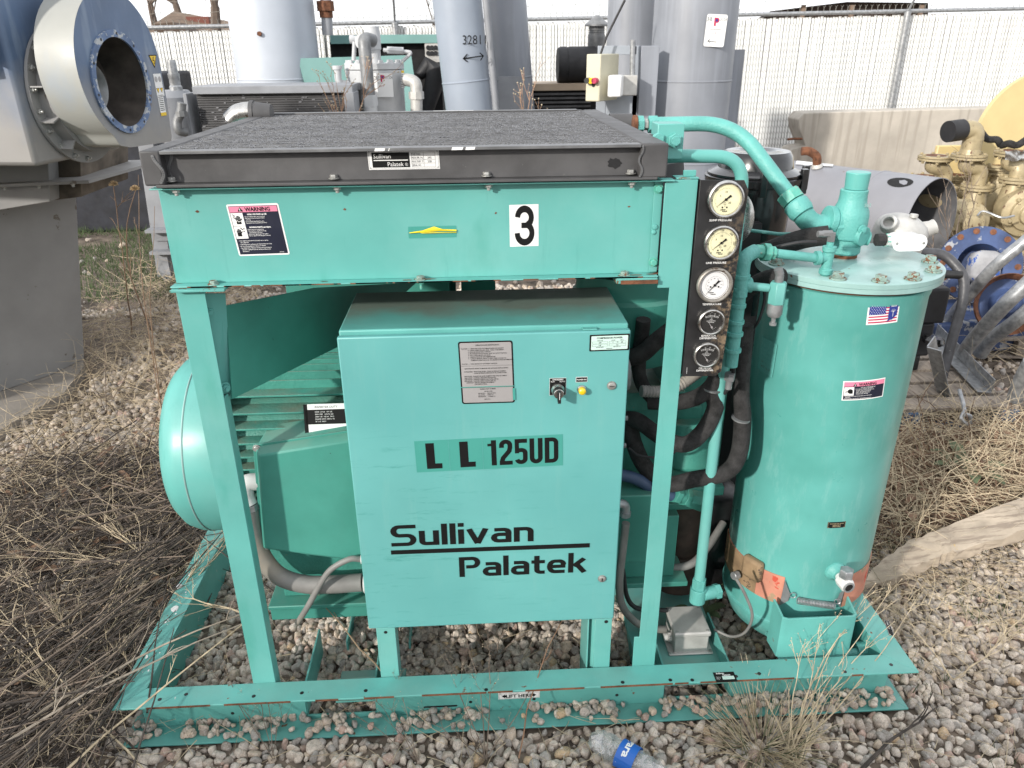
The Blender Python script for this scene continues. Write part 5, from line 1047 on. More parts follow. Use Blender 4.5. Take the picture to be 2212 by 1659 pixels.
# chrome elbow at left rear of the cooler
ce = MB(); ce.tube(smoothpath([U(500,262,y=.95), U(515,248,y=.95), U(540,243,y=.95), U(565,245,y=.95)]), .032, 20); part(ce, 'outlet_elbow', M['chrome'])
ce = MB(); ce.lathe([(0,.04),(.012,.04)], U(543,246,y=.95), (1,0,0), 24); ce.lathe([(0,.038),(.05,.03)], U(553,247,y=.95), (1,0,0), 24); part(ce, 'outlet_flange', M['dark_gray'])
# things at the rear of the skid seen under the header
rr = MB(); rr.box(1.0,1.12,.95,1.15,.2,1.2); rr.box(.86,.96,.9,1.1,.3,1.25); part(rr, 'rear_support', M['deep'])
rr = MB(); rr.cyl((2.21,.16,.085),(2.24,.16,.085),.028,20); rr.cyl((2.17,.15,.085),(2.21,.15,.085),.016,16); part(rr, 'pipe_coupling', M['teal_cast'])
#@@BG

# ================================================================= BACKGROUND
tankg = mat('blue_gray_tank_paint', (.235, .25, .28), .42, var=.1, scale=2.2, streak=((.30,.32,.36), .5, (1,1,.06), 9, .5), bump=.03, bscale=5)
tankw = mat('pale_tank_paint', (.46, .50, .56), .42, var=.05, scale=2.5, spots=((.3,.3,.25), .74, 30))
graym = mat('gray_machine_paint', (.27, .28, .30), .5, var=.1, scale=6, spots=((.14,.09,.06), .70, 25))
whitem = mat('white_machine_paint', (.50, .51, .52), .5, var=.08, scale=8, spots=[(RUST, .70, 22)])
oldteal = mat('faded_teal', (.17, .33, .31), .55, var=.08, scale=3, spots=((.10,.06,.04), .68, 16))
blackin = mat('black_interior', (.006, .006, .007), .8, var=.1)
concrete = mat('concrete', (.45, .415, .365), .9, var=.12, scale=3, bump=.3, bscale=45, streak=((.33,.30,.26), .8, (1,1,.05), 14, .5), spots=((.17,.15,.13), .72, 40))
gold = mat('gold_pump_paint', (.40, .33, .20), .42, metal=.15, var=.12, scale=16, bump=.2, bscale=80, spots=[((.13,.07,.04), .62, 26)])
yellowp = mat('pale_yellow_paint', (.60, .48, .24), .5, var=.05, scale=5)
wood = mat('weathered_wood', (.29, .245, .20), .85, var=.2, scale=9, streak=((.15,.12,.095), .8, (6,.6,6), 10, .5), bump=.5, bscale=60)
bluep = mat('blue_paint_worn', (.04, .07, .17), .6, var=.3, scale=8, spots=[((.30,.31,.33), .60, 6), (RUST, .68, 14)])
brown = mat('brown_roof', (.17, .12, .085), .9, var=.2, scale=4)
bark = mat('bark', (.13, .10, .08), .9, var=.2, scale=8)
slatm = mat('white_slat', (.78, .79, .78), .5, var=.05, scale=2.5)
wirem = mat('wire', (.27, .26, .23), .45, metal=.3, var=.1)
GR = 'machines stored along the fence'
def part2(mb, name, m, parent, bevel=0, label=None, kind=None, smooth=38):
    o = mb.build(name, m, parent, bevel, smooth)
    if label: o['label'] = label
    if kind: o['kind'] = kind
    return o
# ---- fence
FY = 9.0; PIT_ = .0393
fe = thing('chain_link_fence', 'tall chain-link fence with white privacy slats behind the machines', 'fence', (2.6, FY, 0))
def topz(x): return 2.095+(x+3.1)*.0130
sl = MB(); q6 = [(-.0168,.003),(-.0145,-.0015),(.0145,-.0015),(.0168,.003)]; sl.add([(a, b_, z) for z in (0, 2.2) for a, b_ in q6], [(0,1,5,4),(1,2,6,5),(2,3,7,6),(3,0,4,7),(4,5,6,7),(3,2,1,0)])
x = -3.25; i = 0; base = None; extra = MB(); rg = random.Random(5)
while x < 10.2:
    zt = topz(x)-.045+rg.uniform(-.012, .012)
    if i < 300:
        if base is None: base = part2(sl, 'slat', slatm, fe, smooth=0); o = base; base.matrix_parent_inverse = inv(fe)
        else: o = base.copy(); COL.objects.link(o); o.parent = fe; o.matrix_parent_inverse = inv(fe)
        o.location = (x, FY+rg.uniform(-.001, .001), zt-2.2); o.rotation_euler = (0, rg.uniform(-.0015, .0015), rg.uniform(-.05, .05))
    else: extra.box(x-.0165, x+.0165, FY-.001, FY+.001, 0, zt)
    x += PIT_; i += 1
x = -3.25-PIT_
while x > -6: extra.box(x-.0165, x+.0165, FY-.001, FY+.001, 0, topz(x)-.045); x -= PIT_
bkm = MB(); bkm.hexa([(-6,FY+.02,0),(10.2,FY+.02,0),(10.2,FY+.024,0),(-6,FY+.024,0),(-6,FY+.02,topz(-6)-.07),(10.2,FY+.02,topz(10.2)-.07),(10.2,FY+.024,topz(10.2)-.07),(-6,FY+.024,topz(-6)-.07)]); part2(bkm, 'gap_backing_sheet', mat('gray_gap_backing', (.16,.155,.14), .9, var=.1), fe, smooth=0)  # added gray sheet behind the slats, there to darken the gaps
part2(extra, 'slat_run', slatm, fe, smooth=0, kind='stuff')
wm = MB(); k = 0; x = -6
while x < 10.2:
    ph = k % 2; zt = topz(x)-.03; n = int(zt/PIT_); vs_ = []
    for j in range(n+1):
        z = zt-j*PIT_; xx = x+(PIT_/2 if (j % 2) else -PIT_/2)
        vs_.append((xx, FY, z)); 
        if j < n: vs_.append((x, FY-(.0052 if (j % 2 == 0) else -.0062)*1.0, z-PIT_/2))
    # thin square wire
    b0 = len(wm.v); r_ = .0021
    for v_ in vs_: wm.v += [(v_[0]-r_, v_[1], v_[2]), (v_[0]+r_, v_[1]-r_, v_[2]), (v_[0]+r_*.2, v_[1]+r_, v_[2])]
    for j in range(len(vs_)-1):
        for q in range(3): a = b0+3*j+q; b_ = b0+3*j+(q+1) % 3; wm.f.append([a, b_, b_+3, a+3]); wm.m.append(0)
    # knuckled tip above the rail
    if k % 2 == 0:
        z = topz(x)+.012
        wm.tube([(x, FY-.01, z-.02), (x, FY-.01, z+.055)], .0035, 4); wm.tube([(x, FY-.01, z+.05), (x-.018, FY-.01, z+.075)], .0025, 3); wm.tube([(x, FY-.01, z+.05), (x+.018, FY-.01, z+.075)], .0025, 3)
    x += PIT_; k += 1
part2(wm, 'chain_link_mesh', wirem, fe, smooth=0, kind='stuff')
t_ = MB(); t_.cyl((-7, FY-.035, topz(-7)), (11, FY-.035, topz(11)), .024, 16); part2(t_, 'top_rail', M['galv'], fe)
for xp in (-3.15, .13, 3.42, 6.72, 10.0):
    zt = topz(xp); pm = MB(); pm.cyl((xp, FY-.07, 0), (xp, FY-.07, zt-.03), .037, 18); po = part2(pm, 'fence_post', M['galv'], fe)
    pm = MB(); pm.lathe([(0,.041),(.03,.041),(.032,.044),(.05,.044),(.052,.03),(.06,.026)], (xp, FY-.07, zt-.06), (0,0,1), 18); pm.tube([(xp, FY-.07, zt), (xp+.01, FY-.16, zt+.14), (xp+.03, FY-.42, zt+.40)], .014, 8); part2(pm, 'barbed_wire_arm', M['galv'], fe)
    for zz in (.55, 1.1, 1.65): 
        pm = MB(); pm.lathe([(0,.0385),(.008,.0385)], (xp, FY-.07, zz), (0,0,1), 18, False, False); part2(pm, 'tie_band', M['bolt'], po)
for k in range(3):
    yy = FY-.16-k*.13; dz_ = .14+k*.13; bw_ = MB(); P = []
    for j in range(181):
        xx = -7+j*.1; sag = .012*math.sin(j*.9+k)+.01*math.sin(j*.31*k+1); P.append(Vector((xx, yy, topz(xx)+dz_+sag)))
    bw_.tube(P, .0022, 4)
    for j in range(1, 180, 1):
        if j % 1 == 0 and j % 3 != 1: continue
        p = P[j]; bw_.tube([p+V(-.012,0,-.018), p+V(.012,0,.018)], .0017, 3); bw_.tube([p+V(.012,0,-.018), p+V(-.012,0,.018)], .0017, 3)
    part2(bw_, 'barbed_wire', wirem, fe, smooth=0, kind='stuff')
# ---- concrete barrier
cbm = MB(); rgb = random.Random(2)
zt = 1.185
P_ = [(4.62,0),(4.55,.25),(4.60,.55),(4.50,.72),(4.57,.80),(4.70,.82),(4.60,1.0),(4.575,1.10),(4.63,1.165),(4.70,1.168)]
cbm.prism(P_+[(7.1, zt+.01), (12, zt+.05), (12, 0)], (0,6.8,0), (1,0,0), (0,0,1), (0,.30,0))
co = cbm.build('concrete_barrier', concrete, None, .012); tag(co, 'long gray concrete barrier with streaks and a broken end below the fence', 'barrier')
rbm = MB(); rbm.tube([(4.64,6.78,.90),(4.55,6.76,.905),(4.47,6.75,.90)], .013, 6); rbo = part2(rbm, 'rebar_stub', M['rust'], co)
# ---- big upright tanks
def vtank(name, label, cat, pl, pr, py, Y, z0, z1, m, lean=0, top='open', grp=None):
    a, b_ = U(pl, py, y=Y), U(pr, py, y=Y); r_ = (b_.x-a.x)/2*.97; cx = (a.x+b_.x)/2; ax_ = Vector((math.sin(lean), 0, math.cos(lean))); zc = a.z
    o = Vector((cx, Y, zc)); t = MB(); t.lathe([(z0-zc, r_), (z1-zc, r_)], o, ax_, 64)
    root = thing(name, label, cat, (cx, Y, 0), grp); part2(t, 'tank_shell', m, root)
    for zz in (.9, 1.56): t = MB(); t.lathe([(zz-zc-.008, r_), (zz-zc-.004, r_+.004), (zz-zc+.004, r_+.004), (zz-zc+.008, r_)], o, ax_, 64, False, False); part2(t, 'weld_seam', m, root)
    return root, o, r_, ax_
ta, o_, r_, _a = vtank('storage_tank', 'pale whitish upright tank behind the gray radiator unit, widest one at left', 'tank', 487, 678, 0, 6.9, .3, 2.75, tankw)
t_ = MB(); q = U(561, 73, y=6.9-r_); t_.lathe([(0,.05),(.02,.045)], q+V(0,.03,0), (0,-1,0), 20); part2(t_, 'port_ring', whitem, ta); t_ = MB(); t_.lathe([(0,.022),(.03,.02)], q, (0,-1,0), 14); part2(t_, 'port_plug', M['rust'], ta)
tb_, o1, r1, a1 = vtank('leaning_tank', 'pale blue-gray tank leaning left with handwriting and arrow on it', 'tank', 932, 1042, 0, 5.6, .2, 2.6, mat('light_blue_gray_tank', (.29,.33,.39), .4, var=.05, scale=2.5), -.085)
t_ = MB(); pa = o1+V(r1+.03, -.1, 0); t_.tube([pa+a1*(-1.9), pa+a1*.4], .028, 10); part2(t_, 'side_channel', graym, tb_)
hw = Decal(planar(U(1000, 96, y=5.6-r1-.006), (1,0,0), (.0,0,1), (0,-1,0)), [M['ink']])
hw.text('32811', 0, 0, .075, 0, 0, sx=.85); hw.put(*ribbon([(.0,-.11),(.17,-.09)], .010), 0, 0)
for P in ([(.035,-.075),(.0,-.11),(.035,-.135)], [(.14,-.065),(.17,-.09),(.145,-.125)]): hw.put(*ribbon(P, .009), 0, 0)
hw.build('handwriting', tb_)
tc_, o2, r2, a2 = vtank('leaning_tank', 'darker blue-gray tank leaning left with a square steel bracket near its foot', 'tank', 1043, 1138, 0, 6.3, .2, 2.65, tankg, -.085)
t_ = MB(); p, q = U(1062, 108, y=5.9), U(1080, 240, y=5.9); t_.beam(p+V(0,0,.02), q-V(0,0,.4), .05, .05, V(0,1,0)); p = U(1088, 165, y=5.95); t_.box(p.x-.05, p.x+.20, 5.93, 5.96, 1.2, p.z); part2(t_, 'steel_bracket', graym, tc_)
td_, o3, r3, a3 = vtank('storage_tank', 'blue-gray upright tank half hidden between the cream control box and big tank', 'tank', 1313, 1420, 0, 6.2, .2, 2.34, tankg)
te_, o4, r4, a4 = vtank('storage_tank', 'large blue-gray upright tank with white tag, steel brackets and cream control box', 'tank', 1413, 1597, 0, 5.3, .25, 2.6, tankg)
t_ = MB(); p, q = U(1579, 107, y=5.3), U(1608, 107, y=5.3); t_.box(p.x-.02, q.x, 5.28, 5.31, .3, p.z); part2(t_, 'bracket_plate', tankg, te_)
YB = 4.95
def bxp(mb, x0, y0, x1, y1, Y, dep):   # upright block seen between two points of the view
    a, b_ = U(x0, y0, y=Y), U(x1, y1, y=Y); mb.box(min(a.x, b_.x), max(a.x, b_.x), Y, Y+dep, min(a.z, b_.z), max(a.z, b_.z)); return mb
t_ = MB(); bxp(t_, 1386, 99, 1412, 300, YB, .10); part2(t_, 'bracket_channel', tankg, te_, .004)
t_ = MB(); bxp(t_, 1292, 99, 1375, 118, YB+.05, .02); bxp(t_, 1372, 99, 1386, 300, YB+.05, .02); bxp(t_, 1310, 205, 1372, 300, YB+.05, .02); bxp(t_, 1292, 118, 1305, 300, YB+.05, .02); part2(t_, 'mounting_frame', mat('light_gray_frame', (.34,.37,.41), .5, var=.06), te_, .003)
t_ = MB(); p = U(1367, 86, y=YB-.05); q = U(1366, 162, y=YB-.05); t_.cyl(q, p, .022, 14); part2(t_, 'conduit', M['galv'], te_)
creamm = mat('cream_enclosure', (.56, .53, .40), .45, var=.03)
cbx = [U(1269,117,y=YB-.25), U(1299,119,y=YB-.28), U(1337,118,y=YB+.02), U(1261,216,y=YB-.25), U(1290,223,y=YB-.28), U(1329,225,y=YB+.02)]
z1_ = cbx[0].z; z0_ = cbx[4].z+.01; A2 = Vector((cbx[0].x, YB-.20, 0)); B2 = Vector((cbx[1].x, YB-.26, 0)); C2_ = Vector((cbx[2].x, YB+.0, 0)); D2_ = A2+(C2_-B2)
t_ = MB(); lo_ = [Vector((p.x, p.y, z0_)) for p in (A2, B2, C2_, D2_)]; hi_ = [Vector((p.x, p.y, z1_)) for p in (A2, B2, C2_, D2_)]; t_.add(lo_+hi_, [(3,2,1,0),(4,5,6,7),(0,1,5,4),(1,2,6,5),(2,3,7,6),(3,0,4,7)]); cx_ = part2(t_, 'control_box', creamm, te_, .008)
t_ = MB(); fnv = (B2-A2).cross(V(0,0,1)).normalized(); 
for k, (fx, m_) in enumerate(((.18, 'black'), (.45, 'amber'), (.68, 'red'))):
    t2_ = MB(); p = A2.lerp(B2, fx+.05); p.z = z1_-.19; t2_.lathe([(0,.022),(.05,.022)], p, fnv, 12); part2(t2_, 'push_button', M[m_], cx_)
t_ = MB(); p = A2.lerp(B2, .55); p.z = (z0_+z1_)/2-.05; t_.lathe([(0,.016),(.004,.016)], p, fnv, 12); part2(t_, 'lock', M['black'], cx_)
t_ = MB()
p, q = U(1340,160,y=YB-.16), U(1375,215,y=YB-.16); t_.box(p.x, q.x, YB-.16, YB-.02, q.z+.03, p.z-.01); sbx = part2(t_, 'switch_box', M['jb_gray'], te_, .006)
t_ = MB(); p, q = U(1316,157,y=YB-.34), U(1338,216,y=YB-.34); t_.prism([(p.x,YB-.30),(p.x+.01,YB-.34),(q.x+.01,YB-.34),(q.x+.06,YB-.165),(p.x+.05,YB-.165)], (0,0,q.z+.02), (1,0,0), (0,1,0), (0,0,p.z-q.z-.04)); part2(t_, 'switch_cover', M['white'], te_, .012)
tg = Decal(planar(U(1519,100,y=5.3-r4-.01), (1,-.02,-.05), (.05,0,1), (0,-1,0)), [M['white'], M['red'], M['blue'], M['ink']])
tg.rrect(0,.165,0,.235,.015,0,0); tg.text('P', .062,.155,.055,1,1,bold=.06); tg.disc(.082,.192,.010,2,2,12); tg.text('3/8', .004,.185,.03,3,1,sx=.8); tg.text('3/1/24', .108,.19,.022,3,1,sx=.7); tg.text('Lot 8', .05,.095,.014,1,1); tg.rect(.035,.13,.125,.128,3,1)
tg.put(*ribbon([(.10,.035),(.03,.04)], .005),3,1); tg.put(*ribbon([(.05,.055),(.03,.04),(.052,.027)], .004),3,1); tg.build('auction_tag', te_)
# hanging cable
t_ = MB(); t_.tube([U(1350,0,y=4.9), U(1330,40,y=4.9), U(1310,80,y=4.9), U(1297,118,y=4.9)], .009, 8); co_ = t_.build('power_cable', M['rubber']); tag(co_, 'thin black cable hanging down to the top of the cream control box', 'cable')
# ---- dark air unit with louvred cap
u2 = thing('blower_package', 'tan-topped black radiator unit with black canister and louvred cap', 'machine', (2.2, 6.6, 0))
YC = 6.6
t_ = MB(); bxp(t_, 1150, 195, 1290, 330, YC, .5); part2(t_, 'radiator', blackin, u2)
for k in range(8): 
    t_ = MB(); a = U(1150, 203+k*9, y=YC); b_ = U(1275, 203+k*9, y=YC); t_.box(a.x, b_.x, YC-.03, YC-.004, a.z-.012, a.z+.008); part2(t_, 'louvre', M['dark_gray'], u2)
t_ = MB(); bxp(t_, 1150, 181, 1285, 195, YC-.05, .6); part2(t_, 'top_rail', mat('tan_paint', (.42,.33,.24), .6, var=.08), u2, .004)
t_ = MB(); a, b_ = U(1204, 141, y=YC+.1), U(1285, 137, y=YC+.1); rr_ = .175; t_.lathe([(0,rr_*.92),(.03,rr_),(.09,rr_),(.092,rr_*.95),(.12,rr_),(b_.x-a.x,rr_)], a, (1,0,.0), 32); part2(t_, 'filter_canister', M['rubber'], u2)
t_ = MB(); c = U(1288, 95, y=YC+.2); zt = U(1288, 33, y=YC+.2).z; t_.lathe([(c.z-.3,.085),(c.z+.04,.085),(c.z+.06,.09),(c.z+.10,.08),(zt-.10,.08)], (c.x, YC+.2, 0), (0,0,1), 24)
for k in range(5): t_.lathe([(zt-.20+k*.02,.086),(zt-.19+k*.02,.078)], (c.x, YC+.2, 0), (0,0,1), 24)
t_.lathe([(zt-.10,.125),(zt-.085,.125),(zt-.01,.03),(zt,.02)], (c.x, YC+.2, 0), (0,0,1), 24); part2(t_, 'vent_cap', M['cast_gray'], u2)
# ---- rear gray compressor with radiator and white tank
rc = thing('rear_compressor', 'gray compressor with black radiator and white tank behind the cooler', 'compressor', (0, 5, 0))
YR = 4.95
t_ = MB(); bxp(t_, 424, 200, 760, 330, YR+.02, .5); part2(t_, 'radiator_core', blackin, rc)
a, b_ = U(424, 205, y=YR), U(760, 330, y=YR)
nr = 26; bar0 = None
for k in range(nr):
    z = a.z-(a.z-b_.z)*k/nr; t_ = MB(); t_.cyl((a.x, YR+.008, z), (b_.x, YR+.008, z), .0105, 6); part2(t_, 'radiator_tube', M['dark_gray'], rc)
t_ = MB()
for k in range(120): z = a.z-(a.z-b_.z)*(rg.randrange(nr)+.5)/nr; x = rg.uniform(a.x, b_.x); t_.box(x, x+rg.uniform(.004, .03), YR-.006, YR-.003, z-.004, z+.004)
part2(t_, 'fin_dents', M['fin'], rc, kind='stuff')
t_ = MB(); bxp(t_, 414, 187, 762, 200, YR-.05, .6); part2(t_, 'top_rail', graym, rc, .004)
t_ = MB(); bxp(t_, 394, 202, 424, 330, YR-.03, .5); part2(t_, 'side_panel', graym, rc, .004)
t_ = MB(); bxp(t_, 742, 200, 775, 330, YR-.10, .3); part2(t_, 'side_panel', graym, rc, .004)
t_ = MB(); c = U(388, 250, y=YR+.25); t_.lathe([(.3,.19),(U(388,195,y=YR+.25).z-.05,.19),(U(388,195,y=YR+.25).z,.15)], (c.x-.05, YR+.25, 0), (0,0,1), 32); part2(t_, 'end_drum', graym, rc)
t_ = MB(); c = U(380, 190, y=YR+.2); t_.lathe([(0,.05),(.04,.05),(.05,.042),(.10,.042),(.105,.045),(.14,.045)], V(c.x, YR+.2, c.z-.03), (0,0,1), 16); t_.lathe([(.14,.037),(.24,.034)], V(c.x, YR+.2, c.z-.03), (0,0,1), 16); part2(t_, 'vent_pipe', M['galv'], rc)
t_ = MB(); t_.tube(smoothpath([U(393,222,y=YR-.1), U(390,245,y=YR-.1), U(383,262,y=YR-.1), U(386,282,y=YR-.1), U(402,286,y=YR-.05)], 5), .034, 14); t_.lathe([(0,.045),(.04,.045)], U(391,240,y=YR-.1), (0,0,-1), 8); part2(t_, 'pipe_elbow', M['cast_gray'], rc)
t_ = MB(); p0, p1 = U(300,312,y=YR-.05), U(352,590,y=YR-.05); t_.prism([(U(302,312,y=YR).x,U(302,312,y=YR).z+.3),(U(336,318,y=YR).x,U(336,318,y=YR).z+.3),(U(374,600,y=YR).x,U(374,600,y=YR).z),(U(340,600,y=YR).x,U(340,600,y=YR).z)], (0,YR,0), (1,0,0), (0,0,1), (0,.25,0)); part2(t_, 'frame_leg', graym, rc, .004)
t_ = MB(); bxp(t_, 312, 498, 372, 503, YR-.12, .45); bxp(t_, 330, 503, 372, 520, YR-.02, .2); bxp(t_, 322, 545, 372, 550, YR-.10, .4); bxp(t_, 340, 550, 372, 612, YR-.02, .2); part2(t_, 'base_beam', graym, rc)
c = U(813, 200, y=5.6); rw = (U(876,200,y=5.6).x-U(751,200,y=5.6).x)/2; zl = U(813,137,y=5.6-rw).z; t_ = MB(); t_.lathe([(.4,rw*.97),(zl-.12,rw*.97),(zl-.10,rw),(zl-.055,rw)], (c.x,5.6,0), (0,0,1), 48); wt_ = part2(t_, 'separator_tank', whitem, rc)
t_ = MB(); t_.lathe([(zl-.05,rw*1.01),(zl,rw*1.01)], (c.x,5.6,0), (0,0,1), 48); part2(t_, 'tank_lid', whitem, rc, .003)
for k in range(14):
    a = R(k*360/14+8); t_ = MB(); t_.hexnut((c.x+rw*.88*math.cos(a), 5.6+rw*.88*math.sin(a), zl), (0,0,1), .022, .02, .005); part2(t_, 'bolt', M['bolt_teal'] if False else whitem, rc)
vx = U(806,100,y=5.55).x; zz = U(806,57,y=5.55).z; t_ = MB(); t_.lathe([(zl,.06),(zl+.10,.06),(zl+.11,.068),(zl+.24,.068),(zl+.27,.062),(zz-.12,.060),(zz-.07,.058),(zz-.065,.062),(zz,.062)], (vx,5.55,0), (0,0,1), 24)
t_.lathe([(0,.05),(.12,.05),(.13,.055),(.16,.055)], (vx,5.55,U(806,90,y=5.55).z), (-.6,-.8,0), 20); t_.lathe([(0,.03),(.13,.028),(.14,.034),(.17,.034)], (vx-.02,5.52,U(770,85,y=5.55).z), (-1,0,.0), 14); t_.cyl(U(766,90,y=5.5), U(764,132,y=5.5), .018, 10); part2(t_, 'valve_stack', whitem, rc)
t_ = MB(); t_.tube(fillet([U(806,88,y=5.30), U(786,82,y=5.22), U(790,130,y=5.2), U(798,215,y=5.2)], .09, 8), .052, 20); part2(t_, 'steel_pipe', M['cast_gray'], rc)
t_ = MB(); t_.lathe([(0,.07),(.09,.07)], U(797,205,y=5.2), (0,0,-1), 6); t_.lathe([(.09,.062),(.16,.062),(.165,.07),(.20,.07),(.36,.10),(.50,.08)], U(797,205,y=5.2), (0,0,-1), 18); part2(t_, 'pipe_union', whitem, rc)
t_ = MB(); t_.tube(fillet([U(828,108,y=5.5), U(890,113,y=5.5), U(870,132,y=5.5)], .03, 5), .016, 8); t_.lathe([(0,.028),(.14,.028)], U(836,108,y=5.5), (1,0,-.05), 8); part2(t_, 'thin_pipe', whitem, rc)
t_ = MB(); t_.tube(fillet([U(752,182,y=5.45), U(731,180,y=5.4), U(729,145,y=5.4)], .05, 5), .03, 14); t_.lathe([(0,.042),(.03,.042)], U(729,150,y=5.4), (0,0,1), 14); part2(t_, 'overflow_pipe', whitem, rc)
t_ = MB(); t_.tube(fillet([U(876,172,y=5.45), U(899,176,y=5.4), U(900,245,y=5.4)], .07, 6), .052, 16); t_.lathe([(0,.066),(.06,.066)], U(899,198,y=5.4), (0,0,-1), 8); part2(t_, 'outlet_elbow', M['jb_gray'], rc)
tg = Decal(planar(U(807,210,y=5.6-rw-.01), (1,0,0), (0,0,1), (0,-1,0)), [M['white'], M['red'], M['blue'], M['ink'], M['amber']])
tg.rect(0,.172,0,.19,0,0); tg.text('P',.070,.125,.05,1,1,bold=.06); tg.disc(.088,.158,.008,2,2,10); tg.text('32811',.003,.135,.035,3,1,sx=.65); tg.text('3/1 2/24',.112,.145,.022,3,1,sx=.6); tg.text('Auctions',.045,.110,.009,3,1); tg.text('Lot 8',.062,.085,.012,1,1); tg.build('auction_tag', rc)
t2_ = Decal(planar(U(858,190,y=5.5), (1,.3,0), (0,0,1), (.2,-1,0)), [M['white'], M['amber'], M['ink']]); t2_.rect(0,.07,0,.14,0,0); t2_.rect(0,.07,.12,.14,1,1)
for k in range(8): t2_.rect(.01,.06,.012+k*.013,.016+k*.013,2,1)
t2_.build('warning_label', rc)
# ---- faded teal enclosure at the back
en = thing('teal_enclosure', 'faded teal machine enclosure with black opening and leaning door panel', 'machine enclosure', (.9, 7, 0))
YE = 7.2
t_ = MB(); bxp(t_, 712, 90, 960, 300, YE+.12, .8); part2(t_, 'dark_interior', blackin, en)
t_ = MB(); bxp(t_, 712, 76, 960, 93, YE, .9); part2(t_, 'top_beam', oldteal, en, .004)
t_ = MB(); bxp(t_, 699, 75, 721, 300, YE, .1); part2(t_, 'corner_post', mat('cream_post', (.42,.41,.36), .6, var=.05), en)
t_ = MB(); q = [U(643,126,y=6.6), U(888,119,y=6.7), U(913,300,y=6.5), U(690,300,y=6.5)]; t_.add(q+[p+V(0,.04,0) for p in q], [(3,2,1,0),(4,5,6,7),(0,1,5,4),(1,2,6,5),(2,3,7,6),(3,0,4,7)]); part2(t_, 'door_panel', oldteal, en)
t_ = MB(); bxp(t_, 917, 94, 965, 134, YE-.02, .06); sp2 = part2(t_, 'switch_plate', M['jb_gray'], en)
for r__ in range(2):
    for c__ in range(3): 
        t_ = MB(); t_.lathe([(0,.024),(.02,.022)], U(925+c__*8, 103+r__*12, y=YE-.02), (0,-1,0), 12); part2(t_, 'switch', M['black'], sp2)
t_ = MB(); t_.tube([U(905,165,y=YE-.1), U(925,140,y=YE-.05), U(945,150,y=YE-.1), U(935,190,y=YE-.1), U(915,260,y=YE-.15)], [.05,.09,.12,.10,.07], 12); part2(t_, 'gray_duct', M['rubber'], en)
t_ = MB(); t_.cyl(U(708,76,y=6.9), U(702,-30,y=6.9), .055, 16); sp3 = t_.build('exhaust_pipe', graym); tag(sp3, 'gray vertical pipe with a rusty collar rising beside the pale tank', 'pipe')
t_ = MB(); t_.lathe([(0,.085),(.09,.085)], U(704,24,y=6.9), (0,0,1), 8); t_.lathe([(-.06,.066),(0,.066)], U(704,24,y=6.9), (0,0,1), 16); part2(t_, 'collar', M['rust'], sp3)
# ---- dark tarp/container behind the blower
t_ = MB(); a, b_ = U(150,300,y=7.0), U(352,448,y=7.0); t_.box(a.x-.8, b_.x+.15, 7.0, 8.2, -.02, 1.62); o = t_.build('dark_container', mat('dark_navy_cover', (.012,.014,.022), .7, var=.3), None, .03); tag(o, 'dark navy covered container in shade behind the blower', 'container')
# ---- blower
BX = -.5
bl = thing('centrifugal_blower', 'blue and gray centrifugal blower with open round inlet on tall duct', 'blower', (-1.6, 3, 0))
def blc(n, l, mix, mr, noise_, geo, tcn, c):
    sx = n.new('ShaderNodeSeparateXYZ'); l(geo.outputs['Position'], sx.inputs[0]); a = n.new('ShaderNodeMath'); a.operation = 'ADD'; l(sx.outputs[2], a.inputs[0]); l(mr(noise_(5, 5), .2, .8, -.12, .12), a.inputs[1])
    return mix(mr(a.outputs[0], 1.48, 1.80, .85, 0), c, (.30, .28, .25))
blueb = mat('blower_blue', (.10, .15, .245), .45, var=.12, scale=4, extra=blc, streak=((.25,.31,.40), .5, (1,1,.2), 10, .52), spots=((.30,.33,.38), .70, 12))
barrelm = mat('blower_barrel_white', (.38, .385, .36), .5, var=.06, scale=3, streak=((.30,.36,.44), .5, (1,1,.4), 4, .56))
ductm = mat('blower_duct_gray', (.27, .265, .26), .6, var=.1, scale=3, spots=((.15,.13,.11), .66, 9))
worn = mat('worn_blue_rim', (.12, .18, .31), .6, var=.2, scale=20, spots=[((.42,.44,.46), .52, 24), ((.13,.10,.08), .62, 20)])
th_ = R(9.6); PV = Vector((-.5, 2.085, 1.705)); bu = Vector((math.sin(th_), math.cos(th_), 0)); bn_ = Vector((math.cos(th_), -math.sin(th_), 0))
def bp_(a, z, d=0): return PV+bu*a+Vector((0,0,z))+bn_*d
face = arc(.035, .055, .315, .318, 8, 238, 44)+[(-.10,-.262),(-.025,-.278),(.333,-.290),(.352,-.10)]
hole = arc(.006, -.004, .186, .186, 0, 360, 40)[:-1]
def annulus(mb, outer, inner, x):
    n = len(inner); c = Vector((sum(p[0] for p in inner)/n, sum(p[1] for p in inner)/n)); O = []
    for p in inner:
        d = (Vector(p)-c).normalized(); best = None
        for i in range(len(outer)):
            a = Vector(outer[i]); b = Vector(outer[(i+1) % len(outer)]); e = b-a; den = d.x*e.y-d.y*e.x
            if abs(den) < 1e-9: continue
            t = ((a.x-c.x)*e.y-(a.y-c.y)*e.x)/den; u = ((a.x-c.x)*d.y-(a.y-c.y)*d.x)/den
            if t > 0 and -1e-6 <= u <= 1+1e-6: best = t if best is None else min(best, t)
        O.append(c+d*best)
    mb.add([bp_(p[0], p[1], x) for p in inner]+[bp_(p.x, p.y, x) for p in O], [(i, n+i, n+(i+1) % n, (i+1) % n) for i in range(n)])
    return O
inner_fine = arc(.006, -.004, .186, .186, 0, 360, 120)[:-1]
t_ = MB(); O_ = annulus(t_, face, inner_fine, 0); part2(t_, 'face_plate', blueb, bl)
BD = .175
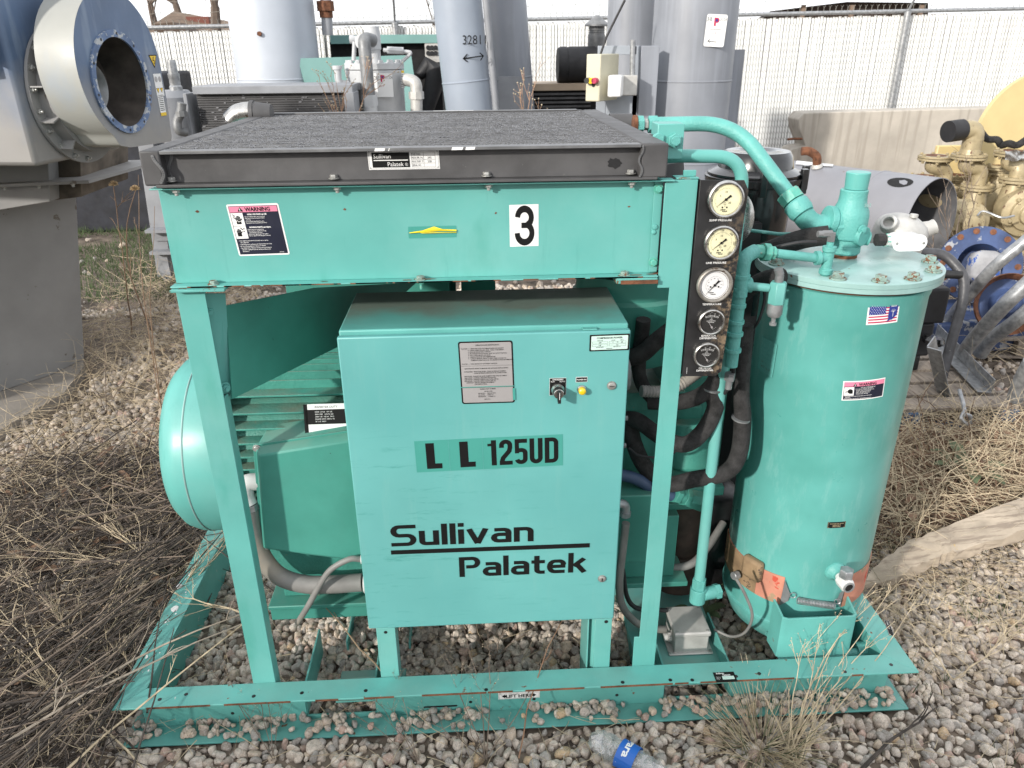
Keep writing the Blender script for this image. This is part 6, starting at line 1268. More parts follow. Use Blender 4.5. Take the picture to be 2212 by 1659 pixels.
t_ = MB(); n = len(O_); t_.add([bp_(p.x, p.y, -.0005) for p in O_]+[bp_(p.x, p.y, -BD) for p in O_], [(i, n+i, n+(i+1) % n, (i+1) % n) for i in range(n)]+[tuple(range(n, 2*n))]); part2(t_, 'scroll_housing', barrelm, bl)
t_ = MB(); t_.lathe([(-BD+.01,.15),(-.01,.187),(.003,.187)], bp_(.006,-.004), bn_, 40, True, False); part2(t_, 'inlet_throat', mat('dirty_inside', (.05,.04,.033), .8, var=.4, scale=10), bl)
t_ = MB(); t_.lathe([(.001,.185),(.010,.185),(.010,.214),(.001,.214)], bp_(.006,-.004), bn_, 60, False, False); part2(t_, 'inlet_flange', worn, bl)
t_ = MB()
for k in range(10): a = R(k*36+12); t_.cyl(bp_(.006+.2*math.cos(a), -.004+.2*math.sin(a), .0105), bp_(.006+.2*math.cos(a), -.004+.2*math.sin(a), .011), .006, 10)
part2(t_, 'bolt_hole', M['black'], bl, kind='stuff')
t_ = MB(); t_.lathe([(-BD+.015,.075),(-.09,.095),(-.075,.10),(-.08,.092),(-BD+.02,.06)], bp_(-.085,-.02), bn_, 32, True, False); part2(t_, 'inlet_cone', M['cast_gray'], bl)
t_ = MB(); t_.lathe([(-BD-.075,.30),(-BD-.06,.30)], bp_(.02,-.05), bn_, 48); t_.lathe([(-BD-.06,.25),(-BD-.001,.25)], bp_(.02,-.05), bn_, 40); part2(t_, 'rear_flange', ductm, bl)
for k in range(9):
    a = R(120+k*18); t_ = MB(); t_.hexnut(bp_(.02+.28*math.cos(a), -.05+.28*math.sin(a), -BD-.06), bn_, .011, .010, .002, .008); part2(t_, 'bolt', M['bolt'], bl)
for a in (172, 200, 228): 
    t_ = MB(); c2, s2 = math.cos(R(a)), math.sin(R(a)); t_.obox(bp_(.02+.273*c2, -.05+.273*s2, -BD-.03), bn_*.028, (bu*c2+V(0,0,s2))*.023, (bu*-s2+V(0,0,c2))*.003); part2(t_, 'gusset', ductm, bl)
ap = [U(a, b, x=-1.0) for a, b in ((0,-60),(52,0),(66,130),(40,290))]
q = bp_(.30,-.36,-BD-.08); q2 = bp_(-.32,-.36,-BD-.08)
t_ = MB(); t_.prism([(q2.x, q2.y), (q.x, q.y), (q.x-2, q.y+.3), (q2.x-2, q2.y+.3)], (0,0,1.38), (1,0,0), (0,1,0), (0,0,1.2)); part2(t_, 'motor_housing', blueb, bl, .02)
q3 = U(62, 0, y=q2.y-.03); t_ = MB(); t_.box(-2.6, q2.x-.10, q2.y-.06, q2.y-.03, 1.76, 2.6); t_.box(q2.x-.09, q2.x-.05, q2.y-.09, q2.y-.03, 1.80, 2.6); part2(t_, 'cover_plate', blueb, bl, .004)
def pillar(name, pts_px, Y0, dep, m):   # outline of the front face traced on its plane, with real depth
    q = [U(a, b, y=Y0) for a, b in pts_px]; t_ = MB(); t_.prism([(p.x, p.z) for p in q], (0, Y0, 0), (1,0,0), (0,0,1), (0, dep, 0)); return part2(t_, name, m, bl, .004)
Yc = 2.45
pillar('upper_duct', [(-400,295),(100,262),(108,436),(-400,520)], Yc, .75, ductm)
pillar('recess_duct', [(102,262),(172,285),(176,425),(108,434)], Yc+.10, .6, mat('dark_brown_steel', (.13,.105,.08), .8, var=.4, scale=7))  # recess in a dark brown with strong random variation
p, q = U(-300,505,y=Yc), U(187,428,y=Yc); t_ = MB(); t_.add([V(-3.2,Yc-.06,1.17), V(q.x+.06,Yc-.06,1.235), V(q.x+.15,Yc+.75,1.235), V(-3.2,Yc+.75,1.17), V(-3.2,Yc-.06,1.155), V(q.x+.06,Yc-.06,1.22), V(q.x+.15,Yc+.75,1.22), V(-3.2,Yc+.75,1.155)], [(0,1,2,3),(7,6,5,4),(0,4,5,1),(1,5,6,2),(2,6,7,3),(3,7,4,0)]); part2(t_, 'duct_flange', ductm, bl)
for k in range(7):
    xx = -2.0+k*.17; t_ = MB(); t_.hexnut((xx, Yc-.035, 1.165+(xx+3.2)*.028), (0,0,-1), .014, .012, .003, .012); part2(t_, 'bolt', M['bolt'], bl)
ca, cb_, cc = U(114,809,z=.03), U(182,775,z=.03), U(-500,1010,z=.03)
ta_, tb3 = U(96,452,x=ca.x-.02), U(154,440,x=cb_.x-.03)
t_ = MB(); bot = [cc, ca, cb_, V(cc.x, cb_.y+.6, .03)]; top_ = [V(cc.x, cc.y+.08, 1.14), V(-1.40, 2.85, 1.19), V(-1.27, 3.05, 1.19), V(cc.x, cb_.y+.6, 1.14)]
t_.add(bot+top_, [(3,2,1,0),(4,5,6,7),(0,1,5,4),(1,2,6,5),(2,3,7,6),(3,0,4,7)]); part2(t_, 'lower_duct', ductm, bl, .004)
hz_ = Decal(lambda u, v, l_: bp_(u, v, .001+l_), [M['amber'], M['ink'], M['white'], M['bluelab'] if 'bluelab' in M else M['silver']])
def bI(px, py):
    v = ray(px, py); k = (PV-CAM).dot(bn_)/v.dot(bn_); p = CAM+v*k-PV; return Vector((p.dot(bu), 0, p.z))
def tri_(u, v, r_, lay): hz_.poly([(u-r_,v+r_*.8),(u,v-r_*.9),(u+r_,v+r_*.8)], 1, lay); hz_.poly([(u-r_*.8,v+r_*.68),(u,v-r_*.68),(u+r_*.8,v+r_*.68)], 0, lay+1)
c = bI(331,132); tri_(c.x, c.z, .034, 0); hz_.put(*ribbon([(c.x+.004,c.z+.018),(c.x-.006,c.z+.004),(c.x+.006,c.z+.002),(c.x,c.z-.014)], .004), 1, 2)
c = bI(342,181); hz_.rect(c.x-.033,c.x+.033,c.z-.055,c.z+.045,2,0); hz_.disc(c.x-.016,c.z+.02,.013,3,1,14); hz_.disc(c.x+.016,c.z+.02,.013,3,1,14)
for s2 in (-1, 1): tri_(c.x+s2*.016, c.z-.03, .014, 1)
c = bI(349,224); hz_.rect(c.x-.026,c.x+.024,c.z-.055,c.z+.04,2,0); hz_.rect(c.x-.026,c.x+.024,c.z-.055,c.z-.04,0,1)
for k in range(8): hz_.rect(c.x-.020,c.x+.018,c.z+.032-k*.0085,c.z+.029-k*.0085,1,1)
hz_.build('hazard_labels', bl)
# footing
q = [U(-500,1100,z=.03), U(0,928,z=.03), U(137,850,z=.03), U(182,790,z=.03), U(150,640,z=.03), U(-500,640,z=.03)]
t_ = MB(); t_.prism([(p.x, p.y) for p in q], (0,0,-.1), (1,0,0), (0,1,0), (0,0,.13)); o = t_.build('concrete_footing', mat('footing_concrete', (.27,.245,.215), .9, var=.12, scale=5, bump=.3, bscale=60)); tag(o, 'gray concrete slab under the blower duct at the left edge', 'concrete slab')

# ================================================================= RIGHT-HAND YARD
# ---- lying tank
E_ = U(2010, 484, y=3.75); ad = Vector((-.50, .87, -.01)).normalized()
ht = thing('scrap_tank', 'open-ended gray-lilac tank lying on its side with oval slots near its mouth', 'tank', (E_.x, E_.y, 0))
lil = mat('lilac_gray_paint', (.225, .228, .25), .42, var=.08, scale=2.5, spots=((.15,.10,.07), .73, 14), bump=.04, bscale=6)
RL = .33
t_ = MB(); t_.lathe([(0,RL-.006),(0,RL),(.42,RL),(.425,RL+.004),(.44,RL+.004),(.445,RL-.004),(3.6,RL-.004),(3.75,RL*.8),(3.85,RL*.4)], E_, ad, 72, False, True); part2(t_, 'tank_shell', lil, ht)
t_ = MB(); t_.lathe([(0.001,RL-.007),(.44,RL-.007),(.50,RL*.9),(.56,RL*.6),(.60,.03)], E_, ad, 60, False, True); part2(t_, 'dished_end', mat('dark_inside_gray', (.10,.10,.105), .6, var=.3, scale=5), ht)
aa = ad.cross(V(0,0,1)).normalized(); bb = aa.cross(ad)
def onlie(t, ang, r_=RL+.002): return E_+ad*t+(aa*math.cos(R(ang))+bb*math.sin(R(ang)))*r_
def oval(t0, ang0, dt, da, r_): 
    return [onlie(t0+dt*math.cos(R(k*18))*(1 if abs(math.cos(R(k*18))) < .9 else 1), ang0+da*math.sin(R(k*18)), r_) for k in range(20)]
for ang0, r_, m_ in ((118, RL+.0025, blackin), (20, RL-.012, gold)):
    t_ = MB(); P = oval(.20, ang0, .095, 10, r_); t_.add(P, [tuple(range(20))]); part2(t_, 'oval_slot', m_, ht, smooth=0)
t_ = MB(); q = onlie(.95, 108); t_.lathe([(0,.045),(.02,.04),(.03,.032)], q, q-(E_+ad*.95), 18); part2(t_, 'socket', M['jb_gray'], ht)
t_ = MB(); nn3 = (q-(E_+ad*.95)).normalized(); t_.tube(smoothpath([q+nn3*.02, q+nn3*.09, q+nn3*.13+V(-.05,.02,.0), q+nn3*.12+V(-.11,.03,.01)], 4), .034, 12); part2(t_, 'rusty_elbow', M['rust'], ht)
t_ = MB(); P = [onlie(1.22, 92, RL+.004), onlie(.90, 84, RL+.004), onlie(.84, 100, RL+.004), onlie(1.16, 108, RL+.004)]; t_.add(P, [(0,1,2,3)]); part2(t_, 'paper_tag', M['white'], ht, smooth=0)
for k in range(10):
    t_ = MB(); 
# ---- pumps
def zc(X, Y): return ((3500+.3617*X)/1.8517, (400+.3617*Y)/1.8517)
def Z3(X, Y, y=4.6): return U(*zc(X, Y), y=y)
def flange(mb, c, r_, t=.022, ax=(0,0,1)):
    mb.lathe([(-t, r_), (-.002, r_), (-.002, r_*.86), (.002, r_*.86), (.002, r_), (t, r_)], c, ax, 28)
def bolts(parent, c, r_, n, m=gold, up=.022):
    for k in range(n):
        a = R(k*360/n+10); t = MB(); t.hexnut(Vector(c)+V(r_*.84*math.cos(a), r_*.84*math.sin(a), up), (0,0,1), .013, .012, .002); t.hexnut(Vector(c)+V(r_*.84*math.cos(a), r_*.84*math.sin(a), -up), (0,0,-1), .013, .018, .002); part2(t, 'bolt', m, parent)
def pump(label, f1, f2, body, y, hood=None, rb_=.16, inlet_side=-1):
    g = thing('diaphragm_pump', label, 'pump', (body.x, y, 0), 'gold-painted pumps by the barrier')
    t = MB(); flange(t, f2, .125); t.lathe([(-.02,.075),(-.22,.11),(-.30,.10)], f2, (0,0,1), 20); part2(t, 'pump_neck', gold, g, .002); bolts(g, f2, .125, 6)
    t = MB(); t.lathe([(-.10,rb_*.7),(-.08,rb_),(.08,rb_),(.10,rb_*.72),(.13,rb_*.70),(.14,rb_*.45),(.17,rb_*.42),(.175,rb_*.30)], body, (-.25,-1,.0), 32); t.box(body.x-.12, body.x+.12, y-.08, y+.15, -.02, body.z-.08); bd = part2(t, 'pump_body', gold, g, .004)
    for k in range(6):
        a = R(k*60+20); c = body+V(math.cos(a)*rb_*.88, -.085, math.sin(a)*rb_*.88); t = MB(); t.hexnut(c, (-.25,-1,0), .014, .014, .003); part2(t, 'bolt', gold, g)
    t = MB(); t.tube(fillet([f2+V(0,0,.02), V(f2.x, f2.y, f1.z-.10), V(f1.x-.02, f1.y, f1.z-.07), V(f1.x, f1.y, f1.z-.02)], .09, 7), .058, 18); part2(t, 'suction_elbow', gold, g)
    t = MB(); flange(t, f1, .135, .020); part2(t, 'upper_flange', gold, g, .002); bolts(g, f1, .135, 6)
    if hood:
        t = MB(); b_ = hood[0]; t.tube(fillet([f1+V(0,0,.02), V(f1.x, f1.y, b_.z), b_+V(.03,0,.0)], .13, 9), .075, 20); t.lathe([(.0,.079),(.015,.079)], f1+V(0,0,.13), (0,0,1), 20); t.lathe([(.02,.085),(.06,.075)], f1, (0,0,1), 20); part2(t, 'discharge_bend', gold, g)
        t = MB(); t.cyl(b_+V(.04,0,.0), b_+V(-.09,-.03,-.01), .084, 20); part2(t, 'rubber_sleeve', M['rubber'], g)
    else:
        t = MB(); t.lathe([(.021,.085),(.0215,.085)], f1, (0,0,1), 20); part2(t, 'rusty_gasket', M['rust'], g)
    return g
pump('gold pump with tall bend ending in a black rubber sleeve by the barrier', Z3(1040,625), Z3(1130,960), Z3(985,1330,4.3), 4.4, (Z3(905,330),))
pump('gold pump with open rusty-topped flange just left of the tallest bend', Z3(665,640,4.8), Z3(745,985,4.8), Z3(760,1250,4.8), 4.8, None)
pump('gold pump with silver foil over its flange at right edge', Z3(1520,590,4.5), Z3(1560,880,4.4), Z3(1640,1230,4.3), 4.4, None, .19)
pump('dull tan pump with big round body between the two gold pumps', Z3(1380,740,5.0), Z3(1390,790,5.0), Z3(1390,1130,5.0), 5.0, None, .24)
pump('small tan pump half hidden behind the lying tank mouth', Z3(545,860,5.3), Z3(545,900,5.3), Z3(560,1000,5.3), 5.3, None, .1)
pump('small tan pump in shade behind the two gold pumps', Z3(870,850,5.3), Z3(880,900,5.3), Z3(890,1000,5.3), 5.3, None, .1)
t_ = MB(); c = Z3(1800,430,5.0); t_.cyl(c, c+V(0,.05,0), .56, 64); o = t_.build('disc_guard', yellowp); tag(o, 'large pale yellow disc guard behind the pumps at the right edge', 'guard')
t_ = MB(); p, q = Z3(700,505,5.4), Z3(1260,700,5.4); t_.box(p.x, q.x, 5.4, 5.45, q.z-.6, p.z); t_.box(q.x-.02, q.x+.22, 5.3, 5.4, q.z-.8, p.z-.0); o = t_.build('pump_frame', yellowp, None, .01); tag(o, 'pale yellow steel plate frame standing behind the gold pumps', 'steel frame')
t_ = MB(); t_.tube(smoothpath([Z3(1160,340,4.9), Z3(1240,430,4.8), Z3(1350,440,4.7), Z3(1400,500,4.7), Z3(1480,480,4.6), Z3(1570,500,4.6), Z3(1700,420,4.6)], 6), .028, 10); o = t_.build('braided_rope', M['foam']); tag(o, 'black and tan braided strap looping between the pump bends', 'strap')
t_ = MB(); t_.tube(smoothpath([Z3(1130,1280,4.1), Z3(1200,1230,4.1), Z3(1400,1300,4.0), Z3(1540,1280,4.0)], 6), .008, 6); o = t_.build('gray_cable', M['galv']); tag(o, 'thin gray cable sagging in front of the gold pumps', 'cable')
t_ = MB()
fo_ = []
for i in range(9):
    for j in range(5): fo_.append(Z3(1440+i*30, 560+j*28+12*math.sin(i*1.3+j), 4.28)+V(0, .03*noise.noise(V(i*.9, j*.8, 5)), 0))
t_.add(fo_, [(i*5+j, i*5+j+1, i*5+j+6, i*5+j+5) for i in range(8) for j in range(4)]); o = t_.build('foil_sheet', M['chrome'], None, 0, 180); tag(o, 'crumpled silver foil draped over the right-edge pump flange', 'foil')
# ---- pallets
def plank_(mb, x0, x1, y0, y1, z0, z1): mb.box(x0, x1, y0, y1, z0, z1)
def pallet(name, label, ox, oy, ang, m_, mb_, wd=1.1, dp=1.0, z=0.):
    g = thing(name, label, 'pallet', (ox, oy, z)); rt = Matrix.Rotation(R(ang), 4, 'Z')
    def put(x0, x1, y0, y1, z0, z1, nm, mm):
        t = MB(); t.box(x0, x1, y0, y1, z0, z1); t.v = [tuple(Vector((ox, oy, z))+(rt @ Vector(v))) for v in t.v]; part2(t, nm, mm, g, .003)
    for k in range(7): put(0, wd, k*dp/7+.01, k*dp/7+dp/7-.025, .115, .135, 'board', m_)
    for k in range(3): put(k*(wd-.09)/2, k*(wd-.09)/2+.09, -.005, dp, .02, .114, 'stringer', mb_)
    for k in range(3): put(0, wd, k*(dp-.1)/2, k*(dp-.1)/2+.1, 0, .019, 'board', mb_)
    return g
A_ = U(2205, 880, z=.13); bluew = mat('blue_painted_wood', (.03,.10,.22), .7, var=.2, scale=12, spots=((.2,.19,.17), .60, 20))
pallet('pallet', 'blue-edged wooden pallet loaded with scrap beside the tank', A_.x-1.12, A_.y-.0, 0, wood, bluew, 1.12, 1.15)
A2_ = U(2000, 640, z=.13); pallet('pallet', 'gray weathered pallet under the blue flange and rusty ring', 3.75, 2.75, -8, wood, wood, 1.5, 1.2)
# blue flange and rusty ring
def Z4(X, Y, y): return U((3500+.4822*X)/1.8517, (900+.4822*Y)/1.8517, y=y)
c = Z4(870, 330, 3.1); t_ = MB(); ax4 = V(-.35,-1,.35); fv_ = thing('blue_valve', 'blue flanged valve with flaking paint on the far pallet', 'valve', (c.x, c.y, .14))
rbv = (Z4(1180,330,3.1)-Z4(570,330,3.1)).length/2
t_.lathe([(0,rbv),(.035,rbv),(.035,rbv*.72),(.0,rbv*.70),(-.12,rbv*.6),(-.30,rbv*.5)], c, -ax4, 48, False, True) if False else t_.lathe([(-.30,rbv*.5),(-.12,rbv*.62),(-.03,rbv*.70),(-.03,rbv),(.0,rbv),(.0,rbv*.55),(-.15,rbv*.4)], c, ax4, 48, True, True); part2(t_, 'valve_flange', bluep, fv_)
an4 = ax4.normalized(); u4 = an4.cross(V(0,0,1)).normalized(); w4_ = u4.cross(an4)
for k in range(14):
    a = R(k*360/14); t_ = MB(); t_.lathe([(0,.020),(.003,.020),(.003,.012),(.0035,.012)], c+(u4*math.cos(a)+w4_*math.sin(a))*rbv*.88+an4*.001, an4, 14, False, True); part2(t_, 'bolt_ring', M['rust'], fv_)
t_ = MB(); t_.obox(c+an4*.03+V(.02,0,-.02), u4*rbv*.35, an4*.10, w4_*rbv*.42); part2(t_, 'valve_body', mat('chalky_blue_gray', (.33,.33,.34), .8, var=.2, scale=9, spots=((.04,.10,.34), .58, 9)), fv_, .05)
c = Z4(1110, 660, 2.6); rbr = (Z4(1360,660,2.6)-Z4(860,660,2.6)).length/2
rr_ = thing('rusty_ring', 'rusty round wheel flange leaning on the far pallet at right edge', 'wheel', (c.x, c.y, .14))
ax5 = V(-.3,-1,.25); t_ = MB(); t_.lathe([(-.05,rbr*.93),(-.01,rbr),(.01,rbr*.98),(-.02,rbr*.84),(-.06,rbr*.80)], c, ax5, 48, False, False); part2(t_, 'ring', M['rust'], rr_)
t_ = MB(); t_.lathe([(-.20,rbr*.5),(-.07,rbr*.80),(-.06,rbr*.5),(-.04,rbr*.42),(0,rbr*.38),(.02,rbr*.25)], c, ax5, 36, True, True); part2(t_, 'hub', bluep, rr_)
t_ = MB(); t_.obox(c+V(-.15,.35,-.25), V(.5,0,0), V(0,.25,0), V(0,0,.10)); part2(t_, 'base', bluep, rr_, .02)
# silver tubes
for lab, P, r_ in (('upper silver tube slanting from the right edge toward the black frame', [(1300,90,1.9),(1000,340,1.95),(800,560,2.1),(620,770,2.3),(540,860,2.35)], .030),
                   ('middle silver tube, bent, leaning on the angle iron', [(1300,450,1.75),(1060,680,1.8),(860,900,1.9),(770,1010,1.95),(715,1100,2.0)], .036),
                   ('lower silver tube with a flared end above the gap in the pallets', [(1300,680,1.7),(1150,810,1.75),(960,950,1.85),(870,1075,1.9)], .034),
                   ('short silver tube standing beside the blue pallet corner', [(1300,1130,1.55),(1220,1280,1.6),(1160,1440,1.65)], .036)):
    lx, ly, lyy = P[-1]; dy = U((3500+.4822*lx)/1.8517, (900+.4822*ly)/1.8517, z=.16).y-lyy
    t_ = MB(); t_.tube(smoothpath([Z4(a, b_, y+dy) for a, b_, y in P], 5), r_*(1+dy*.28), 16); o = t_.build('steel_tube', M['galv']); tag(o, lab, 'tube', 'loose silver tubes on the scrap pallets')
# black frame
fk = thing('tubular_frame', 'black tubular engine frame standing on the blue-edged pallet', 'frame', tuple(Z4(540,1330,1.75)))
fdy = U((3500+.4822*540)/1.8517, (900+.4822*1340)/1.8517, z=.15).y-1.75
t_ = MB(); t_.tube(fillet([Z4(300,225,2.0+fdy), Z4(575,235,2.0+fdy), Z4(745,420,1.9+fdy), Z4(735,620,1.85+fdy), Z4(640,950,1.8+fdy), Z4(535,1340,1.75+fdy)], .06, 5), .026, 14); part2(t_, 'frame_tube', mat('frame_black', (.055,.055,.06), .45, var=.25, scale=20, spots=((.2,.19,.18), .68, 40)), fk)
t_ = MB(); t_.tube([Z4(420,400,1.95+fdy), Z4(720,415,1.9+fdy)], .022, 12); part2(t_, 'cross_tube', M['black'], fk)
ey = 1.95+fdy; a, b_ = Z4(380,575,ey), Z4(572,820,ey); t_ = MB(); t_.box(a.x-.1, b_.x, ey, ey+.25, b_.z, a.z+.03); t_.box(a.x-.1, b_.x-.03, ey+.02, ey+.25, b_.z-.20, b_.z-.001); part2(t_, 'engine_cover', M['rubber'], fk, .015)
t_ = MB(); t_.box(a.x-.08, b_.x-.06, ey+.04, ey+.24, .14, b_.z-.201); part2(t_, 'engine_block', M['black'], fk, .01)
t_ = MB(); t_.lathe([(0,.05),(.02,.06),(.04,.05)], Z4(470,985,1.9+fdy), (.2,0,1), 20); part2(t_, 'oil_cap', M['gloss_black'], fk)
# angle irons
for lab, a, b_ in (('galvanised angle iron lying across the pallet toward the corner', (500,915,2.05), (965,1390,1.72)), ('second angle iron standing steeply under the black frame', (430,1010,2.0), (540,1500,1.62))):
    pq = lambda A_, z_: U((3500+.4822*A_[0])/1.8517, (900+.4822*A_[1])/1.8517, z=z_)
    p, q = (pq(a, .18), pq(b_, .15)) if 'galvanised' in lab else (pq(a, .45), pq(b_, .03)); d_ = (q-p).normalized(); s2 = d_.cross(V(0,0,1)).normalized(); u2_ = s2.cross(d_); t_ = MB()
    t_.obox((p+q)/2+s2*.035, d_*(q-p).length/2, s2*.035, u2_*.003); t_.obox((p+q)/2+u2_*.0405, d_*(q-p).length/2, s2*.003, u2_*.035); o = t_.build('angle_iron', M['galv'], None, .001); tag(o, lab, 'angle iron', 'angle irons on the scrap pallet')
t_ = MB(); t_.tube(smoothpath([Z4(700,1370,1.68), Z4(740,1530,1.55), Z4(715,1610,1.5), Z4(770,1650,1.5), Z4(790,1590,1.5), Z4(745,1570,1.5)], 5), .010, 8); o = t_.build('wire_hook', M['galv']); tag(o, 'bent gray wire hook hanging off the front of the pallet', 'hook')
# ---- splintered plank
pk = [U(1862,1268,z=.04), U(1885,1232,z=.07), U(1960,1178,z=.12), U(2060,1140,z=.16), U(2290,1050,z=.24)]; pk2 = [U(1862,1276,z=.02), U(1930,1262,z=.04), U(2010,1225,z=.08), U(2060,1212,z=.11), U(2290,1140,z=.18)]
t_ = MB(); rgp = random.Random(4); secs = []
for i in range(29):
    t = i/28*4; k = min(3, int(t)); f = t-k; a = pk[k].lerp(pk[k+1], f); b_ = pk2[k].lerp(pk2[k+1], f); th4 = .012+.05*min(1, i/12)
    jit = lambda s_=.006: V(0, rgp.uniform(-s_, s_), rgp.uniform(-s_, s_))
    secs.append([b_+jit(), b_+V(0,0,th4*.7)+jit(), a*.6+b_*.4+V(0,0,th4*.5)+jit(.004), a+V(0,0,th4*.3)+jit(.004), a+V(0,.01,-th4)])
t_.rings(secs); o = t_.build('broken_plank', mat('plank_wood', (.42,.35,.27), .85, var=.2, scale=8, streak=((.22,.175,.135), .8, (1.5,22,22), 3, .5), bump=.6, bscale=50, spots=((.50,.34,.13), .70, 7)), None, 0, 30); tag(o, 'weathered splintered wooden plank on the gravel at the right edge', 'plank')
# ---- house, trees, shed beyond the fence
hs = thing('house', 'brown hip-roofed house seen over the fence at upper left', 'house', (-6, 30, 0))
YH = 30
def HP(px, py, y=YH): return U(px, py, y=y)
a, b_, c_, d_ = HP(333,66), HP(505,66), HP(395,24,34), HP(450,34,34)
t_ = MB(); t_.add([HP(300,72), HP(560,72), HP(490,45,34), HP(375,24,34), HP(560,72,40)-V(0,0,.0), HP(300,72,40)], [(0,1,2,3),(1,4,2),(0,3,5),(3,2,4,5)]); part2(t_, 'roof', brown, hs, smooth=0)
t_ = MB(); p, q = HP(300,72), HP(560,72); t_.box(p.x, q.x, YH+.6, 40, 0, p.z-.02); part2(t_, 'wall', mat('tan_siding', (.34,.27,.19), .8, var=.1), hs)
t_ = MB(); P = [HP(330,52,29.4), HP(372,48,29.4), HP(405,67,29.4), HP(335,70,29.4)]; t_.add(P+[v+V(0,1.5,0) for v in P], [(3,2,1,0),(0,1,5,4),(1,2,6,5),(2,3,7,6),(3,0,4,7)]); part2(t_, 'gable', mat('dark_brown_wood', (.08,.055,.04), .9), hs, smooth=0)
t_ = MB(); p = HP(420,20,33); t_.box(p.x-.4, p.x+.5, 33, 34, p.z-2, HP(420,6,33).z-.5); part2(t_, 'chimney', mat('red_brick', (.16,.06,.045), .9), hs)
def tree(name, label, px, Y, h, seed, spread=.5, r0=.22, cutz=0):
    rg2 = random.Random(seed); g = thing(name, label, 'tree', (U(px, 60, y=Y).x, Y, 0), 'bare trees beyond the fence'); tr = MB(); tw = MB()
    def br_(p, d, L_, r, lev):
        n = 4; pts = [p]; dd = d.copy()
        for i in range(n): dd = (dd+V(rg2.uniform(-.2,.2), rg2.uniform(-.2,.2), rg2.uniform(-.08,.16))*(.6+lev*.25)).normalized(); pts.append(pts[-1]+dd*L_/n)
        rs = [r*(1-.45*i/n) for i in range(n+1)]; (tr if lev < 2 else tw).tube(pts, rs, 7 if lev < 2 else 3)
        if lev < 5:
            for k in range(2 if lev == 0 else 3 if lev < 4 else 3):
                i = rg2.choice((2, 3, 4)) if lev else rg2.choice((1, 2, 3, 4)); nd_ = (dd+V(rg2.uniform(-1,1), rg2.uniform(-1,1), rg2.uniform(-.3,.6))*spread*1.4).normalized(); br_(pts[i], nd_, L_*rg2.uniform(.55,.8), rs[i]*.58, lev+1)
            br_(pts[-1], dd, L_*.75, rs[-1]*.85, lev+1)
    x = U(px, 60, y=Y).x; br_(V(x, Y, 0), V(rg2.uniform(-.1,.1), 0, 1).normalized(), h*.34, r0, 0)
    part2(tr, 'trunk', bark, g); part2(tw, 'crown', bark, g, smooth=0)
tree('bare_tree', 'bare tree with several dark trunks rising beside the brown roof', 470, 24, 9, 3, .5, .24)
tree('bare_tree', 'bare twiggy tree spreading above the brown house roof', 405, 36, 11, 8, .7, .26)
tree('bare_tree', 'thin bare tree seen just left of the leaning tanks', 922, 20, 7, 5, .35, .10)
tree('bare_tree', 'faint bare tree at far left beside the blower', 330, 42, 12, 11, .7, .25)
YS = 24
t_ = MB(); P = [U(1560,40,y=YS), U(1602,22,y=YS), U(1840,-8,y=YS), U(2030,8,y=YS), U(2030,30,y=YS), U(1602,50,y=YS)]
sh_ = thing('open_shed', 'white-roofed open shed with dark interior beyond the fence at upper right', 'shed', (P[1].x, YS, 0))
t_.add([U(1560,30,y=YS), U(1830,-4,y=YS), U(2040,2,y=YS), U(1830,-14,y=YS+4), U(1560,26,y=YS+4), U(2040,-6,y=YS+8)], [(0,1,3,4),(1,2,5,3)]); part2(t_, 'roof', mat('white_sheet_roof', (.8,.81,.82), .4, var=.03), sh_, smooth=0)
t_ = MB(); P = [U(1665,24,y=YS+.5), U(1830,4,y=YS+.5), U(2005,6,y=YS+.5), U(2005,60,y=YS+.5), U(1600,60,y=YS+.5)]; t_.add(P+[v+V(0,3,0) for v in P], [(4,3,2,1,0)]); part2(t_, 'dark_opening', mat('shed_dark_wood', (.035,.022,.016), .9, var=.3, scale=2), sh_, smooth=0)
for px_ in (1735, 1840, 1990):
    t_ = MB(); p = U(px_, 30, y=YS+.2); t_.box(p.x-.06, p.x+.06, YS+.2, YS+.3, 0, U(px_, 10, y=YS).z); part2(t_, 'post', mat('shed_post', (.22,.16,.12), .9), sh_)
# ---- tiny background odds: distant ground cover already in the ground sheet

# ================================================================= PLANTS AND LITTER
straw = mat('dry_straw', (.50, .41, .28), .85, var=.25, scale=30); strawd = mat('dark_dry_stem', (.060, .048, .040), .9, var=.45, scale=18); strawm = mat('gray_brown_stem', (.20, .155, .12), .9, var=.35, scale=18)  # dark stem tone also stands in for shade in the pile's gaps
leafb = mat('dry_brown_leaf', (.17, .10, .06), .85, var=.35, scale=14); leafg = mat('dock_leaf', (.09, .12, .055), .6, var=.25, scale=20); grassg = mat('short_grass', (.055, .085, .03), .9, var=.35, scale=6)
def stem(mb, p, d, L_, r, rg2, wob=.12, n=5, droop=0, sides=3):
    pts = [Vector(p)]; dd = Vector(d).normalized()
    for i in range(n): dd = (dd+V(rg2.gauss(0, wob), rg2.gauss(0, wob), rg2.gauss(0, wob)-droop)).normalized(); pts.append(pts[-1]+dd*L_/n)
    mb.tube(pts, [r*(1-.6*i/n) for i in range(n+1)], sides, cap=False); return pts, dd
def seed_(mb, p, r):
    mb.add([p+V(r,0,0), p+V(-r,0,0), p+V(0,r,0), p+V(0,-r,0), p+V(0,0,r), p+V(0,0,-r)], [(0,2,4),(2,1,4),(1,3,4),(3,0,4),(2,0,5),(1,2,5),(3,1,5),(0,3,5)])
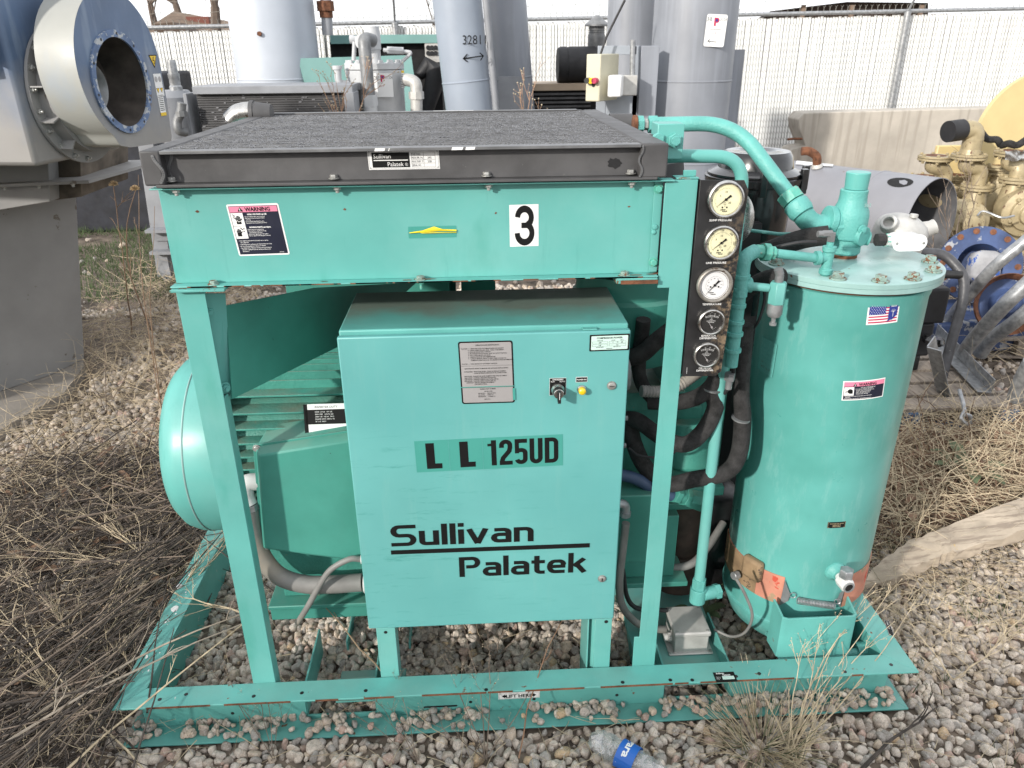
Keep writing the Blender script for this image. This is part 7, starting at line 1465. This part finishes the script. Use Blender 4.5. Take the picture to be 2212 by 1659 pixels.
def weed(label, base, tips, r=.0022, seed=1, m=straw, branch=6, heads=True, blen=.12, name='dry_weed', grp='dry weeds around the skid'):
    """base and tip points in the yard; side branches with seed heads"""
    rg2 = random.Random(seed); st = MB(); hd_ = MB(); base = Vector(base)
    for tip in tips:
        tip = Vector(tip); n = 8; pts = []; L_ = (tip-base).length; off = V(rg2.gauss(0,.03), rg2.gauss(0,.03), rg2.uniform(.0,.06))*L_*2
        for i in range(n+1): t = i/n; pts.append(base.lerp(tip, t)+off*math.sin(math.pi*t)*.5+V(rg2.gauss(0,.0025), rg2.gauss(0,.0025), rg2.gauss(0,.0025)))
        st.tube(pts, [r*(1.15-.8*i/n) for i in range(n+1)], 5, cap=False)
        if heads: seed_(hd_, pts[-1], r*1.3)
        for k in range(branch):
            i = rg2.randrange(2, n); d = (pts[i+1 if i < n else i]-pts[i-1]).normalized(); d2 = (d+V(rg2.uniform(-.9,.9), rg2.uniform(-.6,.6), rg2.uniform(-.1,.8))).normalized(); bl_ = blen*rg2.uniform(.4,1.1)
            q, dd = stem(st, pts[i], d2, bl_, r*.5, rg2, .14, 4)
            for z in range(3):
                q2, _ = stem(st, q[rg2.randrange(1, 5)], (dd+V(rg2.uniform(-.8,.8), rg2.uniform(-.5,.5), rg2.uniform(0,.7))), bl_*.35, r*.32, rg2, .1, 2)
                if heads: seed_(hd_, q2[-1], r*rg2.uniform(.7,1.2))
            if heads: seed_(hd_, q[-1], r*1.1)
    g = thing(name, label, 'weed', tuple(base), grp); part2(st, 'stem', m, g, smooth=0)
    if heads: part2(hd_, 'seed_heads', mat('seed_head_%d' % seed, (.46,.39,.28), .9, var=.2), g, smooth=0, kind='stuff')
    return g
rs = random.Random(21)
def G(px, py, z=.02): return U(px, py, z=z)
# brush pile at left
pile = MB(); pil2 = MB()
for i in range(2000):
    x = rs.uniform(-1.5, .02); y = rs.uniform(-.5, 1.75)
    edge = .02-max(0, (y-.25))*.05
    if x > -.02 and y < 1.3: continue
    dens = 1-max(0, (-x-.75))*1.2
    if rs.random() > dens: continue
    L_ = rs.uniform(.15, .7); an = rs.gauss(math.radians(52)+.8*noise.noise(V(x*2.2, y*2.2, 4)), .38) if rs.random() < .5 else rs.uniform(0, 3.14); d = V(math.cos(an), math.sin(an), rs.gauss(.0, .10))
    hgt = .10*max(0, 1-abs(x+.42)/.7)*max(0, min(1, (y+.5)*2)); p = V(x, y, rs.uniform(.0, .03+hgt))-d*L_/2; p.z = max(.005, p.z)
    if p.x+d.x*L_ > -.01 and 0 < p.y+d.y*L_ < 1.25: L_ = max(.05, (-.012-p.x)/max(.05, d.x)); 
    stem(pile if rs.random() < .80 else pil2, p, d, L_, rs.uniform(.0012, .0042)*(1.6 if rs.random() < .08 else 1), rs, .11, 5, 0, 4)
for i in range(130):
    y = rs.uniform(-.05, 1.45); an = rs.gauss(math.radians(40), .5); L_ = rs.uniform(.25, .6); d = V(math.cos(an), math.sin(an), rs.gauss(.16, .08)); end = V(rs.uniform(-.10, .13)*(.4+.6*min(1, y)), y, rs.uniform(.16, .24)); stem(pile if rs.random() < .7 else pil2, end-d*L_, d, L_, rs.uniform(.0016, .0040), rs, .04, 4, 0, 4)
for i in range(1400):
    x = rs.uniform(-1.3, .0); y = rs.uniform(-.5, 1.6); an = rs.uniform(0, 6.28); stem(pil2 if rs.random() < .35 else pile, (x, y, rs.uniform(.02, .13)), V(math.cos(an), math.sin(an), rs.gauss(.15, .3)), rs.uniform(.04, .16), rs.uniform(.0006, .0016), rs, .25, 4, .03, 3)
o = pile.build('brush_pile', strawd, smooth=0); tag(o, 'pile of dark dead stalks along the left side of the skid', 'brush', kind='stuff')
o = pil2.build('brush_stems', strawm, smooth=0); tag(o, 'grayer dead stems mixed into the brush pile at left', 'brush', kind='stuff')
# fine dry tangle (straw coloured) left middle, right middle
def tangle(name, label, boxes, m, seed):
    rg2 = random.Random(seed); mb = MB()
    for (x0, x1, y0, y1, hh, n, L0, L1, r0, r1) in boxes:
        for i in range(n):
            x, y = rg2.uniform(x0, x1), rg2.uniform(y0, y1)
            if -.05 < x < 2.36 and -.03 < y < 1.3: continue
            an = rg2.uniform(0, 6.28); d = V(math.cos(an), math.sin(an), abs(rg2.gauss(.1, .5))); stem(mb, (x, y, rg2.uniform(0, hh*.6)), d, rg2.uniform(L0, L1), rg2.uniform(r0, r1), rg2, .22, 5, .10, 3)
    o = mb.build(name, m, smooth=0); tag(o, label, 'dry grass', kind='stuff')
tangle('dry_tangle', 'fine tan dry grass tangle behind the brush pile at left', [(-1.4,-.1,1.5,3.4,.12,1500,.10,.42,.0008,.0020), (-1.9,-.7,3.2,5.2,.15,700,.15,.45,.001,.003), (-.6,0,.9,1.7,.08,250,.1,.35,.0008,.002), (-1.3,-.02,-.3,1.6,.20,1500,.06,.28,.0006,.0015)], straw, 31)
tangle('dry_brush', 'tan and brown dry brush between the tank and scrap pallets', [(2.35,3.8,.75,1.75,.26,2000,.10,.45,.0008,.0022), (2.35,2.9,.2,.8,.10,350,.06,.25,.0006,.0016), (2.9,3.6,.0,.9,.05,300,.06,.2,.0006,.0016), (3.4,4.6,.9,1.9,.12,500,.1,.4,.0008,.002), (4.0,6.6,2.4,4.4,.25,900,.15,.5,.0015,.004)], straw, 32)
tangle('brown_litter', 'dark brown rotted plant litter on the ground right of the tank', [(2.4,4.3,.8,1.7,.14,2200,.06,.28,.0015,.0045), (-1.2,.0,.3,2.0,.03,500,.05,.2,.001,.003), (3.4,4.6,3.1,4.3,.5,120,.2,.6,.0015,.003)], leafb, 33)
lt = MB()
for i in range(1500):
    x, y = rs.uniform(-.3, 3.6), rs.uniform(-.7, 1.2)
    if 0 < x < 2.3 and -.01 < y < .08: continue
    an = rs.uniform(0, 6.28); stem(lt, (x, y, rs.uniform(.02, .04)), V(math.cos(an), math.sin(an), rs.gauss(0, .08)), rs.uniform(.04, .22), rs.uniform(.0006, .0017), rs, .1, 4, 0, 3)
o = lt.build('straw_litter', straw, smooth=0); tag(o, 'thin broken twigs lying on the gravel', 'litter', kind='stuff')
gr = MB()
for i in range(6500):
    x, y = rs.uniform(-3.8, -1.2), rs.uniform(4.3, 7.0); 
    if noise.noise(V(x*1.5, y*1.5, 7)) < -.25: continue
    h_ = rs.uniform(.03, .10); dx, dy = rs.gauss(0, .03), rs.gauss(0, .03); gr.add([(x-.004,y,0),(x+.004,y,0),(x+dx,y+dy,h_)], [(0,1,2)])
for i in range(1600):
    x, y = rs.uniform(2.35, 3.6), rs.uniform(-.5, .9)
    if noise.noise(V(x*3, y*3, 17)) < .12: continue
    h_ = rs.uniform(.02, .06); gr.add([(x-.0015,y,0.01),(x+.0015,y,0.01),(x+rs.gauss(0,.02),y+rs.gauss(0,.02),h_+.01)], [(0,1,2)])
o = gr.build('grass', grassg, smooth=0); tag(o, 'short dark green grass behind the blower', 'grass', kind='stuff')
# leaves
def leaf(mb, p, d, L_, w_, curl, rg2):
    d = Vector(d).normalized(); s2 = d.cross(V(0,0,1)).normalized(); n = 6; P = []
    for i in range(n+1):
        t = i/n; c = Vector(p)+d*L_*t+V(0,0,curl*math.sin(t*2.6)*L_); wd = w_*math.sin(math.pi*(t*.92+.04))**.7
        P += [c-s2*wd+V(0,0,wd*.35+rg2.gauss(0,.001)), c, c+s2*wd+V(0,0,wd*.35+rg2.gauss(0,.001))]
    mb.add(P, [(3*i+j, 3*i+j+1, 3*i+j+4, 3*i+j+3) for i in range(n) for j in (0, 1)])
lf2 = MB()
for i in range(260):
    if i < 200: x, y = rs.uniform(2.75, 3.9), rs.uniform(.85, 1.6)
    else: x, y = rs.uniform(-1.1, -.05), rs.uniform(.2, 2)
    an = rs.uniform(0, 6.28); leaf(lf2, (x, y, rs.uniform(.01, .09)), V(math.cos(an), math.sin(an), rs.uniform(-.2, .4)), rs.uniform(.04, .13), rs.uniform(.008, .022), rs.uniform(-.2, .5), rs)
o = lf2.build('dead_leaves', leafb, None, 0, 180); tag(o, 'curled brown dead leaves on the ground', 'leaves', kind='stuff')
for lab, bs, nn4, L0 in (('green-leaved dock plant in brown litter right of the tank', U(2085,1040,z=.02), 8, .17), ('small dock plant growing inside the skid below the sump tank', V(1.80,.42,.01), 7, .10), ('low leafy plant in the skid beside the junction box', V(1.86,.62,.01), 6, .10)):
    g = thing('dock_plant', lab, 'plant', tuple(bs), 'green leafy weeds')
    for k in range(nn4):
        t_ = MB(); an = R(k*360/nn4+rs.uniform(-20,20)); leaf(t_, Vector(bs)+V(0,0,.005), V(math.cos(an), math.sin(an), .35), L0*rs.uniform(.7,1.25), L0*.17, .25, rs); part2(t_, 'leaf', leafg, g, smooth=180)
t_ = MB(); leaf(t_, G(362,1075,.10), V(.5,-.2,.3), .09, .018, .5, rs); leaf(t_, G(395,1090,.10), V(.6,-.3,-.2), .09, .012, .4, rs); o = t_.build('dry_leaf', mat('orange_brown_leaf', (.28,.12,.05), .8, var=.3, scale=20), None, 0, 180); tag(o, 'curled orange-brown leaf on the brush pile left of the motor', 'leaf')
# grass tuft
tuft = MB(); tg2 = MB(); c = U(1640, 1612, z=.01)
for i in range(240):
    an = rs.uniform(0, 6.28); r0_ = .075*math.sqrt(rs.random()); p = c+V(r0_*math.cos(an)*1.3, r0_*math.sin(an), 0); ln = rs.uniform(.05, .21); ou = rs.uniform(.3, 1.9)
    d = V(math.cos(an)*ou+rs.gauss(0,.15)-.15, math.sin(an)*ou*.8+rs.gauss(0,.15), 1); stem(tuft if rs.random() < .7 else tg2, p, d, ln, rs.uniform(.0009,.0017), rs, .05, 5, .09*ou, 3)
g = thing('grass_tuft', 'tuft of straw-colored grass in front of the skid, right of center', 'grass tuft', tuple(c)); part2(tuft, 'dry_blades', straw, g, smooth=0, kind='stuff'); part2(tg2, 'green_blades', mat('olive_blade', (.13,.15,.075), .85, var=.2), g, smooth=0, kind='stuff')
# weeds in front of the skid
B0 = U(1660, 1640, z=.01)
weed('fan of long bleached weed stems leaning right over the skid corner', U(1700,1640,z=.01), [U(1948,1250,z=.30)+V(0,-.0,0), U(1900,1290,z=.30), U(1890,1262,z=.32), U(1985,1285,z=.25), U(1930,1340,z=.2), U(1850,1300,z=.28), U(1740,1380,z=.24), U(1770,1350,z=.26)], .0021, 41, straw, 5, True, .08)
weed('low bleached weed stalks spreading over gravel below the skid corner', U(1720,1655,z=.01), [U(1850,1430,z=.12), U(1800,1480,z=.12), U(1780,1400,z=.16), U(1640,1480,z=.12), U(1700,1450,z=.14), U(1800,1560,z=.06)], .0018, 42, straw, 5, False, .07)
weed('spindly weed with white seed dots in front of the lift label', U(1050,1640,z=.01), [U(1000,1352,z=.24), U(970,1420,z=.18), U(1046,1345,z=.26), U(1180,1400,z=.12), U(910,1550,z=.06), U(1010,1560,z=.08)], .0016, 43, strawm, 5, True, .07)
weed('single tall reddish stalk crossing the skid right of center', U(1120,1640,z=.01), [U(1238,1292,z=.28)], .0022, 44, mat('reddish_stalk', (.26,.15,.09), .85, var=.2), 1, False, .05)
weed('airy weed with pale seed balls at the left front of the skid', U(590,1640,z=.01), [U(430,1415,z=.2), U(470,1395,z=.22), U(545,1380,z=.22), U(560,1430,z=.18), U(620,1500,z=.1)], .0012, 45, strawm, 7, True, .07)
weed('thin weed with white dots below the left fork pocket', U(900,1640,z=.01), [U(800,1500,z=.1), U(840,1520,z=.1), U(745,1530,z=.08), U(860,1450,z=.16)], .0012, 46, strawm, 6, True, .06)
weed('long leaning twig in front of the cabinet left leg', U(880,1520,z=.05), [U(628,1235,z=.36)], .0022, 47, mat('tan_twig', (.30,.21,.13), .85, var=.2), 3, False, .08)
weed('long straw stalk lying from lower left over the gravel', U(330,1690,z=.03), [U(0,1320,z=.14)], .0030, 48, straw, 7, False, .16)
weed('second straw stalk parallel to it at lower left', U(210,1700,z=.03), [U(0,1360,z=.12)], .0026, 49, straw, 8, False, .14)
weed('thick gray stalk resting across the left front corner of the skid', U(-40,1640,z=.12), [U(570,1330,z=.24)], .0042, 50, mat('gray_stalk', (.36,.31,.25), .85, var=.25), 3, False, .10)
weed('thick gray stalk above it crossing into the skid', U(60,1550,z=.14), [U(610,1290,z=.26)], .0040, 51, mat('gray_stalk_b', (.33,.28,.22), .85, var=.25), 3, False, .10)
weed('pale slender stalk crossing the left rail toward the post', U(150,1659,z=.12), [U(640,1275,z=.27)], .0030, 52, straw, 2, False, .08)
weed('pale branched twig lying over the left rail with a bleached tip', U(560,1330,z=.17), [U(358,1273,z=.20)], .0028, 53, straw, 6, False, .10)
weed('branching tan twig on the brush pile below the fan cowl', U(330,1220,z=.08), [U(170,1105,z=.16), U(215,1130,z=.14)], .0024, 54, straw, 10, False, .14)
weed('slender curved stalk reaching over the brush pile at left edge', U(345,1240,z=.10), [U(0,1205,z=.16), U(70,1190,z=.2)], .0016, 55, straw, 9, False, .12)
weed('bundle of dry grass stalks piled against the motor side', U(380,1300,z=.12), [U(530,1110,z=.20), U(520,1130,z=.22), U(545,1135,z=.18), U(500,1120,z=.2), U(480,1160,z=.2)], .0024, 56, straw, 4, False, .1)
weed('twiggy weed standing in shade under the cabinet', V(1.08,.28,.01), [V(1.0,.22,.16), V(1.15,.25,.2), V(.92,.2,.12), V(1.25,.3,.14)], .0018, 57, strawm, 5, False, .09)
weed('brown flower-headed stalk left of the cooler, taller one', U(352,900,z=.02), [U(300,378,y=1.9)*1+V(0,0,0), U(335,445,y=1.7)], .0028, 58, mat('brown_flower_stalk', (.30,.20,.13), .85, var=.2), 3, False, .14)
for k, (px_, py_, y_) in enumerate(((246,400,2.1), (292,410,1.9))):
    base_ = U(330 if k else 285, 720, z=.03); tip_ = U(px_, py_, y=y_)
    g = weed(('dry flower stalk with round seed head nearest the cooler corner', 'dry flower stalk with round seed head beside the blower foot')[1-k], base_, [tip_], .0046, 60+k, mat('stalk_%d' % k, (.30,.20,.135), .85, var=.2), 3, False, .22, 'flower_stalk', 'dried flower stalks left of the cooler')
    t_ = MB()
    for i in range(60):
        d = V(rs.gauss(0,1), rs.gauss(0,1), abs(rs.gauss(0,1))).normalized(); t_.tube([tip_, tip_+d*.022], [.0035, .0012], 4)
    part2(t_, 'seed_head', mat('seed_head_b%d' % k, (.40,.28,.15), .9, var=.3, scale=60), g, smooth=0)
for lab, bp0, tips in (('dry stalks behind the cooler before the black radiator', V(.3,4.3,0), [U(420,190,y=4.3), U(460,195,y=4.3)]), ('pinkish branched weed behind the cooler by the white tank', U(750,330,y=4.2), [U(700,198,y=4.2), U(720,205,y=4.2), U(800,180,y=4.2), U(745,190,y=4.2)]), ('dried weed with round heads behind the cooler center', U(1140,330,y=4.0), [U(1122,200,y=4.0), U(1144,200,y=4.0)])):
    if 'black radiator' in lab: continue
    weed(lab, bp0, tips, .006, hash(lab) % 97 if False else len(lab), mat('pinkish_twig%d' % len(lab), (.38,.24,.16), .85), 5, True, .25, 'dry_weed', 'dry weeds behind the cooler')
weed('dry weeds tangled in the mouth of the lying tank', E_+V(.1,-.25,-.35), [U(2100,370,y=3.5), U(2040,440,y=3.4), U(1990,520,y=3.4), U(2110,420,y=3.4)], .005, 71, strawm, 6, False, .3, 'dry_weed', 'dry weeds around the scrap')
weed('upright straw weeds in front of the blue pallet', U(2020,1030,z=.02), [U(2070,880,y=1.2), U(2130,1020,y=1.1), U(1950,900,y=1.2), U(2110,960,y=1.0), U(2190,1000,y=1.1)], .0022, 72, straw, 8, False, .15, 'dry_weed', 'dry weeds around the scrap')
weed('thin upright weeds growing beside the tank foot on the right', U(1960,1240,z=.02), [U(1930,960,y=.8), U(2010,1050,y=.7), U(1975,1100,y=.75)], .0016, 73, straw, 8, False, .12, 'dry_weed', 'dry weeds around the scrap')
weed('weed arching over the gravel near the right edge', U(2060,1470,z=.02), [U(2212,1330,z=.1), U(2180,1360,z=.12), U(1960,1330,z=.15)], .0016, 74, straw, 6, False, .12, 'dry_weed', 'dry weeds around the scrap')
weed('low gray branch lying on the gravel at lower right', U(1860,1659,z=.01), [U(2030,1530,z=.03)], .0055, 75, strawd, 3, False, .1, 'dry_branch', 'dry weeds around the scrap')
weed('thin weeds in front of the blower footing', U(230,890,z=.02), [U(252,560,y=1.9)*1, U(330,700,y=1.9), U(190,760,y=1.8)], .002, 76, strawm, 8, False, .14, 'dry_weed', 'dry weeds around the blower')
for k in range(9):
    bx_, by_ = rs.uniform(30, 330), rs.uniform(1180, 1560); an = rs.uniform(-60, 240)
    tips = [U(bx_+rs.uniform(-150, 150), by_+rs.uniform(-150, -20), z=rs.uniform(.1, .2)) for _ in range(2)]
    weed(('forked pale twig','thin crooked twig','wiry tan twig')[k % 3]+' lying on the dark brush pile '+('near the left edge','below the fan cowl','beside the skid corner','at the top of the pile','in the middle of the pile','near the blower slab','at its lower end','under the long stalks','close to the rail')[k], U(bx_, by_, z=.08), tips, rs.uniform(.0013,.0022), 100+k, (straw, strawm, straw)[k % 3], 7, False, .11, 'dry_twig', 'pale twigs on the brush pile')
# bottle
def clearm():
    m = bpy.data.materials.new('crinkled_clear_plastic'); m.use_nodes = True; n = m.node_tree.nodes; l = m.node_tree.links.new; b = n['Principled BSDF']
    n.remove(b); t = n.new('ShaderNodeBsdfTransparent'); g = n.new('ShaderNodeBsdfGlossy'); g.inputs['Roughness'].default_value = .18; d = n.new('ShaderNodeBsdfDiffuse'); d.inputs[0].default_value = (.72,.74,.75,1)
    tx_ = n.new('ShaderNodeTexNoise'); tx_.inputs['Scale'].default_value = 45; tx_.inputs['Detail'].default_value = 6; bm_ = n.new('ShaderNodeBump'); bm_.inputs['Strength'].default_value = 1; bm_.inputs['Distance'].default_value = .01
    ge = n.new('ShaderNodeNewGeometry'); l(ge.outputs['Position'], tx_.inputs[0]); l(tx_.outputs[0], bm_.inputs['Height']); l(bm_.outputs[0], g.inputs['Normal']); l(bm_.outputs[0], d.inputs['Normal'])
    m1 = n.new('ShaderNodeMixShader'); m1.inputs[0].default_value = .45; m2 = n.new('ShaderNodeMixShader'); m2.inputs[0].default_value = .36
    l(d.outputs[0], m1.inputs[1]); l(g.outputs[0], m1.inputs[2]); l(t.outputs[0], m2.inputs[1]); l(m1.outputs[0], m2.inputs[2]); l(m2.outputs[0], n['Material Output'].inputs[0]); return m
pb = thing('plastic_bottle', 'crushed clear plastic bottle with blue label on the gravel at bottom', 'bottle', tuple(U(1350,1640,z=.03)))
P0_, P1_ = U(1278,1592,z=.05), U(1450,1690,z=.04); ax_ = (P1_-P0_); L_ = ax_.length; t_ = MB(); prof = [(0,.010),(.008,.026),(.02,.030)]+[(.02+k*.008, .031+.0018*(k % 2)) for k in range(int((L_-.04)/.008))]+[(L_-.015,.028),(L_,.012)]
t_.lathe(prof, P0_, ax_, 28); t_.v = [tuple(Vector(v)+V(0,0,0)+Vector((noise.noise(Vector(v)*40), noise.noise(Vector(v)*40+V(5,0,0)), noise.noise(Vector(v)*40+V(0,5,0))))*.012) for v in t_.v]; part2(t_, 'bottle_shell', clearm(), pb)
def botmap(u, v, l_):
    a = v/.034; e1_ = ax_.normalized(); s2 = e1_.cross(V(0,0,1)).normalized(); up_ = s2.cross(e1_); return P0_+e1_*u+(s2*math.sin(a)+up_*math.cos(a))*(.040+l_)
bd_ = Decal(botmap, [mat('label_blue', (.02,.13,.50), .4, var=.05), M['white']]); q = .088
for k in range(14): bd_.rect(q, q+.052, -.06+k*.0086, -.06+(k+1)*.0086, 0, 0)
vs5, fs5 = text_mesh('egara', .03); kx = .0235/.73
bd_.put([(q+.016+b5*kx*.9, -.040+a5*kx*.95) for a5, b5 in vs5], fs5, 1, 1); bd_.rect(q+.005, q+.008, -.035, .045, 1, 1); bd_.disc(q+.0065, -.040, .006, 1, 1, 12)
bd_.build('bottle_label', pb)
#@@BG3
